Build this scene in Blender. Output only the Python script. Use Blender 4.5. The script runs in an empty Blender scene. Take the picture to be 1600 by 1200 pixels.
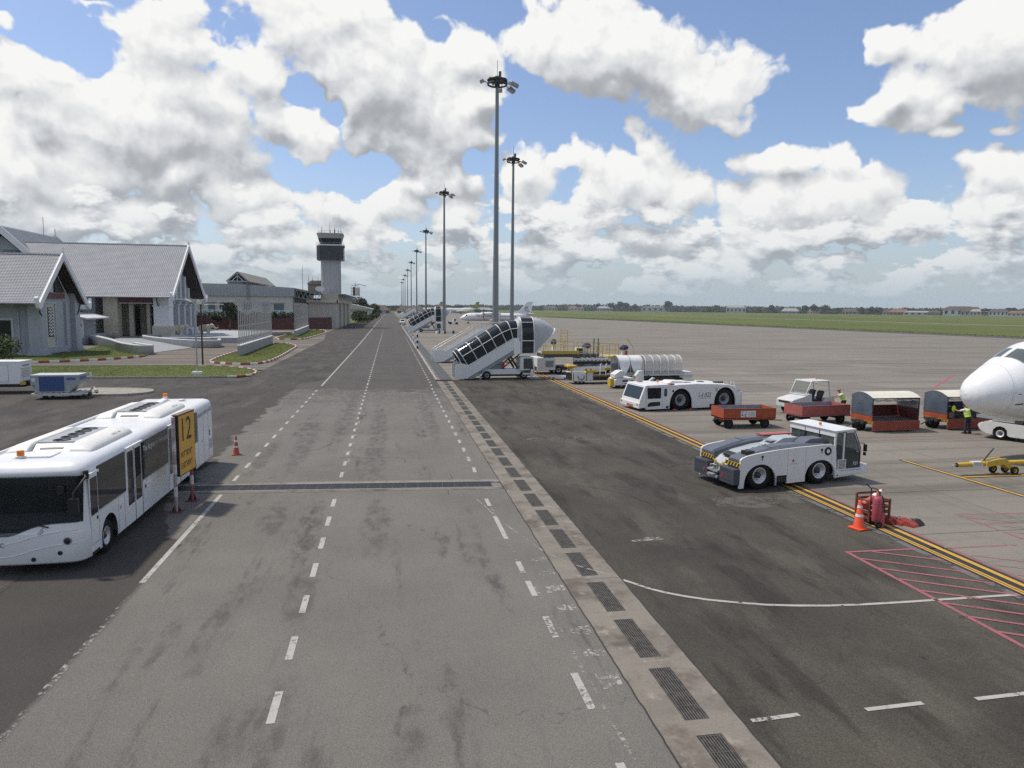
import bpy, bmesh, math, random
import numpy as np
from mathutils import Vector, Matrix, Euler
RND = random.Random(7)
scn = bpy.context.scene
COL = scn.collection
PI = math.pi

# ---------------------------------------------------------------- camera
F_PX, CAM_H, ROLL = 1110.0, 7.2, math.radians(0.6)
PITCH, YAW = math.radians(6.042), math.radians(9.772)
cam_d = bpy.data.cameras.new('camera')
cam = bpy.data.objects.new('camera', cam_d)
COL.objects.link(cam)
cam_d.sensor_fit = 'HORIZONTAL'
cam_d.sensor_width = 36.0
cam_d.lens = 36.0 * F_PX / 1600.0
cam_d.clip_start, cam_d.clip_end = 0.1, 40000.0
_f = Vector((math.sin(YAW) * math.cos(PITCH), math.cos(YAW) * math.cos(PITCH), -math.sin(PITCH)))
_r = Vector((math.cos(YAW), -math.sin(YAW), 0.0))
_u = _r.cross(_f)
_cr, _sr = math.cos(ROLL), math.sin(ROLL)
_X = _r * _cr + _u * _sr          # image right axis in the world
_Y = _u * _cr - _r * _sr          # image up axis in the world
cam.matrix_world = Matrix(((_X.x, _Y.x, -_f.x, 0), (_X.y, _Y.y, -_f.y, 0), (_X.z, _Y.z, -_f.z, CAM_H), (0, 0, 0, 1)))
scn.camera = cam


def ray(x, y):                    # direction seen at a point of the 1600 x 1200 photograph
    return _X * (x - 800) + _Y * (600 - y) + _f * F_PX


def g(x, y, z=0.0):               # where that direction meets the height z
    d = ray(x, y)
    t = (z - CAM_H) / d.z
    return Vector((d.x * t, d.y * t, z))


def azel(x, y):
    d = ray(x, y).normalized()
    return math.degrees(math.atan2(d.x, d.y)), math.degrees(math.asin(d.z))


# ---------------------------------------------------------------- sun, exposure
SUN_EL, SUN_AZ = math.radians(62), math.radians(-62)   # azimuth from +Y towards +X
sun_d = bpy.data.lights.new('sun', 'SUN')
sun_d.energy = 3.4
sun_d.angle = math.radians(3.5)
sun_d.color = (1.0, 0.92, 0.80)
sun = bpy.data.objects.new('sun', sun_d)
COL.objects.link(sun)
_sd = Vector((math.sin(SUN_AZ) * math.cos(SUN_EL), math.cos(SUN_AZ) * math.cos(SUN_EL), math.sin(SUN_EL)))
sun.rotation_euler = (-_sd).to_track_quat('-Z', 'Y').to_euler()
scn.cycles.use_denoising = False
scn.view_settings.view_transform = 'Standard'
scn.view_settings.look = 'None'
scn.view_settings.exposure = 0.08
scn.view_settings.gamma = 1.0
scn.view_settings.use_curve_mapping = False

# ---------------------------------------------------------------- sky with clouds
world = bpy.data.worlds.new('World')
scn.world = world
world.use_nodes = True
wt = world.node_tree
wt.nodes.clear()


class NT:
    """small helper to wire math nodes"""
    def __init__(s, t): s.t = t
    def n(s, kind, **kw):
        n = s.t.nodes.new(kind)
        for k, v in kw.items(): setattr(n, k, v)
        return n
    def put(s, sock, v):
        if isinstance(v, bpy.types.NodeSocket): s.t.links.new(v, sock)
        elif v is not None: sock.default_value = v
    def m(s, op, a, b=None, c=None, clamp=False):
        n = s.n('ShaderNodeMath', operation=op, use_clamp=clamp)
        for i, v in enumerate((a, b, c)): s.put(n.inputs[i], v)
        return n.outputs[0]
    def v(s, op, a, b=None, c=None, out=0):
        n = s.n('ShaderNodeVectorMath', operation=op)
        s.put(n.inputs[0], a); s.put(n.inputs[1], b)
        if c is not None: s.put(n.inputs[2], c)
        return n.outputs[out]
    def scale(s, a, k):
        n = s.n('ShaderNodeVectorMath', operation='SCALE')
        s.put(n.inputs[0], a); s.put(n.inputs['Scale'], k)
        return n.outputs[0]
    def ss(s, x, lo, hi, a=0.0, b=1.0):
        n = s.n('ShaderNodeMapRange', interpolation_type='SMOOTHSTEP')
        s.put(n.inputs[0], x)
        for i, v in enumerate((lo, hi, a, b)): s.put(n.inputs[1 + i], v)
        return n.outputs[0]
    def lin(s, x, lo, hi, a=0.0, b=1.0):
        n = s.n('ShaderNodeMapRange')
        s.put(n.inputs[0], x)
        for i, v in enumerate((lo, hi, a, b)): s.put(n.inputs[1 + i], v)
        return n.outputs[0]
    def noise(s, vec, sc, det=5, rough=.5, dist=0.0, w=None, out=0):
        n = s.n('ShaderNodeTexNoise')
        s.put(n.inputs['Vector'], vec); n.inputs['Scale'].default_value = sc
        n.inputs['Detail'].default_value = det; n.inputs['Roughness'].default_value = rough
        n.inputs['Distortion'].default_value = dist
        return n.outputs[out]
    def vor(s, vec, sc, det=0, rough=.5, feature='F1', out='Distance'):
        n = s.n('ShaderNodeTexVoronoi', feature=feature)
        s.put(n.inputs['Vector'], vec); n.inputs['Scale'].default_value = sc
        n.inputs['Detail'].default_value = det; n.inputs['Roughness'].default_value = rough
        return n.outputs[out]
    def mix(s, f, a, b, mode='MIX'):
        n = s.n('ShaderNodeMix', data_type='RGBA', blend_type=mode)
        s.put(n.inputs[0], f); s.put(n.inputs[6], a); s.put(n.inputs[7], b)
        return n.outputs[2]


def c4(c): return (c[0], c[1], c[2], 1.0)


BLOBS = [  # cloud masses: centre and half size, as degrees of azimuth and elevation
    (225, 165, 270, 120, 1), (270, 60, 130, 70, 1), (395, 105, 75, 65, 1), (470, 200, 85, 50, 1), (40, 130, 100, 65, 1),
    (60, 250, 200, 75, 1), (250, 255, 110, 50, 1), (15, 30, 60, 24, .8), (150, 2, 90, 16, .7),
    (590, 110, 190, 125, 1), (520, 20, 150, 55, 1), (690, 190, 130, 80, 1), (740, 110, 70, 70, .9), (690, 285, 95, 60, .9), (620, 225, 80, 40, .8),
    (970, 75, 180, 100, 1.1), (1110, 130, 105, 75, 1), (865, 80, 75, 80, 1), (1130, 178, 60, 30, .8), (960, 150, 50, 30, .7),
    (1550, 70, 130, 115, 1.1), (1420, 150, 90, 55, 1), (1345, 170, 65, 28, .9), (1400, 70, 65, 50, .9), (1490, 175, 110, 45, .8),
    (985, 285, 100, 75, 1), (900, 245, 50, 32, .9), (835, 275, 70, 55, .9), (1065, 315, 60, 45, .9), (1010, 225, 55, 35, .8),
    (1195, 258, 85, 42, 1), (1290, 255, 48, 55, 1), (1300, 320, 115, 75, 1), (1220, 335, 140, 65, .9), (1350, 300, 50, 45, .8),
    (1560, 285, 90, 40, 1), (1545, 350, 125, 50, .9), (1478, 230, 32, 22, .75), (1552, 213, 24, 18, .7), (1440, 370, 90, 35, .75),
    (370, 305, 120, 50, .9), (510, 315, 70, 45, 1), (590, 335, 75, 45, 1), (715, 345, 75, 45, .9), (130, 330, 230, 50, .9), (640, 300, 40, 40, .8),
    (900, 350, 90, 40, .8), (1010, 385, 110, 32, .75), (860, 395, 80, 30, .75), (440, 370, 160, 40, .8), (1200, 395, 140, 30, .75),
]
GAPS = [(120, 62, 100, 50, 1.5), (462, 128, 40, 42, 1.4), (515, 168, 45, 35, 1.4), (535, 272, 105, 48, 1.3), (345, 40, 30, 25, .8), (690, 55, 30, 40, .8), (815, 200, 90, 22, 1.0), (730, 255, 25, 30, .9)]
grp = bpy.data.node_groups.new('cloud_density', 'ShaderNodeTree')
grp.interface.new_socket('dir', in_out='INPUT', socket_type='NodeSocketVector')
grp.interface.new_socket('density', in_out='OUTPUT', socket_type='NodeSocketFloat')
grp.interface.new_socket('mass', in_out='OUTPUT', socket_type='NodeSocketFloat')
G = NT(grp)
gi, go = G.n('NodeGroupInput'), G.n('NodeGroupOutput')
_d = gi.outputs[0]
sx = G.n('ShaderNodeSeparateXYZ'); G.put(sx.inputs[0], _d)
az = G.m('MULTIPLY', G.m('ARCTAN2', sx.outputs[0], sx.outputs[1]), 57.2958)
el = G.m('MULTIPLY', G.m('ARCSINE', sx.outputs[2]), 57.2958)
cx = G.n('ShaderNodeCombineXYZ'); G.put(cx.inputs[0], az); G.put(cx.inputs[1], el)
wob = G.noise(_d, 8.0, 4, .55, out=1)
P = G.v('ADD', cx.outputs[0], G.scale(G.v('SUBTRACT', wob, (.5, .5, .5)), 7.0))
mass = None
for (bx, by, rx, ry, w) in BLOBS:
    a, e = azel(bx, by)
    a1, e1 = azel(bx + rx, by); a2, e2 = azel(bx, by - ry)
    ra, re = abs(a1 - a) * 1.12, abs(e2 - e) * 1.12
    q = G.v('MULTIPLY_ADD', P, (1 / ra, 1 / re, 0), (-a / ra, -e / re, 0))
    L = G.v('LENGTH', q, out=1)
    b = G.m('MULTIPLY_ADD', L, -1.25 * w, 1.58 * w)
    if mass is None: mass = b
    else: mass = G.m('SMOOTH_MAX', mass, b, 0.25)
for (bx, by, rx, ry, w) in GAPS:
    a, e = azel(bx, by)
    a1, e1 = azel(bx + rx, by); a2, e2 = azel(bx, by - ry)
    ra, re = abs(a1 - a), abs(e2 - e)
    q = G.v('MULTIPLY_ADD', P, (1 / ra, 1 / re, 0), (-a / ra, -e / re, 0))
    mass = G.m('SUBTRACT', mass, G.m('MAXIMUM', G.m('MULTIPLY_ADD', G.v('LENGTH', q, out=1), -w, w), 0.0))
# beyond the picture: the same kind of broken cloud by noise
away = G.ss(G.m('ABSOLUTE', G.m('SUBTRACT', az, 9.8)), 36, 50)
away = G.m('MAXIMUM', away, G.ss(el, 30, 42))
gen = G.m('MULTIPLY_ADD', G.noise(_d, 2.2, 3, .5), 5.0, -2.15)
mass = G.m('ADD', G.m('MULTIPLY', mass, G.m('SUBTRACT', 1.0, away)), G.m('MULTIPLY', gen, away))
# small distant clouds in a band above the horizon
st = G.v('MULTIPLY', _d, (1, 1, 2.0))
lowb = G.m('MULTIPLY_ADD', G.noise(st, 17.0, 4, .55), 5.5, -1.95)
lowm = G.m('MULTIPLY', G.ss(el, .3, 1.6), G.ss(el, 12.0, 7.0))
lowb = G.m('MULTIPLY_ADD', lowb, lowm, G.m('MULTIPLY_ADD', lowm, 1.0, -1.0))
mass = G.m('MAXIMUM', mass, lowb)
st2 = G.v('ADD', _d, G.scale(G.v('SUBTRACT', G.noise(_d, 14, 4, .55, out=1), (.5, .5, .5)), 0.06))
puff = G.vor(st2, 11.0, 3.0, .5)
puff2 = G.vor(st2, 30.0, 2.0, .55)
fb = G.noise(_d, 16.0, 6, .55)
den = G.m('ADD', mass, G.m('MULTIPLY_ADD', puff, -0.75, 0.36))
den = G.m('ADD', den, G.m('MULTIPLY_ADD', puff2, -0.30, 0.14))
den = G.m('ADD', den, G.m('MULTIPLY_ADD', fb, 1.1, -0.55))
G.put(go.inputs[0], den); G.put(go.inputs[1], mass)

W = NT(wt)
tc = W.n('ShaderNodeTexCoord')
D0 = W.v('NORMALIZE', tc.outputs['Generated'])


def dens(vec):
    n = wt.nodes.new('ShaderNodeGroup'); n.node_tree = grp
    W.put(n.inputs[0], vec)
    return n.outputs[0], n.outputs[1]


den0, mass0 = dens(D0)
den1, _ = dens(W.v('NORMALIZE', W.v('ADD', D0, (-.006, .003, .020))))
den2, mass2 = dens(W.v('NORMALIZE', W.v('ADD', D0, (-.02, 0, .075))))
sep = W.n('ShaderNodeSeparateXYZ'); W.put(sep.inputs[0], D0)
elev = sep.outputs[2]
alpha = W.ss(den0, -0.05, 0.24)
thick = W.ss(den0, 0.05, 0.9)
small = W.m('MULTIPLY', W.m('SUBTRACT', den0, den1), 0.52)
over = W.ss(W.m('SUBTRACT', W.m('MULTIPLY_ADD', den2, .30, W.m('MULTIPLY', mass2, .70)), W.m('MULTIPLY', mass0, .80)), -.30, .62)
lum = W.m('ADD', W.m('MULTIPLY_ADD', over, -0.42, 0.885), small)
lum = W.m('MULTIPLY_ADD', thick, -0.04, lum)
lum = W.m('MAXIMUM', W.m('MINIMUM', lum, 1.06), 0.1)
sky = W.n('ShaderNodeTexSky', sky_type='NISHITA', sun_disc=False)
sky.sun_elevation = SUN_EL; sky.sun_rotation = SUN_AZ
sky.air_density = 1.0; sky.dust_density = 1.2; sky.ozone_density = 1.5
SKY_S = 0.10
ccol = W.n('ShaderNodeValToRGB')
W.put(ccol.inputs[0], lum)
cr = ccol.color_ramp
K = 1.0 / SKY_S
cr.elements[0].position = 0.12; cr.elements[0].color = (0.33, 0.35, 0.375, 1)
e = cr.elements.new(0.40); e.color = (0.43, 0.45, 0.475, 1)
cr.elements[-1].position = 1.0; cr.elements[-1].color = (0.885, 0.885, 0.87, 1)
e = cr.elements.new(0.62); e.color = (0.60, 0.62, 0.645, 1)
cloud = W.scale(ccol.outputs[0], K)
blue = W.mix(1.0, sky.outputs[0], (1.27, 1.27, 1.37, 1), 'MULTIPLY')
base = W.mix(alpha, blue, cloud)
veil = W.m('ADD', W.ss(elev, 0.095, -0.005, 0.0, 0.66), W.ss(elev, 0.20, 0.0, 0.0, 0.32))
veilc = (0.42 * K, 0.50 * K, 0.565 * K, 1)
base = W.mix(veil, base, veilc)
bg = W.n('ShaderNodeBackground')
W.put(bg.inputs[0], base)
bg.inputs[1].default_value = SKY_S
wo = W.n('ShaderNodeOutputWorld')
W.put(wo.inputs[0], bg.outputs[0])
world.cycles.sampling_method = 'MANUAL'
world.cycles.sample_map_resolution = 512

# ---------------------------------------------------------------- materials
MATS = {}


def pm(name, col, rough=.55, metal=0.0, var=.08, scale=2.0, dirt=0.0, dirtcol=(.09, .08, .07), bump=0.0, bscale=40.0, streak=(1, 1, 1), spec=.5, coat=0.0):
    """a procedural surface: base colour, uneven tone, patches of dirt, fine relief"""
    if name in MATS: return MATS[name]
    m = bpy.data.materials.new(name); m.use_nodes = True
    t = m.node_tree; N = NT(t)
    b = t.nodes['Principled BSDF']
    tcn = N.n('ShaderNodeTexCoord')
    co = N.v('MULTIPLY', tcn.outputs['Object'], streak)
    nz = N.noise(co, scale, 5, .6)
    c = N.mix(N.lin(nz, .3, .7), c4([x * (1 - var) for x in col]), c4([min(1, x * (1 + var)) for x in col]))
    if dirt > 0:
        nd = N.noise(co, scale * 2.3, 6, .65)
        c = N.mix(N.ss(nd, .62 - .3 * dirt, .80 - .2 * dirt, 0, min(1, .25 + dirt)), c, c4(dirtcol))
    N.put(b.inputs['Base Color'], c)
    N.put(b.inputs['Roughness'], N.lin(nz, .3, .7, max(.02, rough - .08), min(1, rough + .08)))
    b.inputs['Metallic'].default_value = metal
    b.inputs['Specular IOR Level'].default_value = spec
    if coat: b.inputs['Coat Weight'].default_value = coat
    if bump > 0:
        bp = N.n('ShaderNodeBump'); bp.inputs['Strength'].default_value = bump; bp.inputs['Distance'].default_value = .02
        N.put(bp.inputs['Height'], N.noise(co, bscale, 4, .6)); N.put(b.inputs['Normal'], bp.outputs[0])
    MATS[name] = m
    return m


def glass(name, col=(.02, .025, .03), rough=.06, alpha=1.0):
    if name in MATS: return MATS[name]
    m = bpy.data.materials.new(name); m.use_nodes = True
    t = m.node_tree; N = NT(t); b = t.nodes['Principled BSDF']
    b.inputs['Base Color'].default_value = c4(col); b.inputs['Roughness'].default_value = rough
    b.inputs['Specular IOR Level'].default_value = .28
    if alpha < 1:
        out = t.nodes['Material Output']
        tr = N.n('ShaderNodeBsdfTransparent'); tr.inputs[0].default_value = (.75, .8, .8, 1)
        mx = N.n('ShaderNodeMixShader'); mx.inputs[0].default_value = alpha
        t.links.new(tr.outputs[0], mx.inputs[1]); t.links.new(b.outputs[0], mx.inputs[2]); t.links.new(mx.outputs[0], out.inputs[0])
    MATS[name] = m
    return m


WHITE = pm('white_paint', (.74, .75, .75), .38, var=.03, scale=1.2, dirt=.06, dirtcol=(.42, .41, .38))
WHITE2 = pm('worn_white_paint', (.62, .62, .60), .5, var=.08, scale=2.0, dirt=.25, dirtcol=(.28, .26, .23))
BLACK = pm('black_plastic', (.011, .011, .012), .5, var=.1)
RUBBER = pm('tyre_rubber', (.012, .012, .012), .85, var=.25, scale=6, dirt=.12, dirtcol=(.05, .046, .042), spec=.3)
DGREY = pm('dark_grey_paint', (.055, .062, .076), .45, var=.08)
MGREY = pm('grey_paint', (.24, .26, .28), .5, var=.08)
STEEL = pm('galvanised_steel', (.36, .38, .39), .5, .35, var=.12, scale=5)
ALU = pm('aluminium', (.55, .56, .57), .4, .5, var=.08, scale=4, dirt=.1)
DARKM = pm('dark_metal', (.05, .05, .05), .6, .3, var=.2)
ORANGE = pm('orange_paint', (.33, .066, .022), .6, var=.16, scale=3, dirt=.22, dirtcol=(.16, .06, .035), streak=(1, 1, 2))
REDP = pm('faded_red_paint', (.36, .10, .085), .65, var=.22, scale=2.4, dirt=.3, dirtcol=(.24, .12, .11))
DRED = pm('dark_red_paint', (.12, .022, .02), .6, var=.2, scale=3, dirt=.2)
YELLOW = pm('yellow_paint', (.55, .36, .035), .5, var=.1, scale=3, dirt=.15, dirtcol=(.25, .17, .05))
AMBER = pm('amber_lens', (.75, .21, .02), .25, var=.05)
LENS = pm('lamp_lens', (.75, .76, .78), .15, var=.02)
REDL = pm('red_lens', (.45, .02, .03), .25, var=.05)
GLASS = glass('dark_glass')
CLEAR = glass('clear_glass', (.12, .14, .15), .05, .35)
TINT = glass('tinted_glass', (.03, .035, .04), .05, .50)
HIVIS = pm('hi_vis_yellow', (.62, .88, .03), .7, var=.06, scale=8)
SKIN = pm('skin', (.34, .19, .13), .6, var=.05)
NAVY = pm('navy_cloth', (.03, .035, .055), .85, var=.15, scale=9)
CREAM = pm('cream_sheet', (.63, .61, .52), .55, var=.06, scale=2.5, dirt=.12, dirtcol=(.35, .32, .25))
TARP = pm('blue_grey_tarpaulin', (.075, .095, .125), .55, var=.14, scale=3)
CONEO = pm('cone_orange', (.72, .085, .025), .5, var=.07, scale=5)
CONER = pm('faded_cone_red', (.36, .075, .05), .6, var=.12, scale=5)
REFLW = pm('reflective_white', (.72, .72, .72), .4, var=.05)
BLUEC = pm('navy_cover', (.018, .025, .085), .7, var=.15, scale=6)


# ---------------------------------------------------------------- mesh building
class MB:
    """collects boxes, tubes and lofts and links them as ONE mesh object"""
    def __init__(s): s.v = []; s.f = []; s.sm = []
    def add(s, vs, fs, smooth=False, M=None):
        o = len(s.v)
        s.v.extend([tuple(M @ Vector(p)) for p in vs] if M is not None else [tuple(p) for p in vs])
        for q in fs: s.f.append(tuple(i + o for i in q)); s.sm.append(smooth)
        return s
    def box(s, c, d, rz=0.0, rx=0.0, ry=0.0, top=(1, 1)):
        x, y, z = d[0] / 2, d[1] / 2, d[2] / 2
        a, b = top
        vs = [(-x, -y, -z), (x, -y, -z), (x, y, -z), (-x, y, -z), (-x * a, -y * b, z), (x * a, -y * b, z), (x * a, y * b, z), (-x * a, y * b, z)]
        M = Matrix.Translation(c) @ Euler((rx, ry, rz)).to_matrix().to_4x4()
        return s.add(vs, [(0, 3, 2, 1), (4, 5, 6, 7), (0, 1, 5, 4), (1, 2, 6, 5), (2, 3, 7, 6), (3, 0, 4, 7)], M=M)
    def bx(s, x0, x1, y0, y1, z0, z1):
        return s.box(((x0 + x1) / 2, (y0 + y1) / 2, (z0 + z1) / 2), (x1 - x0, y1 - y0, z1 - z0))
    def cyl(s, p0, p1, r0, r1=None, n=12, cap=True, smooth=True):
        r1 = r0 if r1 is None else r1
        p0, p1 = Vector(p0), Vector(p1)
        d = (p1 - p0).normalized()
        a = d.orthogonal().normalized(); b = d.cross(a)
        vs = []
        for p, r in ((p0, r0), (p1, r1)):
            for i in range(n):
                t = 2 * PI * i / n
                vs.append(p + (a * math.cos(t) + b * math.sin(t)) * r)
        s.add(vs, [(i, (i + 1) % n, n + (i + 1) % n, n + i) for i in range(n)], smooth)
        if cap:
            s.add(vs[:n], [tuple(range(n))[::-1]]); s.add(vs[n:], [tuple(range(n))])
        return s
    def tube(s, pts, r, n=6, cap=True):
        pts = [Vector(p) for p in pts]
        up = None; rings = []
        for i, p in enumerate(pts):
            d = ((pts[min(i + 1, len(pts) - 1)] - p).normalized() + (p - pts[max(i - 1, 0)]).normalized())
            d = d.normalized() if d.length > 1e-6 else Vector((0, 0, 1))
            if up is None: up = d.orthogonal().normalized()
            a = (up - d * up.dot(d)).normalized(); up = a; b = d.cross(a)
            rr = r[i] if isinstance(r, (list, tuple)) else r
            rings.append([p + (a * math.cos(2 * PI * k / n) + b * math.sin(2 * PI * k / n)) * rr for k in range(n)])
        return s.loft(rings, True, cap)
    def loft(s, rings, smooth=True, cap=True, closed=True):
        n = len(rings[0]); vs = [p for r in rings for p in r]; fs = []
        for k in range(len(rings) - 1):
            for i in range(n if closed else n - 1):
                j = (i + 1) % n
                fs.append((k * n + i, k * n + j, (k + 1) * n + j, (k + 1) * n + i))
        s.add(vs, fs, smooth)
        if cap and closed:
            s.add(rings[0], [tuple(range(n))[::-1]]); s.add(rings[-1], [tuple(range(n))])
        return s
    def prism(s, poly, axis, a, b, smooth=False):
        """extrude a 2D outline along an axis: x -> outline is (y,z), y -> (x,z), z -> (x,y)"""
        def P(p, t): return {'x': (t, p[0], p[1]), 'y': (p[0], t, p[1]), 'z': (p[0], p[1], t)}[axis]
        n = len(poly)
        vs = [P(p, a) for p in poly] + [P(p, b) for p in poly]
        fs = [(i, (i + 1) % n, n + (i + 1) % n, n + i) for i in range(n)]
        s.add(vs, fs, smooth); s.add(vs[:n], [tuple(range(n))[::-1]]); s.add(vs[n:], [tuple(range(n))])
        return s
    def quad(s, *p): return s.add(p, [tuple(range(len(p)))])
    def sphere(s, c, r, n=10, m=7, M=None):
        r = (r, r, r) if not isinstance(r, (tuple, list)) else r
        rings = []
        for k in range(1, m):
            t = PI * k / m
            rings.append([(c[0] + r[0] * math.sin(t) * math.cos(2 * PI * i / n), c[1] + r[1] * math.sin(t) * math.sin(2 * PI * i / n), c[2] - r[2] * math.cos(t)) for i in range(n)])
        vs = [p for q in rings for p in q]; fs = []
        for k in range(m - 2):
            for i in range(n): fs.append((k * n + i, k * n + (i + 1) % n, (k + 1) * n + (i + 1) % n, (k + 1) * n + i))
        b0 = len(vs); vs.append((c[0], c[1], c[2] - r[2])); vs.append((c[0], c[1], c[2] + r[2]))
        for i in range(n):
            fs.append((b0, (i + 1) % n, i)); fs.append((b0 + 1, (m - 2) * n + i, (m - 2) * n + (i + 1) % n))
        return s.add(vs, fs, True, M)
    def lathe(s, prof, c=(0, 0, 0), n=16, axis='z', smooth=True, cap=True):
        """profile of (radius, height) turned about an axis through c"""
        rings = []
        for (r, h) in prof:
            q = []
            for i in range(n):
                t = 2 * PI * i / n; a, b = r * math.cos(t), r * math.sin(t)
                q.append({'z': (c[0] + a, c[1] + b, c[2] + h), 'y': (c[0] + b, c[1] + h, c[2] + a), 'x': (c[0] + h, c[1] + a, c[2] + b)}[axis])
            rings.append(q)
        return s.loft(rings, smooth, cap)
    def mesh(s, name):
        me = bpy.data.meshes.new(name)
        me.from_pydata(s.v, [], s.f)
        me.polygons.foreach_set('use_smooth', s.sm)
        me.update()
        return me
    def build(s, name, m, parent=None, bevel=0.0, loc=None, label=None, merge=False, segs=2):
        me = s.mesh(name)
        if bevel or merge:
            bm = bmesh.new(); bm.from_mesh(me)
            bmesh.ops.remove_doubles(bm, verts=bm.verts, dist=1e-4)
            bmesh.ops.recalc_face_normals(bm, faces=bm.faces)
            if bevel:
                ed = [e for e in bm.edges if len(e.link_faces) == 2 and e.calc_face_angle(0) > .6]
                bmesh.ops.bevel(bm, geom=ed, offset=bevel, segments=segs, affect='EDGES', profile=.6, clamp_overlap=True)
                for f in bm.faces: f.smooth = False
            bm.to_mesh(me); bm.free()
        if m is not None: me.materials.append(m)
        return link(name, me, parent, loc, label)


def link(name, me, parent=None, loc=None, label=None):
    o = bpy.data.objects.new(name, me); COL.objects.link(o)
    if parent is not None: o.parent = parent
    if loc is not None: o.location = loc
    if label: o['label'] = label
    return o


def thing(name, label, cat, loc=(0, 0, 0), rz=0.0, group=None, scale=None):
    o = bpy.data.objects.new(name, None); COL.objects.link(o)
    o.empty_display_size = .3
    o.location = loc; o.rotation_euler = (0, 0, rz)
    if scale: o.scale = (scale, scale, scale) if not isinstance(scale, tuple) else scale
    return tag(o, label, cat, group)


def tag(o, label, cat, group=None, kind=None):
    o['label'] = label; o['category'] = cat
    if group: o['group'] = group
    if kind: o['kind'] = kind
    return o


def struct(o, kind='structure'):
    o['kind'] = kind
    return o


def kids(o): return [c for c in bpy.data.objects if c.parent == o]


def copy_tree(root, loc, rz=0.0, label=None, group=None, scale=None, KID={}):
    def cp(o, par):
        c = o.copy(); COL.objects.link(c)
        if par is not None: c.parent = par
        for ch in KIDS.get(o.name, []): cp(ch, c)
        return c
    KIDS = {}
    for o in bpy.data.objects:
        if o.parent is not None: KIDS.setdefault(o.parent.name, []).append(o)
    r = cp(root, None)
    r.location = loc; r.rotation_euler = (0, 0, rz)
    if label: r['label'] = label
    if group: r['group'] = group
    if scale: r.scale = (scale, scale, scale)
    return r


def text(name, s, size, m, parent, loc, rot, sx=1.0, ext=.004, align='LEFT', shear=0.0):
    cu = bpy.data.curves.new(name, 'FONT')
    cu.body = s; cu.size = size; cu.extrude = ext; cu.align_x = align; cu.align_y = 'CENTER'; cu.shear = shear
    cu.resolution_u = 3
    t = bpy.data.objects.new(name, cu); COL.objects.link(t)
    dg = bpy.context.evaluated_depsgraph_get()
    me = bpy.data.meshes.new_from_object(t.evaluated_get(dg))
    bpy.data.objects.remove(t); bpy.data.curves.remove(cu)
    me.materials.clear(); me.materials.append(m)
    o = link(name, me, parent, loc); o.rotation_euler = rot; o.scale = (sx, 1, 1)
    return o


def wheel(parent, c, r, w, axis='x', rim=.55, rimmat=None, name='wheel', n=24, hub=True):
    """tyre > rim; axis is the axle's"""
    t = MB()
    h = w / 2
    t.lathe([(r * rim, -h * .9), (r * .93, -h), (r, -h * .7), (r, h * .7), (r * .93, h), (r * rim, h * .9)], c, n, axis, cap=False)
    T = t.build(name, RUBBER, parent)
    R = r * rim
    k = MB()
    for s in (-1, 1):
        k.lathe([(R * .99, s * h * .55), (R, s * h * .88), (R * .90, s * h * .93), (R * .80, s * h * .60), (R * .70, s * h * .50), (R * .62, s * h * .22), (R * .30, s * h * .18)], c, n, axis, cap=False)
    k.build('rim', rimmat or WHITE2, T)
    if hub:
        q = MB()
        for s in (-1, 1):
            q.lathe([(R * .40, s * h * .15), (R * .36, s * h * .52), (R * .22, s * h * .62), (R * .20, s * h * .80), (.004, s * h * .84)], c, 14, axis, cap=False)
            for j in range(8):
                t_ = 2 * PI * j / 8; u, v = R * .50 * math.cos(t_), R * .50 * math.sin(t_)
                p0, p1 = s * h * .15, s * h * .36
                f = {'y': lambda p: (c[0] + u, c[1] + p, c[2] + v), 'x': lambda p: (c[0] + p, c[1] + u, c[2] + v)}.get(axis, lambda p: (c[0] + u, c[1] + v, c[2] + p))
                q.cyl(f(p0), f(p1), R * .055, n=5)
        q.build('hub', DARKM, T)
    return T


def beacon(parent, c, r=.09, h=.16):
    b = MB().cyl(c, (c[0], c[1], c[2] + h * .35), r * .9, n=10).build('beacon_base', WHITE, parent)
    MB().cyl((c[0], c[1], c[2] + h * .35), (c[0], c[1], c[2] + h), r, r * .92, n=12).build('beacon_lens', AMBER, b)
    return b


def rr(w, h, r, n=4, cx=0, cy=0):
    """rounded rectangle outline"""
    out = []
    for (sx, sy, a0) in ((1, 1, 0), (-1, 1, PI / 2), (-1, -1, PI), (1, -1, 1.5 * PI)):
        for k in range(n + 1):
            a = a0 + PI / 2 * k / n
            out.append((cx + sx * (w / 2 - r) + r * math.cos(a), cy + sy * (h / 2 - r) + r * math.sin(a)))
    return out


def cut(o, cutters):
    """subtract solids from a mesh object; the cut faces take the solids' material"""
    for c in cutters:
        c.parent = o.parent
        md = o.modifiers.new('cut', 'BOOLEAN'); md.operation = 'DIFFERENCE'; md.object = c; md.solver = 'EXACT'; md.material_mode = 'TRANSFER'
    bpy.context.view_layer.update()
    dg = bpy.context.evaluated_depsgraph_get()
    me = bpy.data.meshes.new_from_object(o.evaluated_get(dg))
    o.modifiers.clear()
    old = o.data; o.data = me; me.name = old.name + '_cut'
    for c in cutters: bpy.data.objects.remove(c)
    return o


def cutter(mb, m=None): return mb.build('cutter', m or BLACK, merge=True)

# ---------------------------------------------------------------- ground materials
def ground_mat(name, build):
    m = bpy.data.materials.new(name); m.use_nodes = True
    t = m.node_tree; N = NT(t); b = t.nodes['Principled BSDF']
    tcn = N.n('ShaderNodeTexCoord')
    build(N, tcn.outputs['Object'], b, t)
    return m


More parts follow.
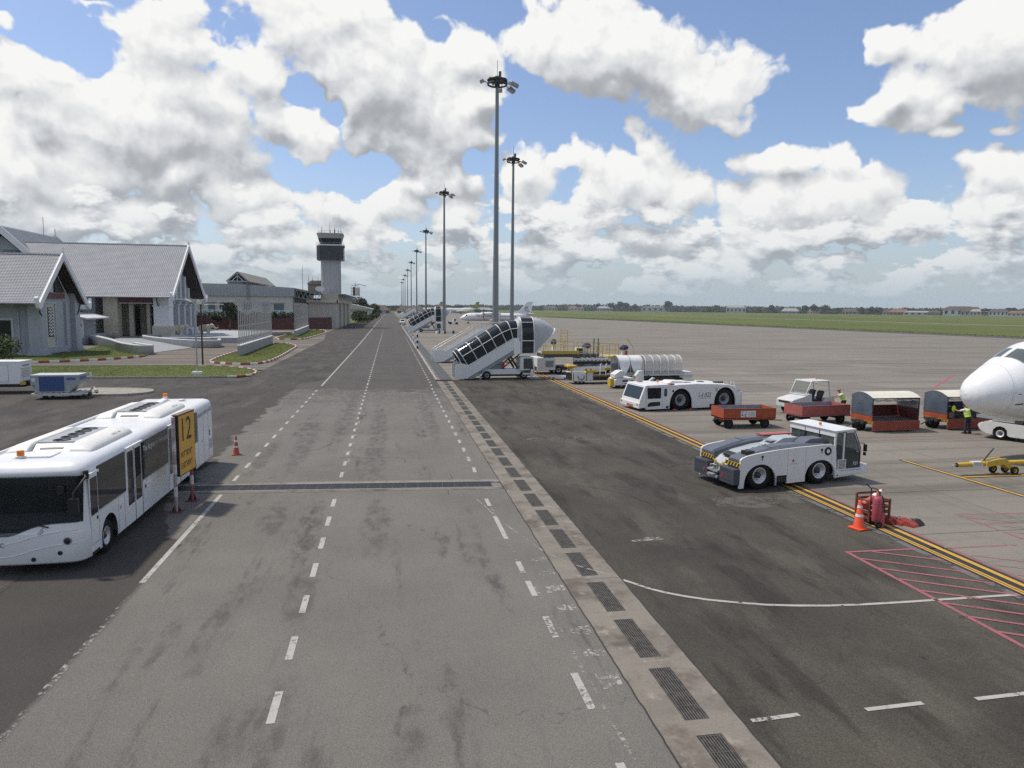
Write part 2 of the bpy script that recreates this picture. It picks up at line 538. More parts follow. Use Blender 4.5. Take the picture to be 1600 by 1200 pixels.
def bumped(N, b, h, strength=.3, dist=.01):
    bp = N.n('ShaderNodeBump'); bp.inputs['Strength'].default_value = strength; bp.inputs['Distance'].default_value = dist
    N.put(bp.inputs['Height'], h); N.put(b.inputs['Normal'], bp.outputs[0])


def asphalt(light, dark, stain, speck=.5):
    """aggregate speckle, tyre-worn lanes, stains and drips; light/dark are the surface's two tones"""
    def f(N, co, b, t):
        fine = N.noise(co, 38.0, 3, .75)
        grain = N.vor(co, 42.0)
        big = N.noise(co, .16, 5, .6)
        mid = N.noise(N.v('MULTIPLY', co, (1.0, .22, 1)), .9, 6, .62)
        c = N.mix(N.lin(big, .36, .64), c4(light), c4(dark))
        b2 = N.noise(N.v('MULTIPLY', co, (1, .35, 1)), .42, 6, .66)
        c = N.mix(N.ss(b2, .48, .66, 0, .55), c, c4([x * 1.45 for x in light]))
        c = N.mix(N.m('MULTIPLY', N.ss(mid, .50, .66), stain), c, c4([x * .45 for x in dark]))
        spots = N.vor(N.v('ADD', co, N.scale(N.noise(co, 3, 2, out=1), .3)), .85)
        c = N.mix(N.m('MULTIPLY', N.ss(spots, .10, .04), .55 * stain + .1), c, c4([x * .35 for x in dark]))
        sp = N.m('MULTIPLY', N.lin(fine, .33, .67), N.ss(grain, .0, .5, .72, 1.0))
        fl = N.vor(N.v('ADD', co, (3, 5, 0)), 9.0)
        c = N.mix(N.ss(fl, .07, .03, 0, .6), c, (.25, .24, .21, 1))
        mul = N.lin(sp, 0, 1, 1 - speck, 1 + speck)
        c = N.v('MULTIPLY', c, N.n('ShaderNodeCombineXYZ').outputs[0]) if False else N.scale(c, mul)
        cr = N.vor(N.v('ADD', N.v('MULTIPLY', co, (1, .6, 1)), N.scale(N.noise(co, .8, 4, .6, out=1), 1.2)), .09, feature='DISTANCE_TO_EDGE')
        c = N.mix(N.m('MULTIPLY', N.ss(cr, .0025, .0006), .25), c, c4([x * .3 for x in dark]))
        N.put(b.inputs['Base Color'], c)
        b.inputs['Roughness'].default_value = .88
        b.inputs['Specular IOR Level'].default_value = .25
        bumped(N, b, sp, .25, .006)
    return f


def road_f(N, co, b, t):
    sxyz = N.n('ShaderNodeSeparateXYZ'); N.put(sxyz.inputs[0], co)
    edge = N.m('ADD', sxyz.outputs[1], N.m('MULTIPLY_ADD', N.noise(co, .35, 5, .6), 16.0, -8.0))
    far = N.ss(edge, 61.5, 64.5)
    fine = N.noise(co, 58.0, 4, .85)
    grain = N.vor(co, 62.0)
    big = N.noise(co, .22, 5, .6)
    near_c = N.mix(N.lin(big, .3, .7), (.168, .158, .142, 1), (.128, .121, .109, 1))
    far_c = N.mix(N.lin(big, .3, .7), (.088, .082, .074, 1), (.068, .064, .059, 1))
    # stains lengthwise, as driven
    mid = N.noise(N.v('MULTIPLY', co, (1.0, .09, 1)), .85, 7, .64)
    st = N.ss(mid, .525, .66)
    patch = N.noise(N.v('MULTIPLY', co, (1, .45, 1)), 2.3, 8, .72)
    st = N.m('MULTIPLY', st, N.ss(patch, .40, .60))
    near_c = N.mix(N.m('MULTIPLY', st, .75), near_c, (.062, .060, .057, 1))
    # known stains: tyre-dragged patches, each where it lies on the road
    tot = None
    wv = N.v('ADD', co, N.v('MULTIPLY', N.v('SUBTRACT', N.noise(N.v('MULTIPLY', co, (1, .4, 1)), 1.5, 6, .68, out=1), (.5, .5, .5)), (1.0, 4.5, 0)))
    for (px, py, rx, ry) in ((588, 815, .55, 4.2), (432, 805, .6, 2.6), (490, 815, .4, 3.4), (705, 1105, .22, 2.2), (345, 1180, .45, 2.0), (425, 1130, .4, 2.6), (470, 930, .55, 2.6), (330, 985, .3, 2.6), (590, 680, .7, 16), (668, 645, .6, 14), (480, 690, .6, 10), (415, 712, .5, 6), (545, 640, .7, 20), (690, 850, .25, 2.0), (640, 1160, .35, 1.2), (250, 1010, .25, 1.6)):
        q = g(px, py)
        e_ = N.v('LENGTH', N.v('MULTIPLY_ADD', wv, (1 / rx, 1 / ry, 0), (-q.x / rx, -q.y / ry, 0)), out=1)
        tot = e_ if tot is None else N.m('MINIMUM', tot, e_)
    near_c = N.mix(N.m('MULTIPLY', N.ss(tot, 1.0, .45), N.ss(patch, .38, .62, .05, .58)), near_c, (.058, .056, .053, 1))
    # oil drops and scuffs
    sp = N.vor(N.v('ADD', co, N.scale(N.noise(co, 2.5, 3, out=1), .35)), 1.05)
    drop = N.m('MULTIPLY', N.ss(sp, .085, .03), N.ss(N.noise(co, .33, 2), .47, .60))
    near_c = N.mix(N.m('MULTIPLY', drop, .75), near_c, (.04, .038, .036, 1))
    # dirty wet-dark patches near the drains and where the two surfacings meet
    band = N.m('MULTIPLY', N.ss(edge, 48, 60), N.ss(edge, 66, 61))
    near_c = N.mix(N.m('MULTIPLY', N.m('MULTIPLY', band, N.ss(patch, .42, .55)), .6), near_c, (.085, .082, .078, 1))
    lane = N.noise(N.v('MULTIPLY', co, (1.0, .02, 1)), .9, 3, .6)
    far_c = N.mix(N.ss(lane, .45, .62, 0, .5), far_c, (.086, .083, .078, 1))
    c = N.mix(far, near_c, far_c)
    # the yard's darker surfacing laps over the road's left side with a ragged edge
    bound = N.m('ADD', N.ss(sxyz.outputs[1], 21.5, 27.5, -6.40, -8.1), N.ss(sxyz.outputs[1], 31, 44, 0, -.3))
    rag = N.m('MULTIPLY', N.ss(sxyz.outputs[1], 20, 24, .10, 1.0), N.m('MULTIPLY_ADD', N.noise(co, .55, 6, .65), 3.0, -1.5))
    yd = N.ss(N.m('ADD', N.m('SUBTRACT', sxyz.outputs[0], bound), rag), .12, -.12)
    c = N.mix(yd, c, N.mix(N.lin(big, .3, .7), (.070, .064, .057, 1), (.050, .046, .042, 1)))
    s2 = N.m('MULTIPLY', N.lin(fine, .36, .64), N.ss(grain, .0, .5, .70, 1.0))
    c = N.scale(c, N.lin(s2, 0, 1, .48, 1.52))
    cr = N.vor(N.v('ADD', N.v('MULTIPLY', co, (1, .5, 1)), N.scale(N.noise(co, .7, 4, .6, out=1), 1.3)), .10, feature='DISTANCE_TO_EDGE')
    c = N.mix(N.m('MULTIPLY', N.m('MULTIPLY', N.ss(cr, .003, .0008), N.ss(patch, .45, .6)), .4), c, (.035, .034, .033, 1))
    N.put(b.inputs['Base Color'], c)
    b.inputs['Roughness'].default_value = .9
    b.inputs['Specular IOR Level'].default_value = .25
    bumped(N, b, s2, .3, .008)


def concrete(light, dark, grid=None, rnd=False, streaks=.6, pos=False, grime=0):
    def f(N, co, b, t):
        if rnd or pos:
            gm = N.n('ShaderNodeNewGeometry'); co = gm.outputs['Position']
        big = N.noise(N.v('MULTIPLY', co, (.35, 1.0, 1)), .14, 6, .62)
        c = N.mix(N.lin(big, .28, .72), c4(light), c4(dark))
        stk = N.noise(N.v('MULTIPLY', co, (.06, 1.0, 1)), .55, 6, .62)
        c = N.mix(N.m('MULTIPLY', N.ss(stk, .47, .66), streaks), c, c4([x * .55 for x in dark]))
        blot = N.noise(co, 1.7, 6, .65)
        c = N.mix(N.ss(blot, .52, .72, 0, .35), c, c4([x * .6 for x in dark]))
        rub = N.noise(N.v('MULTIPLY', co, (1, .12, 1)), .5, 5, .6)
        c = N.mix(N.ss(rub, .60, .72, 0, .35), c, c4([x * .5 for x in dark]))
        fine = N.noise(co, 24, 4, .7)
        c = N.scale(c, N.lin(fine, .3, .7, .80, 1.20))
        if rnd:
            oi = N.n('ShaderNodeObjectInfo')
            c = N.scale(c, N.lin(oi.outputs['Random'], 0, 1, .90, 1.08))
        if grid:
            s3 = N.n('ShaderNodeSeparateXYZ'); N.put(s3.inputs[0], co)
            for i, off in ((0, .7), (1, 0)):
                fr = N.m('PINGPONG', N.m('ADD', s3.outputs[i], off), grid / 2)
                c = N.mix(N.ss(fr, .06, .03, 0, .5), c, c4([x * .45 for x in dark]))
        if grime:
            gn = N.noise(co, .75, 7, .68)
            c = N.mix(N.ss(gn, .47, .66, 0, grime), c, (.075, .058, .042, 1))
            gw = N.noise(N.v('ADD', co, (7, 3, 1)), 2.1, 6, .7)
            c = N.mix(N.ss(gw, .56, .70, 0, grime * .6), c, (.36, .33, .28, 1))
        N.put(b.inputs['Base Color'], c)
        b.inputs['Roughness'].default_value = .85
        b.inputs['Specular IOR Level'].default_value = .3
        bumped(N, b, fine, .2, .006)
    return f


def grass_f(N, co, b, t):
    sxyz = N.n('ShaderNodeSeparateXYZ'); N.put(sxyz.inputs[0], co)
    n1 = N.noise(co, .045, 6, .65)
    n2 = N.noise(N.v('MULTIPLY', co, (1, .25, 1)), .012, 5, .6)
    n3 = N.noise(co, 5.0, 5, .75)
    c = N.mix(N.lin(n2, .3, .7), (.130, .150, .042, 1), (.072, .095, .030, 1))
    c = N.mix(N.ss(n1, .45, .70, 0, .6), c, (.045, .062, .022, 1))
    c = N.mix(N.ss(N.noise(co, .09, 5, .6), .58, .72, 0, .6), c, (.15, .155, .055, 1))
    c = N.scale(c, N.lin(n3, .25, .75, .62, 1.38))
    N.put(b.inputs['Base Color'], c)
    b.inputs['Roughness'].default_value = .95; b.inputs['Specular IOR Level'].default_value = .15
    bumped(N, b, n3, .6, .08)


GRASS = ground_mat('field_grass', grass_f)
ROADM = ground_mat('road_asphalt', road_f)
YARDM = ground_mat('yard_asphalt', asphalt((.070, .064, .057), (.050, .046, .042), .5, .4))
STRIPM = ground_mat('strip_asphalt', asphalt((.072, .065, .053), (.044, .040, .034), .6, .5))
SHOULD = ground_mat('shoulder_asphalt', asphalt((.085, .082, .076), (.065, .062, .058), .4, .3))
APRONM = ground_mat('apron_concrete', concrete((.222, .203, .172), (.158, .144, .122), grid=5.0, streaks=.6))
SLABM = ground_mat('slab_concrete', concrete((.224, .206, .176), (.160, .146, .125), rnd=True, streaks=.6))
DRAINM = ground_mat('drain_concrete', concrete((.235, .214, .182), (.168, .150, .127), pos=True, streaks=.35, grime=.75))
DRIVEM = ground_mat('drive_concrete', concrete((.20, .175, .145), (.105, .092, .078), streaks=.75))
KERBG = pm('kerb_concrete', (.30, .29, .26), .8, var=.18, scale=2, dirt=.4, dirtcol=(.12, .11, .09))
KERBW = pm('kerb_white', (.62, .61, .58), .7, var=.12, scale=3, dirt=.3, dirtcol=(.25, .22, .2))
KERBR = pm('kerb_red', (.30, .055, .045), .7, var=.15, scale=3, dirt=.25, dirtcol=(.15, .06, .05))


def paint(name, col, wear=.5, sc=6.0):
    """road paint worn through to the surface below"""
    m = bpy.data.materials.new(name); m.use_nodes = True
    t = m.node_tree; N = NT(t); b = t.nodes['Principled BSDF']
    co = N.n('ShaderNodeTexCoord').outputs['Object']
    n1 = N.noise(co, sc, 6, .75)
    n2 = N.noise(co, .5, 4, .6)
    f = N.m('ADD', N.m('MULTIPLY', n1, .65), N.m('MULTIPLY', n2, .35))
    c = N.mix(N.lin(N.noise(co, 2, 5, .7), .3, .7), c4([x * .8 for x in col]), c4(col))
    N.put(b.inputs['Base Color'], c); b.inputs['Roughness'].default_value = .75
    tr = N.n('ShaderNodeBsdfTransparent'); mx = N.n('ShaderNodeMixShader')
    th = .30 + .28 * wear
    N.put(mx.inputs[0], N.ss(f, th - .03, th + .05, .0, .95 - .25 * wear))
    t.links.new(tr.outputs[0], mx.inputs[1]); t.links.new(b.outputs[0], mx.inputs[2])
    t.links.new(mx.outputs[0], t.nodes['Material Output'].inputs[0])
    return m


P_WHITE = paint('white_road_paint', (.47, .46, .43), .45, 6)
P_OLDW = paint('old_white_road_paint', (.44, .43, .40), .74, 7)
P_YEL = paint('yellow_road_paint', (.62, .36, .05), .22, 6)
P_BLACK = paint('black_road_paint', (.028, .027, .026), .1, 6)
P_RED = paint('red_road_paint', (.36, .12, .14), .38, 7)
P_OLDRED = paint('old_red_road_paint', (.33, .14, .15), .58, 3)


def sheet(name, poly, z, m, kind='structure'):
    me = bpy.data.meshes.new(name)
    me.from_pydata([(p[0], p[1], z) for p in poly], [], [tuple(range(len(poly)))])
    me.materials.append(m)
    if me.polygons[0].normal.z < 0: me.flip_normals()
    return struct(link(name, me), kind)


def rect(x0, x1, y0, y1): return [(x0, y0), (x1, y0), (x1, y1), (x0, y1)]


# ---------------------------------------------------------------- ground, aprons and roads
sheet('ground', rect(-5600, 5600, -2000, 6600), -.09, GRASS)
sheet('runway', rect(372, 392, -400, 3000), -.05, APRONM)
sheet('apron', [(6.2, 71.5), (6.2, 1150), (112, 1010), (143.5, 659), (195.7, 192.6), (214, 30), (222, -60), (16.75, -60), (16.75, 71.5)], -.03, APRONM)
sheet('apron_shoulder', [(130, 659), (143.5, 659), (195.7, 192.6), (214, 30), (222, -60), (206, -60), (199, 30), (181, 192.6)], -.024, SHOULD)
sheet('yard', [(-90, -30), (-9.5, -30), (-9.5, 64), (4.5, 64), (4.5, 71), (4.5, 1100), (-11, 1100), (-12, 330), (-17.5, 330), (-17.5, 205), (-14.2, 160), (-14.2, 75), (-90, 75)], -.012, YARDM)
sheet('driveway', [(-90, 84), (-13.5, 84), (-13.5, 165), (-17.4, 205), (-17.4, 245), (-90, 245)], -.020, DRIVEM)
sheet('side_lot', [(-17.7, 245), (-9.5, 245), (-9.5, 420), (-17.7, 330)], -.026, YARDM)
sheet('road', [(-9.6, -30), (4.5, -30), (4.5, 27.62), (-9.6, 28.59)], -.004, ROADM)
sheet('road', [(4.5, 29.22), (4.5, 71), (4.7, 1100), (-6.2, 1100), (-6.2, 72), (-10, 66), (-10, 30.19)], -.004, ROADM)
sheet('asphalt_strip', rect(6.07, 16.75, -30, 71.5), -.008, STRIPM)

# concrete slabs of the near apron, with open joints
slab_me = MB().box((0, 0, -.08), (4.975, 4.975, .16), top=(.998, .998)).mesh('slab')
slab_me.materials.append(SLABM)
apron = bpy.data.objects['apron']
for i in range(11):
    for j in range(17):
        x, y = 19.3 + 5 * i, 7.5 + 5 * j
        if y > 71.5 and i == 0 and False: continue
        o = link('slab', slab_me, apron, (x, y, RND.uniform(-.003, .0)))
        o.rotation_euler = (0, 0, RND.choice((0, PI)))

# the drain: concrete pieces each with a grating
drain = struct(link('drain', sheet('drain_bed', rect(4.5, 6.08, -6, 71.4), -.22, BLACK).data)); bpy.data.objects.remove(bpy.data.objects['drain_bed'])
drain.data.name = 'drain'
DP = 2.29
pc = MB()
hx, hy = .235, .92
for (x0, x1, y0, y1) in ((-.82, -hx, -DP / 2, DP / 2), (hx, .76, -DP / 2, DP / 2), (-hx, hx, -DP / 2, -hy), (-hx, hx, hy, DP / 2)):
    pc.bx(x0, x1, y0, y1, -.2, .004)
pc_me = pc.mesh('drain_concrete'); pc_me.materials.append(DRAINM)
gr = MB()
gr.bx(-hx + .004, -hx + .022, -hy + .004, hy - .004, -.06, .001); gr.bx(hx - .022, hx - .004, -hy + .004, hy - .004, -.06, .001)
for k in range(5):
    y = -hy + .02 + k * (2 * hy - .04) / 4
    gr.bx(-hx + .022, hx - .022, y - .010, y + .010, -.055, -.008)
for k in range(8):
    x = -hx + .055 + k * (2 * hx - .11) / 7
    gr.bx(x - .011, x + .011, -hy + .01, hy - .01, -.05, .002)
gr_me = gr.mesh('grate'); gr_me.materials.append(pm('grate_steel', (.115, .11, .10), .65, .4, var=.45, scale=5, dirt=.3, dirtcol=(.06, .045, .03)))
for k in range(34):
    y = 16.65 + (k - 8) * DP
    if y > 70.5: break
    link('drain_concrete', pc_me, drain, (5.32, y + (.012 if k % 9 == 0 else 0), RND.uniform(-.004, 0)))
    link('grate', gr_me, drain, (5.32 + RND.uniform(-.01, .01), y, RND.uniform(-.004, .0)))
sheet('drain_cover', rect(4.95, 6.12, 71.38, 320), .004, pm('cover_asphalt', (.062, .066, .070), .8, var=.12, scale=.6))
sheet('drain_edge', rect(4.45, 4.95, 71.38, 320), .0, DRAINM)

# cross drain: a row of steel gratings in a concrete collar
cross = thing('cross_drain', '', '', (0, 0, 0)); del cross['label'], cross['category']; struct(cross)
A0, A1 = Vector((-8.9, 29.3, 0)), Vector((4.46, 28.42, 0))
ax_ = (A1 - A0).normalized(); ang = math.atan2(ax_.y, ax_.x)
Ld = (A1 - A0).length
cb = MB()
for s in (-1, 1):
    cb.box((A0 + A1) / 2 + Vector((-ax_.y, ax_.x, 0)) * s * .66 + Vector((0, 0, -.046)), (Ld, .32, .1), rz=ang)
cb.build('concrete_collar', DRAINM, cross)
ab = MB()
for s in (-1, 1):
    ab.box((A0 + A1) / 2 + Vector((-ax_.y, ax_.x, 0)) * s * .478 + Vector((0, 0, -.02)), (Ld, .035, .06), rz=ang)
ab.build('steel_edge', ALU, cross)
MB().box((A0 + A1) / 2 + Vector((.03, 0, -.2)), (Ld + .06, 1.3, .02), rz=ang).build('channel_floor', BLACK, cross)
pw = .5
cg = MB()
for k in range(11): cg.bx(-.235 + k * .047 - .014, -.235 + k * .047 + .014, -.45, .45, -.05, .001)
for y in (-.43, -.15, .15, .43): cg.bx(-.245, .245, y - .02, y + .02, -.055, -.004)
cg_me = cg.mesh('grate'); cg_me.materials.append(pm('grate_dark', (.055, .058, .06), .6, .4, var=.3, scale=6))
for k in range(int(Ld / pw)):
    p = A0 + ax_ * (pw * (k + .5))
    o = link('grate', cg_me, cross, (p.x, p.y, RND.uniform(-.006, .0))); o.rotation_euler = (0, 0, ang)


# ---------------------------------------------------------------- painted markings
class Mk:
    def __init__(s): s.mb = MB()
    def line(s, a, b, w, z=.004):
        a, b = Vector((a[0], a[1], 0)), Vector((b[0], b[1], 0)); d = (b - a).normalized(); n = Vector((-d.y, d.x, 0)) * w / 2
        s.mb.quad(*[(p.x, p.y, z) for p in (a - n, b - n, b + n, a + n)]); return s
    def poly(s, pts, w, z=.004):
        pts = [Vector((p[0], p[1], 0)) for p in pts]; L, R = [], []
        for i, p in enumerate(pts):
            d = (pts[min(i + 1, len(pts) - 1)] - pts[max(i - 1, 0)]).normalized(); n = Vector((-d.y, d.x, 0)) * w / 2
            L.append(p + n); R.append(p - n)
        for i in range(len(pts) - 1): s.mb.quad(*[(q.x, q.y, z) for q in (R[i], R[i + 1], L[i + 1], L[i])])
        return s
    def done(s, name, m): return struct(s.mb.build(name, m))


Mk().line((-6.42, 19.2), (-6.42, 28.1), .15).done('edge_line', P_WHITE)
Mk().line((-6.44, -10), (-6.42, 19.1), .14).done('edge_line', paint('ghost_road_paint', (.42, .41, .38), .86, 7))
Mk().line((-6.2, 66.5), (-5.9, 140), .16).line((-5.9, 140), (-5.6, 900), .2).done('edge_line', P_WHITE)
for k in range(14):
    y = 30.3 + 2.45 * k
    Mk().line((-6.42 + .01 * k, y), (-6.42 + .01 * k, y + 1.05), .15).done('dash', P_WHITE)
for k in range(27):
    y = 7.6 + 2.28 * k
    if 27.4 < y < 29.6: continue
    Mk().line((-2.1, y), (-2.1, y + (1.05 if y < 27 else .95)), .15).done('dash', P_WHITE)
for y in (31.0, 33.3, 35.6, 37.9, 40.2, 42.5, 44.8): Mk().line((-1.98, y), (-1.95, y + .8), .12).done('dash', P_OLDW)
for k in range(60): Mk().line((-2.1, 68 + 2.3 * k), (-2.1, 69.1 + 2.3 * k), .15).done('dash', P_WHITE)
Mk().line((-2.1, 205), (-2.1, 900), .12).done('centre_line', P_OLDW)
for y0, y1 in ((9.0, 10.2), (11.75, 13.05), (14.6, 15.7), (16.9, 17.9), (18.5, 19.4), (21.4, 23.9), (25.2, 26.2)):
    Mk().line((3.56, y0), (3.56, y1), .15).done('dash', P_WHITE)
Mk().line((3.86, 9), (3.68, 17.5), .09, .0025).line((3.56, 19.4), (3.6, 25), .10, .0025).done('edge_line', paint('ghost_road_paint', (.42, .41, .38), .86, 7))
for k in range(15): Mk().line((3.66, 30.6 + 2.3 * k), (3.7, 31.6 + 2.3 * k), .15).done('dash', P_WHITE)
Mk().line((4.62, 72), (4.7, 400), .14, .006).done('edge_line', P_WHITE)
for k in range(44): Mk().line((3.75, 66 + 2.6 * k), (3.8, 67.1 + 2.6 * k), .14).done('dash', P_WHITE)
for i, (y, l) in enumerate(((19.5, .3), (18.4, .38), (17.3, .45), (16.1, .4), (14.9, .5), (13.8, .3), (12.7, .55))):
    m = Mk()
    for k in range(4): m.line((4.00 + .12 * k + RND.uniform(-.03, .03), y - l * RND.uniform(.3, .6)), (4.02 + .12 * k, y + l * RND.uniform(.3, .6)), RND.uniform(.08, .13), .002 + .0006 * k)
    m.done('stencil_mark', P_OLDW)
Mk().poly([(3.2, 26.2), (3.5, 24.4), (3.85, 22.6), (4.2, 21.2), (4.49, 20.1)], .05).poly([(4.6, 19.85), (5.05, 18.95), (5.6, 18.3), (6.15, 17.75)], .05, .008).done('curved_line', P_OLDW)
cv = [(6.10, 17.62), (6.28, 17.4), (6.55, 17.0), (6.9, 16.65), (7.3, 16.35), (7.8, 16.05), (8.4, 15.8), (9.1, 15.55), (9.8, 15.4), (10.6, 15.28), (11.5, 15.22), (12.4, 15.2), (14.2, 15.2), (15.95, 15.2)]
Mk().poly(cv, .11).done('curved_line', P_WHITE)
for a, b in ((6.25, 7.2), (8.5, 9.7), (10.8, 12.0), (13.2, 14.4)): Mk().line((a, 10.95 + .02 * a / 6), (b, 11.02), .11).done('dash', P_WHITE)
Mk().line((7.4, 20.65), (8.5, 20.75), .16).line((7.9, 20.9), (8.45, 20.85), .1).done('paint_patch', P_OLDW)
struct(Mk().line((16.45, -20), (16.35, 110), .86).mb.build('line_border', P_BLACK))
Mk().line((16.14, -20), (16.04, 110), .075, .008).line((16.26, -20), (16.16, 110), .075, .008).done('yellow_line', P_YEL)
Mk().line((16.64, -20), (16.54, 110), .17, .008).done('yellow_line', P_YEL)
Mk().line((16.98, -20), (16.88, 110), .16, .004).done('red_line', P_OLDRED)
Mk().line((15.86, -20), (15.8, 75), .26, .003).done('worn_strip', paint('grey_road_paint', (.16, .155, .15), .55, 2))
struct(Mk().line((24.8, -20), (24.8, 30.7), .36).line((25.0, 27.0), (70, 27.0), .36, .0055).mb.build('line_border', P_BLACK))
Mk().line((24.8, -20), (24.8, 30.6), .15, .009).line((24.92, 27.0), (70, 27.0), .15, .0105).done('yellow_line', P_YEL)
# red no-parking hatching across the joint of asphalt and concrete
h = Mk()
h.line((13.55, 18.82), (13.55, -6), .13).line((13.49, 18.78), (15.9, 18.74), .11, .0052)
for k in range(-1, 24):
    y0 = 18.2 - .80 * k; x0, x1 = 13.6, 15.95
    if k < 0: x0 = 14.35; y0 = 18.7
    h.line((x0, y0), (x1, y0 - (x1 - x0) * .62), .10, .0058)
h.done('red_hatching', P_RED)
h = Mk()
h.line((16.0, 18.7), (24.5, 18.55), .11).line((20.05, 21.9), (24.6, 21.6), .11).line((20.05, 21.95), (20.05, 10), .11, .0052)
for k in range(16):
    y0 = 18.0 - .8 * k
    h.line((17.1, y0), (20.0, y0 - 1.8), .085, .0058)
for k in range(14):
    y0 = 21.5 - .8 * k
    h.line((20.1, y0), (24.5, y0 - 2.6), .085, .0064)
h.done('red_hatching', P_OLDRED)
Mk().line((51, 59.6), (66, 74), .3).done('red_line', P_RED)
Mk().line((20, 36.4), (44, 36.6), .14).done('red_line', P_OLDRED)
Mk().poly([(98, 139), (104, 140), (108, 137), (110, 132)], .5).done('yellow_line', P_YEL)
Mk().line((60, 150), (140, 140), .8).line((70, 62), (170, 60), .6).done('pale_line', P_OLDW)


# ---------------------------------------------------------------- kerbs and grass plots
def kerb(pts, mats, name='kerb', closed=False, L=1.0, w=.22, hgt=.16, z=0.0):
    base = thing(name, '', '', (0, 0, 0)); del base['label'], base['category']; struct(base)
    pts = [Vector((p[0], p[1], 0)) for p in pts]
    if closed: pts.append(pts[0])
    meshes = []
    for m in mats:
        me = MB().box((0, 0, hgt / 2), (1, w, hgt), top=(1, .8)).mesh('kerb_stone'); me.materials.append(m); meshes.append(me)
    # walk the line in steps of L
    seg = []; 
    for a, b in zip(pts, pts[1:]):
        n = max(1, round((b - a).length / .1))
        seg += [a.lerp(b, i / n) for i in range(n)]
    seg.append(pts[-1])
    step = max(1, int(L / .1)); k = 0
    for i in range(0, len(seg) - 1, step):
        a, b = seg[i], seg[min(i + step, len(seg) - 1)]
        if (b - a).length < .2: continue
        o = link('kerb_stone', meshes[k % len(meshes)], base, ((a + b) / 2) + Vector((0, 0, z + RND.uniform(-.012, .006))))
        o.rotation_euler = (0, 0, math.atan2((b - a).y, (b - a).x) + RND.uniform(-.01, .01)); o.scale = ((b - a).length - .02, 1, 1)
        k += 1
    return base


def smooth(pts, n=6, closed=False):
    pts = [Vector((p[0], p[1], 0)) for p in pts]; out = []
    N_ = len(pts)
    for i in range(N_ if closed else N_ - 1):
        if closed: p0, p1, p2, p3 = pts[i - 1], pts[i], pts[(i + 1) % N_], pts[(i + 2) % N_]
        else: p0, p1, p2, p3 = pts[max(i - 1, 0)], pts[i], pts[i + 1], pts[min(i + 2, N_ - 1)]
        for k in range(n):
            t = k / n
            out.append(.5 * ((2 * p1) + (p2 - p0) * t + (2 * p0 - 5 * p1 + 4 * p2 - p3) * t * t + (3 * p1 - p0 - 3 * p2 + p3) * t ** 3))
    if not closed: out.append(pts[-1])
    return out


PLOTS = []


def plot(pts, z=.10):
    sheet('grass_plot', pts, z, GRASS); PLOTS.append([Vector((p[0], p[1])) for p in pts])


front = [(-75, 75.3), (-18, 75.2)] + [tuple(p[:2]) for p in smooth([(-18, 75.2), (-15.2, 76), (-14.2, 78.6), (-15.4, 84), (-19, 88.2), (-23, 89.6)], 5)] + [(-75, 89.6)]
plot(front)
kerb(front[:-1][:2] + front[2:6], [KERBG], L=1.2)
kerb(front[5:-1], [KERBW, KERBR], L=1.0)
kerb([(-75, 89.7), (-23, 89.7)], [KERBG], L=1.2)
gard = [tuple(p[:2]) for p in smooth([(-52, 93), (-44.9, 94.3), (-39.5, 97), (-36, 100.8), (-33.9, 105.6)], 6)]
plot(gard + [(-34.2, 109), (-36.5, 113.5), (-40, 119.5), (-46, 131), (-49.8, 136), (-47.4, 121), (-47.4, 109.8), (-56, 109.8), (-56, 93)])
kerb(gard, [KERBW, KERBR], L=1.1, w=.26, hgt=.26)
isA = smooth([(-22.9, 97), (-21, 93.6), (-18.4, 91.6), (-16.2, 92.6), (-15.4, 100), (-15.9, 118), (-16.9, 134), (-20.5, 143.5), (-22.8, 139), (-23.6, 116)], 5, True)
isB = smooth([(-25.2, 166), (-21.6, 160.4), (-18.9, 163.6), (-17.8, 184), (-17.6, 204), (-20.4, 226), (-24.4, 222), (-25.4, 190)], 5, True)
plot([tuple(p[:2]) for p in isA]); plot([tuple(p[:2]) for p in isB])
kerb(isA, [KERBW, KERBR], closed=True, L=1.1, w=.26, hgt=.24)
kerb(isB, [KERBW, KERBR], closed=True, L=1.5, w=.3, hgt=.26)
isl = smooth([(-25.5, 61.2), (-22.5, 60.6), (-20.3, 60.9), (-19.4, 62.6), (-20.4, 64.4), (-23, 65.2), (-26, 65)], 4, True)
sheet('traffic_island', [tuple(p[:2]) for p in isl], .13, pm('island_concrete', (.27, .26, .22), .9, var=.2, scale=1.5, dirt=.3))
kerb(isl, [KERBG], closed=True, L=1.0, hgt=.15)

# blades standing up from the plots
blade_v, blade_f = [], []


def inside(p, poly):
    c = False; j = len(poly) - 1
    for i in range(len(poly)):
        if (poly[i].y > p.y) != (poly[j].y > p.y) and p.x < (poly[j].x - poly[i].x) * (p.y - poly[i].y) / (poly[j].y - poly[i].y) + poly[i].x: c = not c
        j = i
    return c


for pl in PLOTS:
    xs = [p.x for p in pl]; ys = [p.y for p in pl]
    x0 = max(min(xs), -62); area = (max(xs) - x0) * (max(ys) - min(ys))
    for _ in range(int(min(20000, area * 38))):
        p = Vector((RND.uniform(x0, max(xs)), RND.uniform(min(ys), max(ys))))
        if not inside(p, pl): continue
        o = len(blade_v); a = RND.uniform(0, 2 * PI); hgt = RND.uniform(.015, .06); w = RND.uniform(.03, .07)
        dx, dy = math.cos(a) * w, math.sin(a) * w
        blade_v += [(p.x - dx, p.y - dy, .095), (p.x + dx, p.y + dy, .095), (p.x + RND.uniform(-.08, .08), p.y + RND.uniform(-.08, .08), .1 + hgt)]
        blade_f.append((o, o + 1, o + 2))
me = bpy.data.meshes.new('grass'); me.from_pydata(blade_v, [], blade_f)
me.materials.append(pm('grass_blades', (.135, .155, .045), .9, var=.35, scale=1.3, spec=.1))
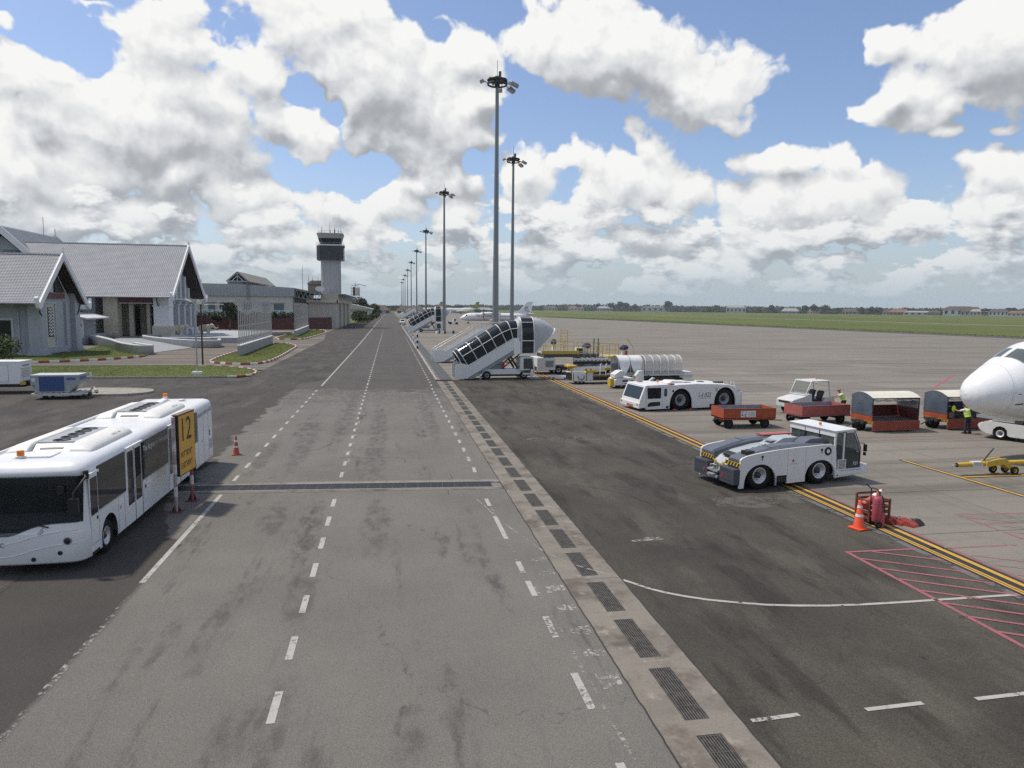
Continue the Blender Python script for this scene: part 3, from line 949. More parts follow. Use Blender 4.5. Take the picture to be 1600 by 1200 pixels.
struct(link('grass', me), 'stuff')

P_PALE = paint('pale_wear', (.12, .112, .098), .70, 2.2)
for pts in ([(1110, 778), (1250, 770), (1262, 786), (1190, 794), (1120, 790)], [(812, 684), (985, 680), (988, 686), (830, 690)]):
    sheet('worn_patch', [tuple(g(x, y)[:2]) for x, y in pts], -.004, P_PALE)

sheet('channel_fill', rect(4.1, 4.53, 27.2, 29.7), -.06, DRAINM)
rs_ = random.Random(8)
sm = Mk()
for x0 in (4.49, 6.085):
    pts = []; y = -4.0
    while y < 71.5:
        pts.append((x0 + rs_.gauss(0, .007), y)); y += rs_.uniform(.15, .4)
    sm.poly(pts, .034, .0065)
sm.done('dirt_seam', P_BLACK)
# sealed cracks and small chips on the pavements
ck = Mk()
for (x, y, n, a) in ((9.5, 24, 14, 1.2), (12.5, 30.5, 10, .3), (8.2, 34, 16, 1.5), (2.2, 27, 10, 1.4), (.6, 33, 12, 1.6), (-4.4, 36, 9, 1.1), (13.4, 26.2, 9, 2.2), (10.8, 41, 12, 1.3), (-8.8, 40, 10, 1.7), (-13, 31, 14, .4)):
    pts = [(x, y)]
    for _ in range(n):
        a += rs_.gauss(0, .35); x += .35 * math.cos(a); y += .35 * math.sin(a); pts.append((x, y))
    ck.poly(pts, .022, .0015)
ck.done('crack', P_BLACK)

# ---------------------------------------------------------------- terminal buildings
def wbuild(mb, name, m, root, parent=None, **k):
    """build world-space geometry under a thing (its root is not rotated)"""
    L = root.location
    mb.v = [(x - L.x, y - L.y, z - L.z) for x, y, z in mb.v]
    return mb.build(name, m, parent or root, **k)


WALLG = pm('grey_render', (.36, .385, .42), .85, var=.08, scale=.8, dirt=.28, dirtcol=(.22, .23, .24), streak=(1, 1, .14))
WALLL = pm('pale_render', (.52, .54, .56), .85, var=.06, scale=.6, dirt=.08, dirtcol=(.3, .3, .3))
WALLC = pm('cream_render', (.52, .49, .40), .8, var=.06, scale=.8, dirt=.1, dirtcol=(.3, .27, .2))
BARGE = pm('barge_white', (.70, .71, .72), .6, var=.05, scale=1, dirt=.12, dirtcol=(.4, .4, .4))
TIMBER = pm('dark_timber', (.035, .026, .024), .7, var=.3, scale=3)
MAROON = pm('maroon_trim', (.13, .04, .045), .6, var=.15)
ROOFU = pm('roof_underside', (.10, .095, .09), .8)


def tile_mat():
    m = bpy.data.materials.new('grey_roof_tile'); m.use_nodes = True
    N = NT(m.node_tree); b = m.node_tree.nodes['Principled BSDF']
    co = N.n('ShaderNodeTexCoord').outputs['Object']
    big = N.noise(co, .5, 5, .6); fine = N.noise(co, 9, 3, .6)
    c = N.mix(N.lin(big, .3, .7), (.268, .288, .318, 1), (.215, .232, .26, 1))
    N.put(b.inputs['Base Color'], N.scale(c, N.lin(fine, .3, .7, .85, 1.15)))
    b.inputs['Roughness'].default_value = .6
    return m


TILE = tile_mat()


def roof_slope(root, ridge, eave, axis, a0, a1, rows=26, pitch=.36):
    """tiled slope: stepped courses of half-round tiles. ridge/eave: (across, z); axis: direction the ridge runs"""
    mb = MB()
    (r, rz_), (e, ez) = ridge, eave
    nrm = Vector((ez - rz_, 0, -(e - r))); nrm = nrm.normalized() * (1 if -(e - r) * 1 > 0 else 1)
    nx, nz = (rz_ - ez), abs(e - r); Ln = math.hypot(nx, nz); nx, nz = nx / Ln * (1 if e > r else -1), nz / Ln
    n = max(2, int(abs(a1 - a0) / pitch)); sub = 2
    cols = [a0 + (a1 - a0) * i / (n * sub) for i in range(n * sub + 1)]
    def P(ac, z, al): return (al, ac, z) if axis == 'x' else (ac, al, z)
    for k in range(rows):
        t0, t1 = k / rows, (k + 1) / rows + .012
        vs = []
        for i, c in enumerate(cols):
            up = .045 * (1 if i % sub == 1 else 0)
            for t, lift in ((t0, .0), (t1, .05)):
                ac = r + (e - r) * t + nx * (lift + up); z = rz_ + (ez - rz_) * t + nz * (lift + up)
                vs.append(P(ac, z, c))
            ac = r + (e - r) * t1 + nx * -.01; z = rz_ + (ez - rz_) * t1 - .01
            vs.append(P(ac, z, c))
        fs = []
        for i in range(len(cols) - 1):
            o = i * 3
            fs += [(o, o + 3, o + 4, o + 1), (o + 1, o + 4, o + 5, o + 2)]
        mb.add(vs, fs, False)
    o = wbuild(mb, 'roof_tile', TILE, root)
    o['kind'] = 'stuff'
    return o


def gable_roof(root, axis_x0, axis_x1, yc, span, ze, za, drop=0.0, rows=26, far_tips=True):
    """ridge along X from axis_x0 to axis_x1 (the gable at axis_x1); both slopes, soffit, ridge, bargeboards, finials"""
    for s in (-1, 1):
        roof_slope(root, (yc, za), (yc + s * span, ze), 'x', axis_x0, axis_x1 - .1, rows)
    sf = MB()
    for s in (-1, 1):
        sf.quad((axis_x0, yc, za - .25), (axis_x1 - .1, yc, za - .25), (axis_x1 - .1, yc + s * span, ze - .22), (axis_x0, yc + s * span, ze - .22))
        sf.quad((axis_x0, yc + s * span, ze - .22), (axis_x1 - .1, yc + s * span, ze - .22), (axis_x1 - .1, yc + s * span, ze + .06), (axis_x0, yc + s * span, ze + .06))
    wbuild(sf, 'soffit', TIMBER, root)
    rd = MB()
    x = axis_x0
    while x < axis_x1 - .5:
        rd.box(((x + .25), yc, za + .10), (.46, .40, .22), top=(1, .45)); x += .5
    o = wbuild(rd, 'ridge_tile', TILE, root); o['kind'] = 'stuff'
    for s in (-1, 1):
        b = MB(); w = .75
        sl = Vector((0, s * span, ze - za)); Ld = sl.length; sl.normalize(); up = Vector((0, -sl.z * s, sl.y * s))
        up = Vector((0, sl.z * -s, abs(sl.y)))
        a = Vector((axis_x1, yc, za)); e = a + sl * (Ld + .25)
        tip = a + Vector((0, -s * .0, .95))
        pts = [a - up * .45 + Vector((0, 0, -.1)), e - up * .48, e + up * .30, a + up * .30, tip]
        poly = [(p.y, p.z) for p in pts]
        b.prism(poly, 'x', axis_x1 - .12, axis_x1 + .12 + (.004 if s > 0 else 0))
        bb = wbuild(b, 'bargeboard', BARGE, root)
        # upturned eave finial
        f = MB(); c = e
        prof = [(0, -.55), (.35 * s, -.70), (.75 * s, -.45), (1.0 * s, .1), (1.05 * s, .85), (.85 * s, 1.05), (.72 * s, .55), (.5 * s, .25), (.0, .30), (-.35 * s, .35), (-.35 * s, -.3)]
        f.prism([(c.y + p[0], c.z + p[1] - .05) for p in prof], 'x', axis_x1 - .2, axis_x1 + .2)
        wbuild(f, 'finial', BARGE, root, bb)


def hip_faces(): pass


# --- pavilion with the carved panel
pav = thing('pavilion', 'low grey pavilion with steep tiled gable and carved white wall panel behind the planted bush', 'building', (-47.6, 114.2, 0))
gable_roof(pav, -78, -45.9, 113.9, 7.5, 7.35, 14.2, rows=32)
m = MB()
m.bx(-78, -47.6, 109.7, 119.6, 0, 7.9)
m.prism([(109.7, 7.9), (119.6, 7.9), (114.65, 12.6)], 'x', -60, -47.6)
wbuild(m, 'wall', WALLG, pav)
for y, w in ((108.95, 1.5), (119.9, 1.7)):
    m = MB().bx(-48.6, -46.9, y - w / 2 + .4, y + w / 2 + .4, .9, 7.4).bx(-48.9, -46.6, y - w / 2 + .1, y + w / 2 + .7, 0, .45).bx(-48.75, -46.75, y - w / 2 + .25, y + w / 2 + .55, .45, .9).bx(-48.5, -47.0, y - w / 2 + .5, y + w / 2 + .2, 7.4, 9.4 if w > 1.6 else 8.4)
    wbuild(m, 'pier', WALLG, pav)
m = MB().bx(-47.62, -47.35, 109.9, 110.7, .5, 7.4).bx(-47.62, -47.3, 117.3, 118.1, .5, 7.4).bx(-47.62, -47.25, 110.7, 117.3, .2, 1.1)
wbuild(m, 'pilaster', WALLG, pav)
m = MB().bx(-47.6, -47.30, 110.9, 114.1, 7.25, 7.45).bx(-47.6, -47.30, 110.9, 114.1, 1.0, 1.15).bx(-47.6, -47.34, 110.85, 111.0, 1.15, 7.25).bx(-47.6, -47.34, 114.0, 114.15, 1.15, 7.25)
wbuild(m, 'panel_frame', WALLL, pav)
cp = wbuild(MB().bx(-47.6, -47.42, 111.3, 113.7, 1.15, 7.2), 'carved_panel', WALLC, pav)
wbuild(MB().bx(-47.42, -47.40, 111.65, 113.35, 2.5, 6.75), 'dark_ground', BLACK, pav, cp)
sc = MB()
rs = random.Random(3)
for k in range(9):
    zc = 2.8 + k * .45
    for s in (-1, 1):
        pts = []
        for q in range(12):
            a = q / 11 * 4.6; r = .33 - .022 * q
            pts.append((-47.36, 112.5 + s * (.34 + r * math.cos(a)), zc + r * math.sin(a) * .9))
        sc.tube(pts, [.085 - .004 * q for q in range(12)], 5)
    sc.sphere((-47.37, 112.5, zc), (.05, .1, .16), 7, 5)
wbuild(sc, 'carving', BARGE, pav, cp)
wbuild(MB().bx(-47.62, -47.28, 110.6, 117.2, 8.0, 8.75), 'maroon_beam', MAROON, pav)
wbuild(MB().prism([(110.3, 8.9), (113.4, 8.9), (113.4, 11.4), (112.6, 11.4)], 'x', -47.6, -47.3), 'gable_infill', WALLL, pav)
wbuild(MB().prism([(114.4, 8.9), (117.6, 8.9), (115, 11.6), (114.4, 11.6)], 'x', -47.58, -47.4), 'gable_opening_shade', BLACK, pav)  # black plate on the wall paints the shade of an open gable
for y in (107.6, 120.9):
    wbuild(MB().tube([(-46.9, y + (1.2 if y < 110 else -1.0), 5.6), (-46.8, y + .5 * (1 if y < 110 else -1), 6.0), (-46.7, y, 7.3)], .09, 6), 'eave_bracket', TIMBER, pav)
for x0, x1 in ((-53.9, -50.9), (-62, -58.5)):
    w = wbuild(MB().bx(x0, x1, 109.58, 109.72, 2.0, 5.2), 'window', WALLL, pav)
    wbuild(MB().bx(x0 + .3, x1 - .3, 109.55, 109.6, 2.3, 4.9), 'pane', GLASS, pav, w)
wbuild(MB().tube([(-78, 106.35, 7.22), (-46.2, 106.35, 7.22)], .11, 6), 'gutter', MGREY, pav)
for x in (-50.2, -57.2): wbuild(MB().tube([(x, 106.4, 7.2), (x, 109.4, 6.7), (x, 109.55, 6.4), (x, 109.55, .3)], .07, 6), 'downpipe', WALLL, pav)
for x in (-56.6,):
    ac = wbuild(MB().bx(x, x + 1.3, 109.0, 109.6, 1.0, 2.0), 'air_conditioner', WHITE2, pav)
    wbuild(MB().cyl((x + .55, 108.98, 1.5), (x + .55, 109.02, 1.5), .38, n=16), 'fan_grille', DARKM, pav, ac)
m = MB().bx(-78, -49, 109.4, 109.7, 0, .5)
wbuild(m, 'plinth', WALLG, pav)

pav.location.y -= 1.1; pav.location.x -= .3

# --- linking veranda
ver = thing('veranda', 'small lean-to veranda with pale roof and railing between pavilion and hall', 'building', (-53, 138, 0))
wbuild(MB().prism([(-56.6, 6.0), (-49.4, 4.55), (-49.4, 4.80), (-56.6, 6.3)], 'y', 137, 149), 'roof', WALLL, ver)
wbuild(MB().bx(-57, -50.4, 137.2, 148, 0, 1.25), 'plinth', WALLG, ver)
wbuild(MB().bx(-57, -50.2, 142, 142.3, 1.25, 5), 'back_wall', WALLG, ver)
wbuild(MB().bx(-57, -53, 140.8, 149, 6.3, 7.6), 'upper_wall', WALLL, ver)
for x in (-55.6, -53.0, -50.6):
    c = wbuild(MB().bx(x - .25, x + .25, 137.4, 137.9, 1.25, 4.7), 'column', WALLL, ver)
    wbuild(MB().tube([(x + .1, 137.3, 3.4), (x + .1, 136.9, 3.9), (x + .2, 136.7, 4.6)], .09, 5), 'bracket', TIMBER, ver, c)
rl = wbuild(MB().bx(-55.4, -50.8, 137.55, 137.75, 2.25, 2.45), 'railing', WALLL, ver)
for k in range(15):
    wbuild(MB().bx(-55.3 + k * .31, -55.16 + k * .31, 137.58, 137.72, 1.25, 2.25), 'baluster', WALLL, ver, rl)

ver.location.x -= 3.4

# --- main hall with the portico
hall = thing('arrivals_hall', 'large grey tiled hall with white gable boards and columned portico', 'building', (-46, 161, 0))
gable_roof(hall, -76, -41.6, 161.0, 12.4, 8.9, 19.6, rows=42)
m = MB()
m.bx(-80, -59.0, 152.0, 170, 0, 9.6)
m.bx(-59.0, -57, 152.0, 170, 0, 9.0)
wbuild(m, 'wall', WALLG, hall)
wbuild(MB().bx(-80, -44, 151.4, 152.0, 9.0, 9.35).bx(-80, -44, 170, 170.6, 9.0, 9.35), 'eave_beam', TIMBER, hall)
wbuild(MB().bx(-58.8, -40.5, 150.6, 171.5, 0, .95), 'porch_floor', pm('porch_stone', (.30, .30, .31), .7, var=.08), hall)
wbuild(MB().bx(-55.2, -52.6, 151.0, 153.2, .95, 8.9), 'stone_pier', WALLC, hall)
wbuild(MB().bx(-52.6, -46.4, 151.6, 152.2, 7.6, 8.9), 'porch_beam', MAROON, hall)
wbuild(MB().bx(-52.6, -46.4, 151.45, 151.6, 7.45, 7.62), 'beam_lip', WALLL, hall)
wbuild(MB().bx(-57, -44.5, 159.5, 160, .95, 9), 'porch_back_wall', WALLC, hall)
for x0, x1 in ((-56.5, -55.2), (-52.2, -51.2), (-49.0, -48.3)):
    wbuild(MB().bx(x0, x1, 159.3, 159.52, .95, 7.0), 'door', GLASS, hall)
for x0, x1 in ((-51.4, -50.6), (-48.1, -47.5)):
    wbuild(MB().bx(x0, x1, 153.6, 154.4, .95, 8.9), 'column', WALLC, hall)
wbuild(MB().bx(-47.2, -45.4, 157.2, 157.4, 2.6, 5.2), 'window', GLASS, hall)
pr = wbuild(MB().bx(-46.2, -43.3, 151.6, 154.4, 3.0, 8.6), 'corner_pier', BARGE, hall)
wbuild(MB().bx(-46.5, -43.0, 151.3, 154.7, .95, 3.0), 'pier_base', WALLC, hall, pr)
for z_ in (3.0, 6.9): wbuild(MB().bx(-46.35, -43.15, 151.45, 154.55, z_, z_ + .25), 'pier_moulding', BARGE, hall, pr)
wbuild(MB().tube([(-76, 148.45, 8.72), (-41.8, 148.45, 8.72)], .13, 6), 'gutter', MGREY, hall)
wbuild(MB().tube([(-45.2, 151.5, 7.0), (-45.2, 150.9, 7.6), (-45.2, 150.1, 9.0)], .12, 6), 'eave_bracket', TIMBER, hall, pr)
m = MB().bx(-45.2, -44.6, 154.4, 171, 5.8, 11.0).prism([(151, 11.0), (171, 11.0), (161, 18.6)], 'x', -45.2, -44.6)
gw = wbuild(m, 'gable_wall', WALLG, hall)
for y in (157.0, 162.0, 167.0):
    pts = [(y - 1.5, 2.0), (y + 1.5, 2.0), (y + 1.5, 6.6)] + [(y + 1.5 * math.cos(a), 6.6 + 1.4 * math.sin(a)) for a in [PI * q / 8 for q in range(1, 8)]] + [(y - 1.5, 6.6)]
    wbuild(MB().prism(pts, 'x', -44.62, -44.5), 'arch', pm('arch_shade', (.17, .18, .19), .8), hall)  # flat dark panel, the arch's shade put into its colour
for y in (158.4, 162.9, 167.4, 171.2):
    c = wbuild(MB().bx(-44.6, -43.3, y - .55, y + .55, .95, 7.2).bx(-44.8, -43.1, y - .75, y + .75, 7.2, 7.5), 'column', WALLL, hall)
    wbuild(MB().bx(-44.9, -43.0, y - .85, y + .85, .95, 2.4), 'column_base', WALLL, hall, c)
for y, z1 in ((156.0, 11.2), (158.8, 13.6), (161.9, 15.6), (165.3, 13.4), (168.0, 11.0)):
    wbuild(MB().bx(-44.6, -43.7, y - .6, y + .6, 8.8, z1), 'gable_post', WALLL, hall)
for y in (157.4, 163.5): wbuild(MB().bx(-44.62, -44.2, y - .9, y + .9, 9.2, 11.4), 'gable_opening_shade', BLACK, hall)  # solid black blocks stand in for shade inside the openings
wbuild(MB().bx(-44.7, -44.1, 154.6, 171.4, 8.3, 8.8), 'string_course', WALLL, hall)

# --- hall behind, ridge along the road
rear = thing('rear_hall', 'tall grey tiled hall with white gable boards standing behind the pavilion', 'building', (-76, 166, 0))
for s in (-1, 1): roof_slope(rear, (-76.2, 22.6), (-76.2 + s * 14, 9.4), 'y', 157.3, 182.5, 42)
wbuild(MB().bx(-87, -65, 159, 181, 0, 10.5).prism([(-87, 10.5), (-65, 10.5), (-76.2, 20.6)], 'y', 159, 181), 'wall', WALLG, rear)
for yy in (157.2, 182.6):
    for s in (-1, 1):
        wbuild(MB().prism([(-76.2, 21.6), (-76.2 + s * 14.2, 8.2), (-76.2 + s * 14.2, 9.6), (-76.2, 23.2), (-76.2, 24.4)], 'y', yy - .14, yy + .14 + (.004 if s > 0 else 0)), 'bargeboard', BARGE, rear)
wbuild(MB().cyl((-74.9, 174, 22), (-74.9, 174, 26.2), .05, n=5), 'lightning_rod', DARKM, rear)

# ---------------------------------------------------------------- ramp walls of the porch
RW = pm('ramp_white', (.45, .47, .49), .75, var=.08, scale=.8, dirt=.22, dirtcol=(.26, .27, .27))


def low_wall(name, label, pts, h0, h1, w=.55):
    p = smooth(pts, 6)
    rings = []
    for i, q in enumerate(p):
        d = (p[min(i + 1, len(p) - 1)] - p[max(i - 1, 0)]).normalized(); n = Vector((-d.y, d.x, 0)) * w / 2
        h = h0 + (h1 - h0) * i / (len(p) - 1)
        rings.append([q - n, q + n, q + n + Vector((0, 0, h * .86)), q + n * 1.2 + Vector((0, 0, h * .9)), q + n * .7 + Vector((0, 0, h)), q - n * .7 + Vector((0, 0, h)), q - n * 1.2 + Vector((0, 0, h * .9)), q - n + Vector((0, 0, h * .86))])
    L = p[0].copy()
    t = thing(name, label, 'wall', L)
    m = MB().loft(rings, True, True)
    wbuild(m, 'coping_wall', RW, t)
    return t


low_wall('ramp_wall', 'long curved white ramp wall winding round the pavilion lawn', [(-53.5, 151), (-54.5, 143), (-50, 135), (-45, 126), (-40.5, 117), (-37, 111.8), (-35.2, 110.6), (-34.9, 113), (-38.5, 119), (-40.5, 123)], 1.8, 1.25)
low_wall('ramp_wall', 'short curved white ramp wall below the porch columns', [(-45, 152), (-46.6, 147), (-44.5, 142.5), (-40, 136), (-35, 130.5), (-31, 128.5), (-29.4, 130.5), (-30.5, 136)], 1.5, 1.3)
low_wall('ramp_wall', 'straight white terrace wall in front of the stone elephants', [(-43, 146.0), (-38.5, 145.2), (-34, 144.4)], 1.1, 1.1)
low_wall('ramp_wall', 'pale far terrace wall running toward the red hoarding', [(-38, 180), (-30, 182), (-24.5, 186)], 1.0, 1.0)
rp = MB()
rp.quad((-53, 150.5, .96), (-43, 150.5, .96), (-33, 131, .05), (-36, 113, .0), (-48, 133, .5))
struct(rp.build('ramp', pm('ramp_paving', (.27, .28, .29), .8, var=.1, scale=.6, dirt=.25)))
struct(MB().bx(-43, -29.5, 146.5, 190, -.1, 1.0).build('terrace', pm('terrace_stone', (.34, .36, .38), .8, var=.1, scale=.5, dirt=.2)))


# ---------------------------------------------------------------- stone elephants
def elephant(loc, label):
    t = thing('elephant_statue', label, 'statue', loc, -.15, 'stone elephants on the terrace', .85)
    st = pm('carved_stone', (.42, .39, .33), .85, var=.15, scale=2, dirt=.3, dirtcol=(.2, .16, .11))
    def ring(c, ry, rz, n=12): return [(c[0], c[1] + ry * math.cos(2 * PI * k / n), c[2] + rz * math.sin(2 * PI * k / n)) for k in range(n)]
    b = MB()
    b.loft([ring(*q) for q in (((-1.55, 0, 1.55), .12, .2), ((-1.45, 0, 1.6), .45, .55), ((-1.0, 0, 1.65), .68, .75), ((-.2, 0, 1.6), .74, .78), ((.5, 0, 1.75), .64, .72), ((.95, 0, 1.95), .45, .55), ((1.2, 0, 2.1), .42, .50), ((1.55, 0, 2.2), .40, .48), ((1.85, 0, 2.12), .30, .38), ((2.05, 0, 1.95), .19, .23), ((2.25, 0, 1.72), .15, .16), ((2.5, 0, 1.58), .12, .13), ((2.78, 0, 1.62), .10, .11), ((2.95, 0, 1.82), .085, .09), ((2.98, 0, 2.05), .07, .06), ((2.85, 0, 2.2), .055, .05))])
    for x, y in ((-1.05, .38), (-1.05, -.38), (.55, .36), (.55, -.36)):
        b.tube([(x, y, 1.5), (x + .03, y, .95), (x - .02, y, .5), (x, y, .06), (x, y, 0)], [.36, .29, .24, .26, .28], 10)
    b.tube([(-1.5, 0, 1.9), (-1.72, 0, 1.5), (-1.74, 0, .9)], [.06, .05, .07], 6)
    b.build('body', st, t)
    for s in (-1, 1):
        MB().prism([(.95, 2.45), (1.25, 2.55), (1.35, 2.1), (1.25, 1.6), (1.0, 1.45), (.82, 1.8)], 'y', s * .44, s * .50).build('ear', st, t)
        MB().tube([(1.92, s * .2, 1.8), (2.15, s * .26, 1.55), (2.4, s * .26, 1.55)], [.06, .05, .02], 6).build('tusk', BARGE, t)
    MB().bx(-.75, .35, -.77, .77, 1.25, 2.41).build('saddle_cloth', pm('stone_cloth', (.36, .31, .22), .85, var=.2, scale=4), t)
    MB().bx(-1.9, 1.3, -1, 1, -.25, .0).build('plinth', WALLL, t)
    return t


elephant((-40.3, 147.5, 1.35), 'pale stone elephant with curled trunk beside the portico columns')
elephant((-36.6, 152, 1.35), 'pale stone elephant half hidden behind the black lamp post')

# ---------------------------------------------------------------- lamp posts, bar screens, hoarding
l1 = thing('street_lamp', 'grey twin-headed street lamp on a white footing at the grass edge', 'street lamp', (-19.8, 78.1, .1), 0, 'lamp posts by the terminal')
MB().cyl((0, 0, 0), (0, 0, 7.6), .085, .06, 10).build('post', STEEL, l1)
MB().bx(-.45, .45, -.35, .35, -.1, .28).build('footing', BARGE, l1)
for s in (-1, 1):
    a = MB().tube([(0, 0, 7.3), (s * .25, 0, 7.45), (s * .45, 0, 7.5)], .035, 6).build('arm', STEEL, l1)
    MB().box((s * .62, 0, 7.6), (.62, .32, .10), ry=-s * .45).build('lamp_head', BARGE, a)
l2 = thing('street_lamp', 'slim black lamp post with a short side arm', 'street lamp', (-22.1, 89.8, .1), 0, 'lamp posts by the terminal')
MB().cyl((0, 0, 0), (0, 0, 7.4), .10, .07, 10).build('post', BLACK, l2)
MB().tube([(0, 0, 7.1), (1.0, 0, 7.25), (2.6, 0, 7.25)], .04, 5).build('arm', STEEL, l2)
MB().box((-.15, 0, 7.5), (.5, .4, .4), ry=.3).build('lamp_head', BARGE, l2)


def bar_screen(p0, p1, n, h, label):
    p0, p1 = Vector(p0), Vector(p1); d = (p1 - p0); L = d.length
    t = thing('bar_screen', label, 'fence', p0, math.atan2(d.y, d.x), 'tall bar screens by the road')
    MB().bx(-.3, L + .3, -.22, .22, 0, 1.35).build('base_wall', pm('screen_wall', (.30, .30, .30), .8, var=.12, scale=.6, dirt=.3), t)
    MB().bx(-.35, L + .35, -.27, .27, 1.35, 1.5).build('coping', BARGE, t)
    MB().bx(0, L, -.04, .04, 4.1, 4.22).build('rail', STEEL, t)
    MB().bx(0, L, -.04, .04, 2.2, 2.3).build('rail', STEEL, t)
    me = None
    for k in range(n):
        x = L * k / (n - 1)
        if me is None:
            me = MB().tube([(0, 0, 1.4), (0, 0, 6.4), (0, .05, 7.4), (0, .35, 8.0)], .085, 5).mesh('bar'); me.materials.append(pm('bar_steel', (.40, .40, .39), .5, .3, var=.12))
        o = link('bar', me, t, (x, 0, RND.uniform(-.02, .02)))
    return t


bar_screen((-21.4, 107.5, .1), (-22.6, 143.5, .1), 23, 8, 'tall grey bar screen on a low wall standing in the wide grass island')
bar_screen((-22.2, 175.5, .1), (-24.3, 222, .1), 16, 8, 'smaller grey bar screen standing on the farther grass island')


def hoarding(p0, p1, h, label, pw=2.45):
    p0, p1 = Vector(p0), Vector(p1); d = p1 - p0; L = d.length; n = max(1, int(L / pw))
    t = thing('hoarding', label, 'fence', p0, math.atan2(d.y, d.x), 'red hoardings')
    mt = pm('dark_red_sheet', (.085, .022, .024), .55, var=.15, scale=1.2, dirt=.15)
    me = MB()
    for q in range(8): me.bx(-L / n / 2 + .01 + q * (L / n - .02) / 8, -L / n / 2 + .01 + (q + 1) * (L / n - .02) / 8, -.03 if q % 2 else -.07, .03, .1, h)
    mm = me.mesh('panel'); mm.materials.append(mt)
    for k in range(n): link('panel', mm, t, ((k + .5) * L / n, RND.uniform(-.03, .03), RND.uniform(-.06, .06)))
    return t


hoarding((-62, 228, 0), (-29, 226, 0), 3.7, 'long dark red sheet hoarding behind the bar screens')
hoarding((-25.6, 227, 0), (-18.7, 240, 0), 3.8, 'short dark red hoarding beside the cream tower building')

# ---------------------------------------------------------------- domestic terminal with clerestory
ter = thing('domestic_terminal', 'long grey and cream terminal with balcony rail and brown clerestory roof', 'building', (-46, 245, 0))
CLAD = pm('grey_cladding', (.36, .375, .39), .55, var=.06, scale=1)
wbuild(MB().bx(-90, -31, 240, 300, 0, 10.4), 'wall', pm('cream_wall', (.54, .53, .46), .8, var=.06, scale=.4, dirt=.1, dirtcol=(.33, .31, .26)), ter)
m = MB().prism([(-90, 10.4), (-30.4, 10.4), (-30.4, 13.2), (-48, 14.1), (-90, 14.6)], 'y', 239.4, 300)
wbuild(m, 'clad_band', CLAD, ter)
rb = MB(); x = -80.0
while x < -31: rb.bx(x, x + .12, 239.32, 239.42, 10.5, 13.1); x += 1.0
o = wbuild(rb, 'cladding_rib', CLAD, ter); o['kind'] = 'stuff'
for x0, x1 in ((-64, -61), (-57, -54.5), (-53, -49.2), (-46.5, -43.5), (-40.7, -37.9), (-37.0, -33.5)):
    w = wbuild(MB().bx(x0, x1, 239.85, 240.02, 5.3, 8.1), 'window', WALLL, ter)
    wbuild(MB().bx(x0 + .2, x1 - .2, 239.8, 239.86, 5.5, 7.9), 'pane', pm('green_glass', (.10, .17, .17), .15), ter, w)
    wbuild(MB().bx(x0 - .2, x1 + .2, 239.2, 240, 8.3, 8.5), 'canopy', WALLL, ter, w)
bal = wbuild(MB().bx(-80, -30.5, 237.2, 240, 3.7, 4.3), 'balcony', WALLL, ter)
m = MB()
for z in (4.8, 5.3, 5.8): m.bx(-80, -30.5, 237.2, 237.4, z - .1, z + .12)
wbuild(m, 'handrail', BARGE, ter, bal)
x = -64.0
while x < -30:
    wbuild(MB().bx(x, x + .5, 237.15, 237.45, 4.3, 6.0), 'rail_post', BARGE, ter, bal); x += 2.9
BROWN = pm('brown_roof_sheet', (.21, .195, .17), .6, var=.08, scale=.5)
cl = MB()
cl.quad((-49.2, 241, 18.2), (-49.2, 296, 18.2), (-45.6, 296, 15.0), (-45.6, 241, 15.0)); cl.quad((-49.2, 241, 18.2), (-52.8, 241, 15.0), (-52.8, 296, 15.0), (-49.2, 296, 18.2))
cl.quad((-49.2, 241, 18.0), (-45.6, 241, 14.8), (-45.6, 296, 14.8), (-49.2, 296, 18.0))
cl.v = [(x + 1.2, y, z) for x, y, z in cl.v]
cr_ = wbuild(cl, 'clerestory_roof', BROWN, ter)
tr = MB()
for a, b in (((-52.3, 15.1), (-46.1, 15.1)), ((-52.5, 15.0), (-49.2, 17.9)), ((-45.9, 15.0), (-49.2, 17.9)), ((-49.2, 15.1), (-49.2, 17.8)), ((-51, 15.1), (-49.3, 16.8)), ((-47.4, 15.1), (-49.1, 16.8))):
    tr.cyl((a[0], 241.3, a[1]), (b[0], 241.3, b[1]), .14, n=5)
tr.v = [(x + 1.2, y, z) for x, y, z in tr.v]
wbuild(tr, 'truss', WALLL, ter, cr_)
wbuild(MB().bx(-51.5, -46.9, 243, 294, 14, 15.2), 'clerestory_wall', CLAD, ter)
for x in (-58.8, -44.5):
    ld = MB().bx(x - .4, x - .3, 239.2, 239.3, 5, 15.6).bx(x + .3, x + .4, 239.2, 239.3, 5, 15.6)
    for k in range(20): ld.bx(x - .3, x + .3, 239.22, 239.28, 5.3 + k * .5, 5.38 + k * .5)
    wbuild(ld, 'ladder', pm('brown_ladder', (.22, .19, .17), .7), ter)

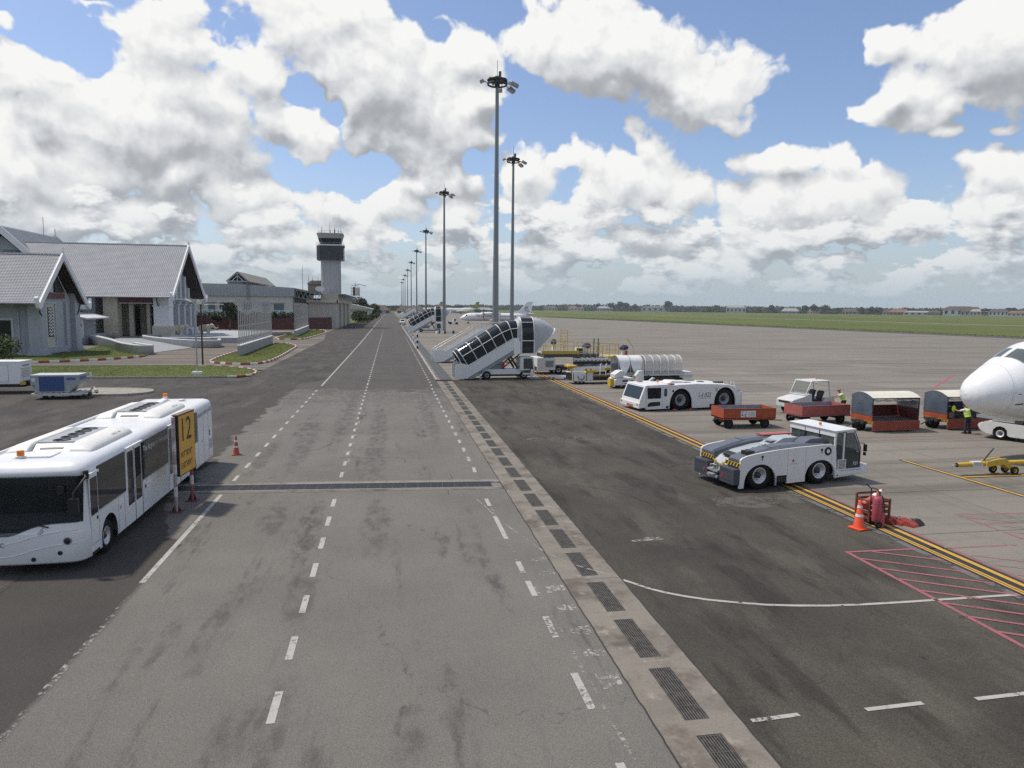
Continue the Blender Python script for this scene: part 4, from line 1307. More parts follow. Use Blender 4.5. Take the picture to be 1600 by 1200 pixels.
# ---------------------------------------------------------------- tower building and control tower
tb = thing('tower_building', 'cream flat-roofed building with truss canopy at the foot of the control tower', 'building', (-22, 262, 0))
CRW = pm('weathered_cream', (.44, .42, .36), .85, var=.09, scale=.5, dirt=.3, dirtcol=(.25, .23, .19), streak=(1, 1, .25))
wbuild(MB().bx(-26.5, -17.6, 244, 330, 0, 9.2).bx(-22.4, -17.2, 243.4, 330, 9.2, 11.9), 'wall', CRW, tb)
wbuild(MB().bx(-27, -16.9, 243.2, 243.5, 8.6, 9.4).bx(-17.3, -16.9, 243.2, 330, 8.6, 9.4), 'ledge', WALLC, tb)
wbuild(MB().bx(-31.5, -22.4, 246, 300, 0, 10), 'recess_wall', pm('painted_shade_wall', (.20, .185, .16), .85), tb)  # cream wall darkened in colour for the shade under the canopy
wbuild(MB().prism([(-32.2, 12.9), (-21.8, 11.1), (-21.8, 11.5), (-32.2, 13.3)], 'y', 241, 300), 'canopy_roof', BROWN, tb)
tr = MB()
n = 7
for k in range(n):
    x0 = -32 + k * 10 / n; x1 = -32 + (k + 1) * 10 / n
    f = lambda x: 12.8 - (x + 32) * .175
    tr.cyl((x0, 241.2, f(x0)), (x1, 241.2, f(x1)), .12, n=5).cyl((x0, 241.2, f(x0) - 2.2), (x1, 241.2, f(x1) - 2.2), .12, n=5).cyl((x0, 241.2, f(x0) - 2.2), ((x0 + x1) / 2, 241.2, f((x0 + x1) / 2)), .09, n=5).cyl(((x0 + x1) / 2, 241.2, f((x0 + x1) / 2)), (x1, 241.2, f(x1) - 2.2), .09, n=5)
wbuild(tr, 'truss', STEEL, tb)
for y in (262, 285, 308):
    dr = wbuild(MB().bx(-17.62, -17.5, y, y + 8, 0, 6.6), 'door_opening_shade', BLACK, tb)  # closed black plate: the doorway's inner shade as colour
    wbuild(MB().bx(-17.6, -16.9, y - 3, y - .4, 0, 8.6), 'buttress', CRW, tb)
wbuild(MB().bx(-17.2, -14.8, 250, 330, 11.2, 11.6), 'side_canopy', BROWN, tb)
tr = MB()
for k in range(10):
    y = 250 + 8 * k
    tr.cyl((-15, y, 11.2), (-15, y + 4, 9.2), .12, n=5).cyl((-15, y + 4, 9.2), (-15, y + 8, 11.2), .12, n=5).cyl((-15, y, 9.2), (-15, y + 8, 9.2), .1, n=5)
wbuild(tr, 'side_truss', STEEL, tb)
wbuild(MB().bx(-28.5, -23, 262, 275, 11.5, 15.2).prism([(-28.8, 15.2), (-22.8, 15.2), (-23.6, 16.4), (-27.2, 16.4)], 'y', 261, 276), 'roof_shed', BROWN, tb)
dish = thing('oval_sign', 'white oval sign on the canopy edge below the control tower', 'sign', (-22.4, 240.6, 13.0))
MB().add([(1.5 * math.cos(2 * PI * k / 20), 0, .85 * math.sin(2 * PI * k / 20)) for k in range(20)] + [(1.5 * math.cos(2 * PI * k / 20), .2, .85 * math.sin(2 * PI * k / 20)) for k in range(20)], [tuple(range(20))[::-1], tuple(range(20, 40))] + [(k, (k + 1) % 20, 20 + (k + 1) % 20, 20 + k) for k in range(20)]).build('face', BARGE, dish)
MB().cyl((0, .1, -.8), (0, .1, -1.9), .08, n=6).build('support', STEEL, dish)
for x, y, z0, z1 in ((-29.1, 252, 12, 21), (-27.1, 252, 15.2, 17.9), (-25.8, 252, 15.2, 17.1), (-24.0, 252, 15.2, 17.2), (-23.4, 253, 15.2, 16.6)):
    wbuild(MB().cyl((x, y, z0), (x, y, z1), .09, .05, 6), 'antenna', DARKM, tb)

tow = thing('control_tower', 'grey concrete control tower with dark glazed cab and black band', 'tower', (-20.4, 262, 0))


def octa(w, ch): return [(w, -w + ch), (w, w - ch), (w - ch, w), (-w + ch, w), (-w, w - ch), (-w, -w + ch), (-w + ch, -w), (w - ch, -w)]


def ring8(w, ch, z): return [(p[0], p[1], z) for p in octa(w, ch)]


TOWC = pm('tower_concrete', (.34, .355, .375), .85, var=.05, scale=.3, dirt=.12, dirtcol=(.24, .25, .26), streak=(1, 1, .15))
MB().loft([ring8(3.25, .55, 8), ring8(3.25, .55, 24)], False).build('shaft', TOWC, tow)
MB().bx(-.05, .05, -3.27, -3.2, 9, 23.6).bx(-2.0, -1.95, -3.27, -3.2, 9, 23.6).bx(1.95, 2.0, -3.27, -3.2, 9, 23.6).build('shaft_joint', pm('joint_shade', (.26, .27, .28), .8), tow)
MB().loft([ring8(4.55, 1.1, 23.5), ring8(4.55, 1.1, 28.4)], False).build('black_band', pm('black_cladding', (.03, .034, .042), .35, var=.1), tow)
sm_ = MB()
for k in range(3): sm_.loft([ring8(4.57, 1.1, 24.7 + 1.2 * k), ring8(4.57, 1.1, 24.75 + 1.2 * k)], False, False)
sm_.build('cladding_joint', BLACK, tow)
MB().loft([ring8(4.2, 1.1, 28.4), ring8(4.2, 1.1, 28.9)], False).build('gallery', BARGE, tow)
rail = MB()
pts = ring8(4.45, 1.1, 29.4); rail.tube(pts + [pts[0]], .05, 5)
for p in pts: rail.cyl((p[0], p[1], 28.4), p, .05, n=5)
rail.build('gallery_rail', STEEL, tow)
MB().loft([ring8(3.35, .9, 28.9), ring8(3.95, 1.05, 31.0)], False).build('cab_glass', GLASS, tow)
mu = MB(); a, b_ = ring8(3.37, .9, 28.9), ring8(3.97, 1.05, 31.0)
for k in range(8):
    mu.cyl(a[k], b_[k], .09, n=5)
    q0 = [(a[k][i] + a[(k + 1) % 8][i]) / 2 for i in range(3)]; q1 = [(b_[k][i] + b_[(k + 1) % 8][i]) / 2 for i in range(3)]
    if k in (0, 2, 4, 6): mu.cyl(q0, q1, .06, n=5)
mu.build('mullion', DGREY, tow)
MB().loft([ring8(4.0, 1.05, 31.0), ring8(4.55, 1.2, 32.7), ring8(4.4, 1.2, 32.8)], False).build('cab_roof', TOWC, tow)
for x, y, h, r in ((-.3, 0, 5.4, .05), (1.4, .3, 3.6, .05), (-2.9, -1, 2.4, .14), (2.8, -.8, 1.6, .10), (-1.9, -2, 1.2, .09), (1.5, -1, 1.9, .3), (-.2, 1, 1.6, .2), (3.4, 1, 2.3, .06)):
    MB().cyl((x, y, 32.7), (x, y, 32.7 + h), r, r * .4, 6).build('antenna', DARKM, tow)
rl = MB(); pts = ring8(3.9, 1.1, 33.5); rl.tube(pts + [pts[0]], .06, 5)
for p in pts: rl.cyl((p[0], p[1], 32.8), p, .05, n=5)
rl.build('roof_rail', STEEL, tow)
MB().box((4.75, -2.5, 28.2), (.5, .5, .9)).build('wind_sensor', DARKM, tow)

scf = thing('scaffold_frame', 'rusty scaffold frame with white sheet on the tower building roof', 'scaffold', (-13.9, 300, 11.6))
sf = MB()
for x in (-1.6, 0, 1.6):
    sf.cyl((x, 0, -.5), (x, 0, 5.4 - abs(x)), .09, n=5)
for z in (.8, 2.0, 3.2, 4.4): sf.cyl((-1.6, 0, z), (1.6, 0, z), .07, n=5)
sf.tube([(0, 0, 4.6), (1.5, 0, 5.0), (4.5, 0, 4.2)], .09, 5)
sf.build('frame', DARKM, scf)
MB().bx(.2, 1.9, -.2, -.1, .3, 3.6).build('sheet', WALLL, scf)
MB().bx(-1.0, .1, -.25, -.15, .2, 3.8).build('rusty_panel', pm('rust', (.16, .10, .06), .9, var=.3), scf)

# ---------------------------------------------------------------- apron floodlight masts
MASTM = pm('mast_grey', (.22, .245, .255), .5, .25, var=.08, scale=.4, streak=(1, 1, .1))


def mast(loc, label, h, rz, heavy=True):
    t = thing('floodlight_mast', label, 'light mast', loc, rz, 'apron floodlight masts')
    p = MB()
    for z0, z1, r0, r1 in ((0, h * .36, .50, .41), (h * .36, h * .68, .39, .32), (h * .68, h - .3, .30, .24)): p.cyl((0, 0, z0), (0, 0, z1), r0, r1, 14)
    p.cyl((0, 0, 0), (0, 0, .12), .8, n=14)
    p.build('pole', MASTM, t)
    r = MB(); R = 1.36
    for z in (h - .9, h - .35):
        pts = [(R * math.cos(2 * PI * k / 14), R * math.sin(2 * PI * k / 14), z) for k in range(15)]
        r.tube(pts, .13, 6, False)
    for k in range(4):
        a = k * PI / 2 + .4
        r.cyl((.2 * math.cos(a), .2 * math.sin(a), h - .6), (R * math.cos(a), R * math.sin(a), h - .6), .08, n=5)
    for k in range(7):
        a = k * 2 * PI / 7; r.cyl((R * math.cos(a), R * math.sin(a), h - .9), (R * math.cos(a), R * math.sin(a), h - .3), .07, n=4)
    r.cyl((0, 0, h - 1.3), (0, 0, h + .2), .38, n=10)
    r.bx(-1.2, 1.2, -.5, .5, h - .35, h - .05)
    r.build('lamp_ring', DARKM, t)
    MB().cyl((0, 0, h), (0, 0, h + 2.4), .035, n=5).build('lightning_rod', DARKM, t)
    MB().bx(.25, .55, -.2, .3, h - .1, h + .9).build('winch_head', DARKM, t)
    for k, (a, rr_, dz) in enumerate(((-.15, 2.2, -.8), (.35, 2.0, -1.2), (-.7, 1.9, -1.0), (PI, 1.9, -.5), (1.2, 1.8, -1.0))):
        x, y, z = rr_ * math.cos(a), rr_ * math.sin(a), h + dz
        o = MB().cyl((R * math.cos(a), R * math.sin(a), h - .8), (x, y, z), .06, n=5).build('bracket', DARKM, t)
        big = k < 2
        M_ = MB(); M_.prism(rr(1.15 if big else .6, .85 if big else .5, .12, 2), 'z', -.2, .2)
        f = M_.build('floodlight', pm('floodlight_body', (.30, .31, .30), .5, .3), t)
        f.location = (x + .3 * math.cos(a), y + .3 * math.sin(a), z - .1); f.rotation_euler = (0, .45, a)
        gl = MB().prism(rr(.95 if big else .5, .65 if big else .4, .1, 2), 'z', -.215, -.195).build('lens', pm('flood_lens', (.55, .56, .52), .2), f)
    return t


m0 = mast((15.4, 104.5, 0), 'tallest floodlight mast rising behind the covered stairs', 40, 0)
m1 = mast((27.0, 158, 0), 'floodlight mast with one big tilted lamp, standing out of line on the apron', 40.2, .25)
for i, y in enumerate((205.5, 312, 420, 527, 634, 740, 846, 950)):
    copy_tree(m0, (15.5 if i else 15.4, y, 0), RND.uniform(-.2, .4), ['floodlight mast beside the farther covered stairs', 'third floodlight mast of the roadside row', 'fourth floodlight mast of the roadside row', 'fifth floodlight mast of the roadside row', 'sixth floodlight mast of the roadside row', 'seventh floodlight mast of the roadside row', 'eighth floodlight mast of the roadside row', 'last floodlight mast at the far end of the roadside row'][i], scale=1.01 if i else 1.0)
for x, y, lb, rz in ((13.4, 203.5, 'white and dark concrete block beside the mast foot', .5), (17.6, 203.8, 'dark and white concrete block on the apron side of the mast', -.4), (15.0, 201.9, 'small white block in front of the mast foot', 0)):
    t = thing('ballast_block', lb, 'concrete block', (x, y, 0), rz, 'blocks round the mast foot')
    MB().bx(-.55, .1, -.35, .35, 0, .75).build('white_half', BARGE, t); MB().bx(.1, .55, -.35, .35, 0, .75).build('dark_half', BLACK, t)

# ---------------------------------------------------------------- airport bus
BUSW = 1.5


def bus_front(x, z):
    """distance of the nose surface behind its foremost point"""
    rake = 0.0 if z < 1.1 else .17 * (z - 1.1) / 1.5
    if z > 2.62: rake += .9 * max(0, (z - 2.62)) ** 1.5
    r = .34; e = abs(x) - (BUSW - r)
    cor = 0 if e <= 0 else r - math.sqrt(max(0, r * r - min(e, r) ** 2))
    return rake + .10 * (x / BUSW) ** 2 + cor


def bus_ring(z, inset, L):
    w = BUSW - inset; pts = []
    n = 22
    for i in range(n + 1):
        t = -1 + 2 * i / n
        t = math.copysign(abs(t) ** .7, t)
        x = t * w
        pts.append((x, bus_front(x * BUSW / w, z) + inset * .8, z))
    r = .16
    for k in range(5):
        a = k / 4 * PI / 2
        pts.append((w - r + r * math.cos(a), L - inset - r + r * math.sin(a), z))
    for k in range(5):
        a = PI / 2 + k / 4 * PI / 2
        pts.append((-w + r + r * math.cos(a), L - inset - r + r * math.sin(a), z))
    return pts


def make_bus():
    L = 14.2
    b = thing('airport_bus', 'long white apron bus with two roof cooling units, parked beside the yellow number sign', 'bus', (-9.62, 20.2, 0))
    m = MB()
    m.loft([bus_ring(z, i, L) for z, i in ((.27, .05), (.33, .0), (1.1, 0), (1.42, .0), (2.6, .01), (2.76, .03), (2.86, .07), (2.93, .14), (2.975, .26), (3.0, .5), (3.01, .9))])
    body = m.build('body', pm('bus_white', (.72, .735, .745), .32, var=.03, scale=1.1, dirt=.10, dirtcol=(.46, .45, .42), streak=(1, 1, .35), coat=.2), b, merge=True)
    for p in body.data.polygons: p.use_smooth = abs(p.normal.z) > .05 or p.center.y < 1
    cs = []
    for y in (1.72, 10.55):
        c1 = cutter(MB().cyl((.95, y, .54), (1.7, y, .54), .60, n=32)); c2 = cutter(MB().bx(.96, 1.72, y - .595, y + .595, .1, .55))
        c3 = cutter(MB().cyl((-.95, y, .54), (-1.7, y, .54), .60, n=32)); c4_ = cutter(MB().bx(-1.72, -.96, y - .595, y + .595, .1, .55))
        cs += [c1, c2, c3, c4_]
    cs.append(cutter(MB().bx(-1.40, 1.40, -.3, 3.0, 1.16, 2.60), pm('cab_lining', (.09, .095, .10), .8)))
    cut(body, cs)
    for y in (1.72, 10.55):
        for sx in (1, -1): wheel(b, (sx * 1.27, y, .48), .48, .30, 'x', .58, ALU)
    # windscreen: a bent sheet following the nose, its lower edge dipping to the middle
    rows, cols = 9, 26; V = []; Fq = []
    for i in range(cols + 1):
        x = -1.40 + 2.80 * i / cols
        lo = 1.36 - .30 * math.exp(-((x + .45) / .62) ** 2)
        hi = 2.63 - .05 * (x / 1.4) ** 6
        for k in range(rows + 1):
            z = lo + (hi - lo) * k / rows
            V.append((x, bus_front(x, z) - .007, z))
    for i in range(cols):
        for k in range(rows): a = i * (rows + 1) + k; Fq.append((a, a + rows + 1, a + rows + 2, a + 1))
    MB().add(V, Fq, True).build('windscreen', TINT, b)
    rows2 = []
    wb_ = MB()      # body panel that closes the cavity below the glass
    for i in range(cols + 1):
        x = -1.40 + 2.80 * i / cols; lo = 1.36 - .30 * math.exp(-((x + .45) / .62) ** 2) + .02
        rows2.append([(x, bus_front(x, z) + .002, z) for z in (1.12, max(1.13, lo))])
    wb_.loft(rows2, True, False, False).build('nose_panel', WHITE, b)
    INT = pm('cab_grey', (.17, .175, .18), .7)
    MB().prism([(.35, 1.17), (.35, 1.38), (.75, 1.48), (1.0, 1.40), (1.0, 1.17)], 'x', -1.35, 1.35).build('dashboard', INT, b)
    MB().tube([(-.75 + .24 * math.cos(q * PI / 7), 1.0 + .12 * math.sin(q * PI / 7), 1.62 + .2 * math.sin(q * PI / 7)) for q in range(15)], .022, 6, False).build('steering_wheel', BLACK, b)
    for x in (-.75, .8):
        s_ = MB().bx(x - .28, x + .28, 1.5, 1.95, 1.17, 1.5).build('seat', pm('seat_cloth', (.05, .06, .10), .8), b); MB().box((x, 1.98, 1.85), (.52, .14, .85), rx=-.1).build('seat_back', MATS['seat_cloth'], s_)
    for x, y in ((.1, 2.5), (-.45, 2.6), (.62, 2.8)): MB().cyl((x, y, 1.17), (x, y, 2.6), .022, n=6).build('grab_pole', ALU, b)
    MB().cyl((-1.2, 2.7, 2.2), (1.2, 2.7, 2.2), .02, n=6).cyl((-1.2, 2.7, 1.65), (1.2, 2.7, 1.65), .02, n=6).build('grab_rail', ALU, b)
    # two pressed feature lines across the nose
    for base, dip in ((1.10, .24), (.74, .24)):
        pts = []
        for i in range(25):
            x = -1.25 + 2.55 * i / 24
            z = base + .06 * (x > 0) * x - dip * math.exp(-((x + .55) / .75) ** 2)
            pts.append((x, bus_front(x, z) - .004, z))
        MB().tube(pts, .013, 5).build('nose_crease', REFLW, b)
    for x, z, r in ((1.05, .88, .105),):
        for sx in (1, -1):
            y = bus_front(sx * x, z)
            h = MB().cyl((sx * x, y + .05, z), (sx * x, y - .018, z), r, n=20).build('headlight', MGREY, b)
            MB().lathe([(r * .78, 0), (r * .6, -.02), (.01, -.03)], (sx * x, y - .02, z), 18, 'y').build('lens', BLACK, h)
    for sx in (1, -1):
        y = bus_front(.86 * sx, .56)
        MB().cyl((sx * .86, y + .05, .56), (sx * .86, y - .012, .56), .06, n=16).build('fog_light', BLACK, b)
    MB().cyl((.22, .1, .42), (.22, -.012, .42), .06, n=14).build('tow_eye_cover', BLACK, b)
    pts = []
    for k in range(9):
        a = math.radians(50 + 260 * k / 8)
        pts.append((-.52 + .055 * math.cos(a), bus_front(-.5, .84) - .010, .84 + .055 * math.sin(a)))
    MB().tube(pts, .012, 6).build('emblem', MGREY, b)
    # wiper
    w0 = Vector((.62, bus_front(.62, 1.28) - .03, 1.28))
    MB().tube([w0, (.2, bus_front(.2, 1.42) - .04, 1.40), (-.55, bus_front(-.55, 1.5) - .025, 1.47)], [.02, .014, .01], 5).tube([(.5, bus_front(.5, 1.3) - .02, 1.3), (.42, bus_front(.42, 1.2) - .03, 1.17), (.36, bus_front(.36, 1.2) - .03, 1.13), (.42, bus_front(.4, 1.2) - .03, 1.10), (.5, bus_front(.5, 1.2) - .03, 1.2)], .006, 4).build('wiper', BLACK, b)
    # mirror on its arm at the front corner
    mr = MB().tube([(1.46, .32, 2.62), (1.52, .20, 2.58), (1.44, .02, 2.42), (1.32, -.12, 2.22), (1.32, -.13, 2.05)], .028, 7).cyl((1.47, .36, 2.50), (1.47, .36, 2.72), .065, n=12).build('mirror_arm', BLACK, b)
    MB().prism(rr(.25, .42, .05, 3), 'y', -.20, -.08).build('mirror', BLACK, b, loc=(1.32, 0, 1.87))
    MB().prism(rr(.16, .2, .04, 2), 'y', -.12, -.08).build('mirror', BLACK, b, loc=(.95, .14, 2.28))
    # side panels: windows, doors, hatches (each a few millimetres proud)
    S = 1.502

    def pane(name, y0, y1, z0, z1, mt, par=b, x=S, t=.006, r=.03):
        return MB().prism(rr(y1 - y0, z1 - z0, r, 2, (y0 + y1) / 2, (z0 + z1) / 2), 'x', x - .01, x + t).build(name, mt, par)
    seam = pm('panel_seam', (.13, .135, .14), .6)
    for sx in (1,):
        d = pane('driver_door', .42, .97, .42, 2.55, WHITE)
        pane('window', .46, .94, 1.42, 2.46, GLASS, d, S + .006, .004)
        MB().cyl((S, .86, 1.28), (S + .016, .86, 1.28), .05, n=14).build('handle', BLACK, d)
        fr = MB()
        for (a0, a1, c0, c1) in ((.425, .435, .62, 1.40), (.955, .965, .62, 1.40), (.425, .965, .60, .612), (.425, .965, 1.395, 1.405)): fr.bx(S + .004, S + .0085, a0, a1, c0, c1)
        fr.build('seam', seam, d)
        MB().bx(S - .02, S + .05, .38, 1.0, 2.56, 2.62).build('rain_gutter', WHITE, b)
        st = pane('step_grille', .44, .95, .31, .40, BLACK, b, S)
        pane('side_window', 1.0, 3.12, 1.45, 2.70, GLASS)
        pane('side_window', 4.62, 7.42, 1.43, 2.70, GLASS)
        pane('side_window', 8.84, 9.75, 1.43, 2.70, GLASS)
        pane('side_window', 10.9, 11.5, 1.43, 2.70, GLASS)
        for y0 in (3.2, 7.48, 9.8):
            n = 2 if y0 < 9 else 1
            for k in range(n):
                a0 = y0 + k * .68
                lf = pane('door_leaf', a0 + .01, a0 + .665, .32, 2.70, WHITE)
                pane('window', a0 + .07, a0 + .60, .92, 2.62, GLASS, lf, S + .006, .004)
                MB().bx(S + .003, S + .012, a0 + .655, a0 + .685, .32, 2.70).build('rubber_edge', BLACK, lf)
            MB().bx(S - .02, S + .05, y0 - .05, y0 + n * .68 + .05, 2.72, 2.78).build('rain_gutter', WHITE, b)
        sm = MB()
        for y in (2.45, 2.95, 4.58, 7.44, 11.6, 12.5, 13.35): sm.bx(S - .002, S + .0015, y - .006, y + .006, .34, 1.40 if y < 11 else 2.6)
        sm.bx(S - .002, S + .0015, 4.6, 7.44, 1.395, 1.405); sm.bx(S - .002, S + .0015, 1.0, 3.1, 1.415, 1.425)
        sm.build('panel_seam', seam, b)
        lv = MB()
        for (y0, y1, z0, n) in ((11.68, 12.42, 2.42, 3), (12.58, 13.28, 2.44, 3), (13.42, 13.98, 2.46, 3), (13.42, 13.98, .75, 8)):
            for k in range(n): lv.bx(S, S + .008, y0, y1, z0 + k * .055, z0 + k * .055 + .022)
        lv.build('louvre', MGREY, b)
        MB().bx(S, S + .02, 13.5, 13.54, 1.35, 1.6).bx(S, S + .02, 12.2, 12.24, 1.3, 1.34).build('handle', DGREY, b)
        MB().bx(S, S + .005, 4.75, 5.0, 1.0, 1.32).build('notice', REFLW, b)
        MB().cyl((S + .004, 4.87, 1.16), (S + .008, 4.87, 1.16), .07, n=14).build('notice_mark', BLACK, b)
        text('lettering', 'The Airport of Vientiane.', .30, REFLW, b, (S + .009, 4.75, 2.42), (PI / 2, 0, PI / 2), .86, .001)
        text('lettering', 'LAOTF International Airport', .10, MGREY, b, (S + .009, 4.75, 2.20), (PI / 2, 0, PI / 2), 1, .001)
        MB().cyl((S, 2.62, 1.07), (S + .004, 2.62, 1.07), .055, n=14).build('sticker', pm('sticker', (.5, .2, .1), .5), b)
    # far side windows
    for y0, y1 in ((1.0, 3.1), (3.3, 6.4), (6.5, 9.4), (9.6, 11.4)):
        MB().bx(-S - .006, -S + .01, y0, y1, 1.43, 2.70).build('side_window', GLASS, b)
    # roof: two cooling units, rails, hatch, beacons
    for y0 in (1.65, 7.9):
        shell = pm('warm_white_shell', (.72, .715, .68), .45, var=.04, dirt=.1, dirtcol=(.4, .38, .33))
        ac = MB().bx(-.56, .56, y0 + .50, y0 + 3.3, 2.9, 3.165).build('roof_cooling_unit', shell, b)
        for sx in (1, -1):
            rings = []
            for (yy, sc, hh) in ((0, .93, .03), (.08, .98, .12), (.30, 1.0, .23), (.55, 1, .27), (3.1, 1, .27), (3.28, .98, .24), (3.48, .90, .05)):
                rings.append([(sx * x * (sc if x > .6 else 1), y0 + yy, 2.985 + z * hh / .31) for x, z in ((.54, -.06), (1.16, -.06), (1.16, .05), (1.07, .17), (.88, .25), (.62, .275), (.54, .27))])
            MB().loft(rings, True).build('shell', shell, ac, merge=True)
        MB().bx(-.52, .52, y0 + .62, y0 + 3.2, 3.165, 3.19).build('fan_tray', STEEL, ac)
        MB().prism([(y0 + .06, 2.96), (y0 + .52, 3.165), (y0 + .58, 3.165), (y0 + .58, 2.93)], 'x', -.54, .54).build('front_panel', ALU, ac)
        MB().box((-.02, y0 + .27, 3.064), (.62, .10, .012), rx=math.atan2(.205, .46)).build('grille_slot', DGREY, ac)
        for k in range(5):
            yy = y0 + .90 + .5 * k
            f = MB().cyl((0, yy, 3.19), (0, yy, 3.20), .215, n=20).build('fan', DGREY, ac)
            MB().lathe([(.235, 0), (.235, .016), (.205, .016), (.205, 0)], (0, yy, 3.19), 20).build('fan_ring', BLACK, f)
            bl = MB()
            for q in range(6):
                a = q * PI / 3 + k
                bl.box((math.cos(a) * .11, yy + math.sin(a) * .11, 3.206), (.18, .06, .004), rz=a, rx=.3)
            bl.cyl((0, yy, 3.196), (0, yy, 3.212), .04, n=8).build('fan_blade', BLACK, f)
        MB().bx(1.10, 1.19, y0 + .12, y0 + 3.4, 2.93, 2.965).build('base_strip', DGREY, ac)
        text('lettering', 'SONGZ  AIR', .12, MGREY, ac, (1.03, y0 + 1.9, 3.158), (math.radians(40), 0, PI / 2), 1, .001)
    MB().tube([(-1.25, .9, 2.94), (-1.25, 1.2, 3.0), (-1.25, 9, 3.02), (-1.25, 11.5, 3.0)], .05, 6).build('roof_rail', WHITE, b)
    MB().prism(rr(.9, .7, .08, 3, -.05, 1.18), 'z', 2.99, 3.045).build('roof_hatch', WHITE, b)
    MB().lathe([(.10, 0), (.10, .05), (.17, .06), (.17, .09), (.01, .11)], (.55, 12.9, 2.99), 14).build('roof_vent', WHITE, b)
    MB().bx(-.52, -.18, .80, 1.0, 2.97, 3.0).build('beacon_plate', MGREY, b)
    beacon(b, (-.36, .9, 3.0), .095, .21)
    MB().prism([(11.5, 2.98), (11.6, 3.05), (13.1, 3.12), (13.2, 2.98)], 'x', -.30, -.06).build('beacon_duct', WHITE, b)
    beacon(b, (-.18, 13.05, 3.12), .10, .21)
    MB().bx(-1.4, 1.4, L - .002, L + .01, 1.5, 2.5).build('rear_window', GLASS, b)
    # dim interior is painted: the side panes are opaque near-black
    return b


make_bus()

# ---------------------------------------------------------------- stand sign 12
sg = thing('stand_sign', 'yellow stand number 12 board on two red and white posts beside the bus', 'sign', (-7.42, 25.9, 0), -.10)
POSTP = pm('peeling_post', (.36, .30, .29), .65, var=.3, scale=4, dirt=.4, dirtcol=(.16, .06, .05))
for y, nm in ((.02, 'post'), (1.5, 'post')):
    p = MB().cyl((0, y, .02), (0, y, 3.35 if y < 1 else 1.4), .062, n=14).build('post', POSTP if y < 1 else pm('red_post', (.26, .075, .065), .65, var=.2, scale=4, dirt=.2), sg)
    for z0 in ((.55, 1.35, 2.15) if y < 1 else (.62,)):
        MB().cyl((0, y, z0), (0, y, z0 + .34), .0645, n=14, cap=False).build('white_band', pm('chipped_white', (.55, .54, .53), .6, var=.2, scale=7, dirt=.45, dirtcol=(.25, .2, .19)), p)
    f = MB()
    f.box((0, y, .012), (.42, .36, .024))
    for a in range(4):
        f.add([(math.cos(a * PI / 2) * .06, y + math.sin(a * PI / 2) * .06, .26), (math.cos(a * PI / 2) * .17, y + math.sin(a * PI / 2) * .17, .024), (math.cos(a * PI / 2) * .06, y + math.sin(a * PI / 2) * .06, .024)], [(0, 1, 2), (2, 1, 0)])
    f.build('base_plate', pm('oxide_red', (.13, .045, .04), .7, var=.2, scale=4, dirt=.3), p)
MB().bx(-.06, .12, .13, 1.62, 1.22, 3.38).build('board', pm('board_edge', (.02, .02, .02), .5), sg)
MB().bx(-.09, .13, .12, 1.63, 3.38, 3.41).build('board_cap', pm('rusty_cap', (.20, .12, .09), .7, var=.25, scale=4), sg)
MB().bx(.12, .126, .16, 1.59, 1.26, 3.35).build('yellow_face', pm('sign_yellow', (.62, .33, .045), .45, var=.06, dirt=.06), sg)
text('stand_number', '12', 1.18, BLACK, sg, (.128, .23, 2.78), (PI / 2, 0, PI / 2), .92, .002)
text('coordinates', "N17°58'34\"", .30, BLACK, sg, (.128, .27, 1.95), (PI / 2, 0, PI / 2), .72, .002)
text('coordinates', "E102°34'04\"", .30, BLACK, sg, (.128, .27, 1.55), (PI / 2, 0, PI / 2), .66, .002)


# ---------------------------------------------------------------- traffic cones
def cone(loc, label, mt, h=.95, w=.44, bands=((.50, .62), (.74, .84)), rz=0.3, base=None, feet=True):
    c = thing('traffic_cone', label, 'traffic cone', loc, rz, 'traffic cones')
    r0, r1 = w * .37, .045
    MB().lathe([(r0, .045), (r0 * .96, .06), (r1, h - .02), (r1 * .6, h), (.01, h)], n=20).build('cone_body', mt, c)
    for a, b in bands:
        ra = r0 + (r1 - r0) * (a * h) / h; rb = r0 + (r1 - r0) * (b * h) / h
        MB().cyl((0, 0, a * h), (0, 0, b * h), ra + .006, rb + .006, 20, False).build('reflective_band', REFLW, c)
    bb = MB().prism(rr(w, w, .06, 3), 'z', .02, .055)
    if feet:
        for sx, sy in ((1, 1), (-1, 1), (1, -1), (-1, -1)): bb.box((sx * w * .36, sy * w * .36, .011), (w * .22, w * .22, .022))
    bb.build('base', base or mt, c)
    return c


cone((-7.42, 35.8, -.004), 'faded red traffic cone standing past the rear of the white bus', CONER, .93, .42, ((.40, .47), (.68, .78)), .2)

# ---------------------------------------------------------------- passenger stairs
STAIRW = pm('stair_white', (.66, .67, .66), .45, var=.04, scale=1.5, dirt=.12, dirtcol=(.38, .37, .34))
HOODF = pm('hood_fabric', (.40, .42, .43), .55, var=.12, scale=1.6, dirt=.15, dirtcol=(.25, .26, .27))


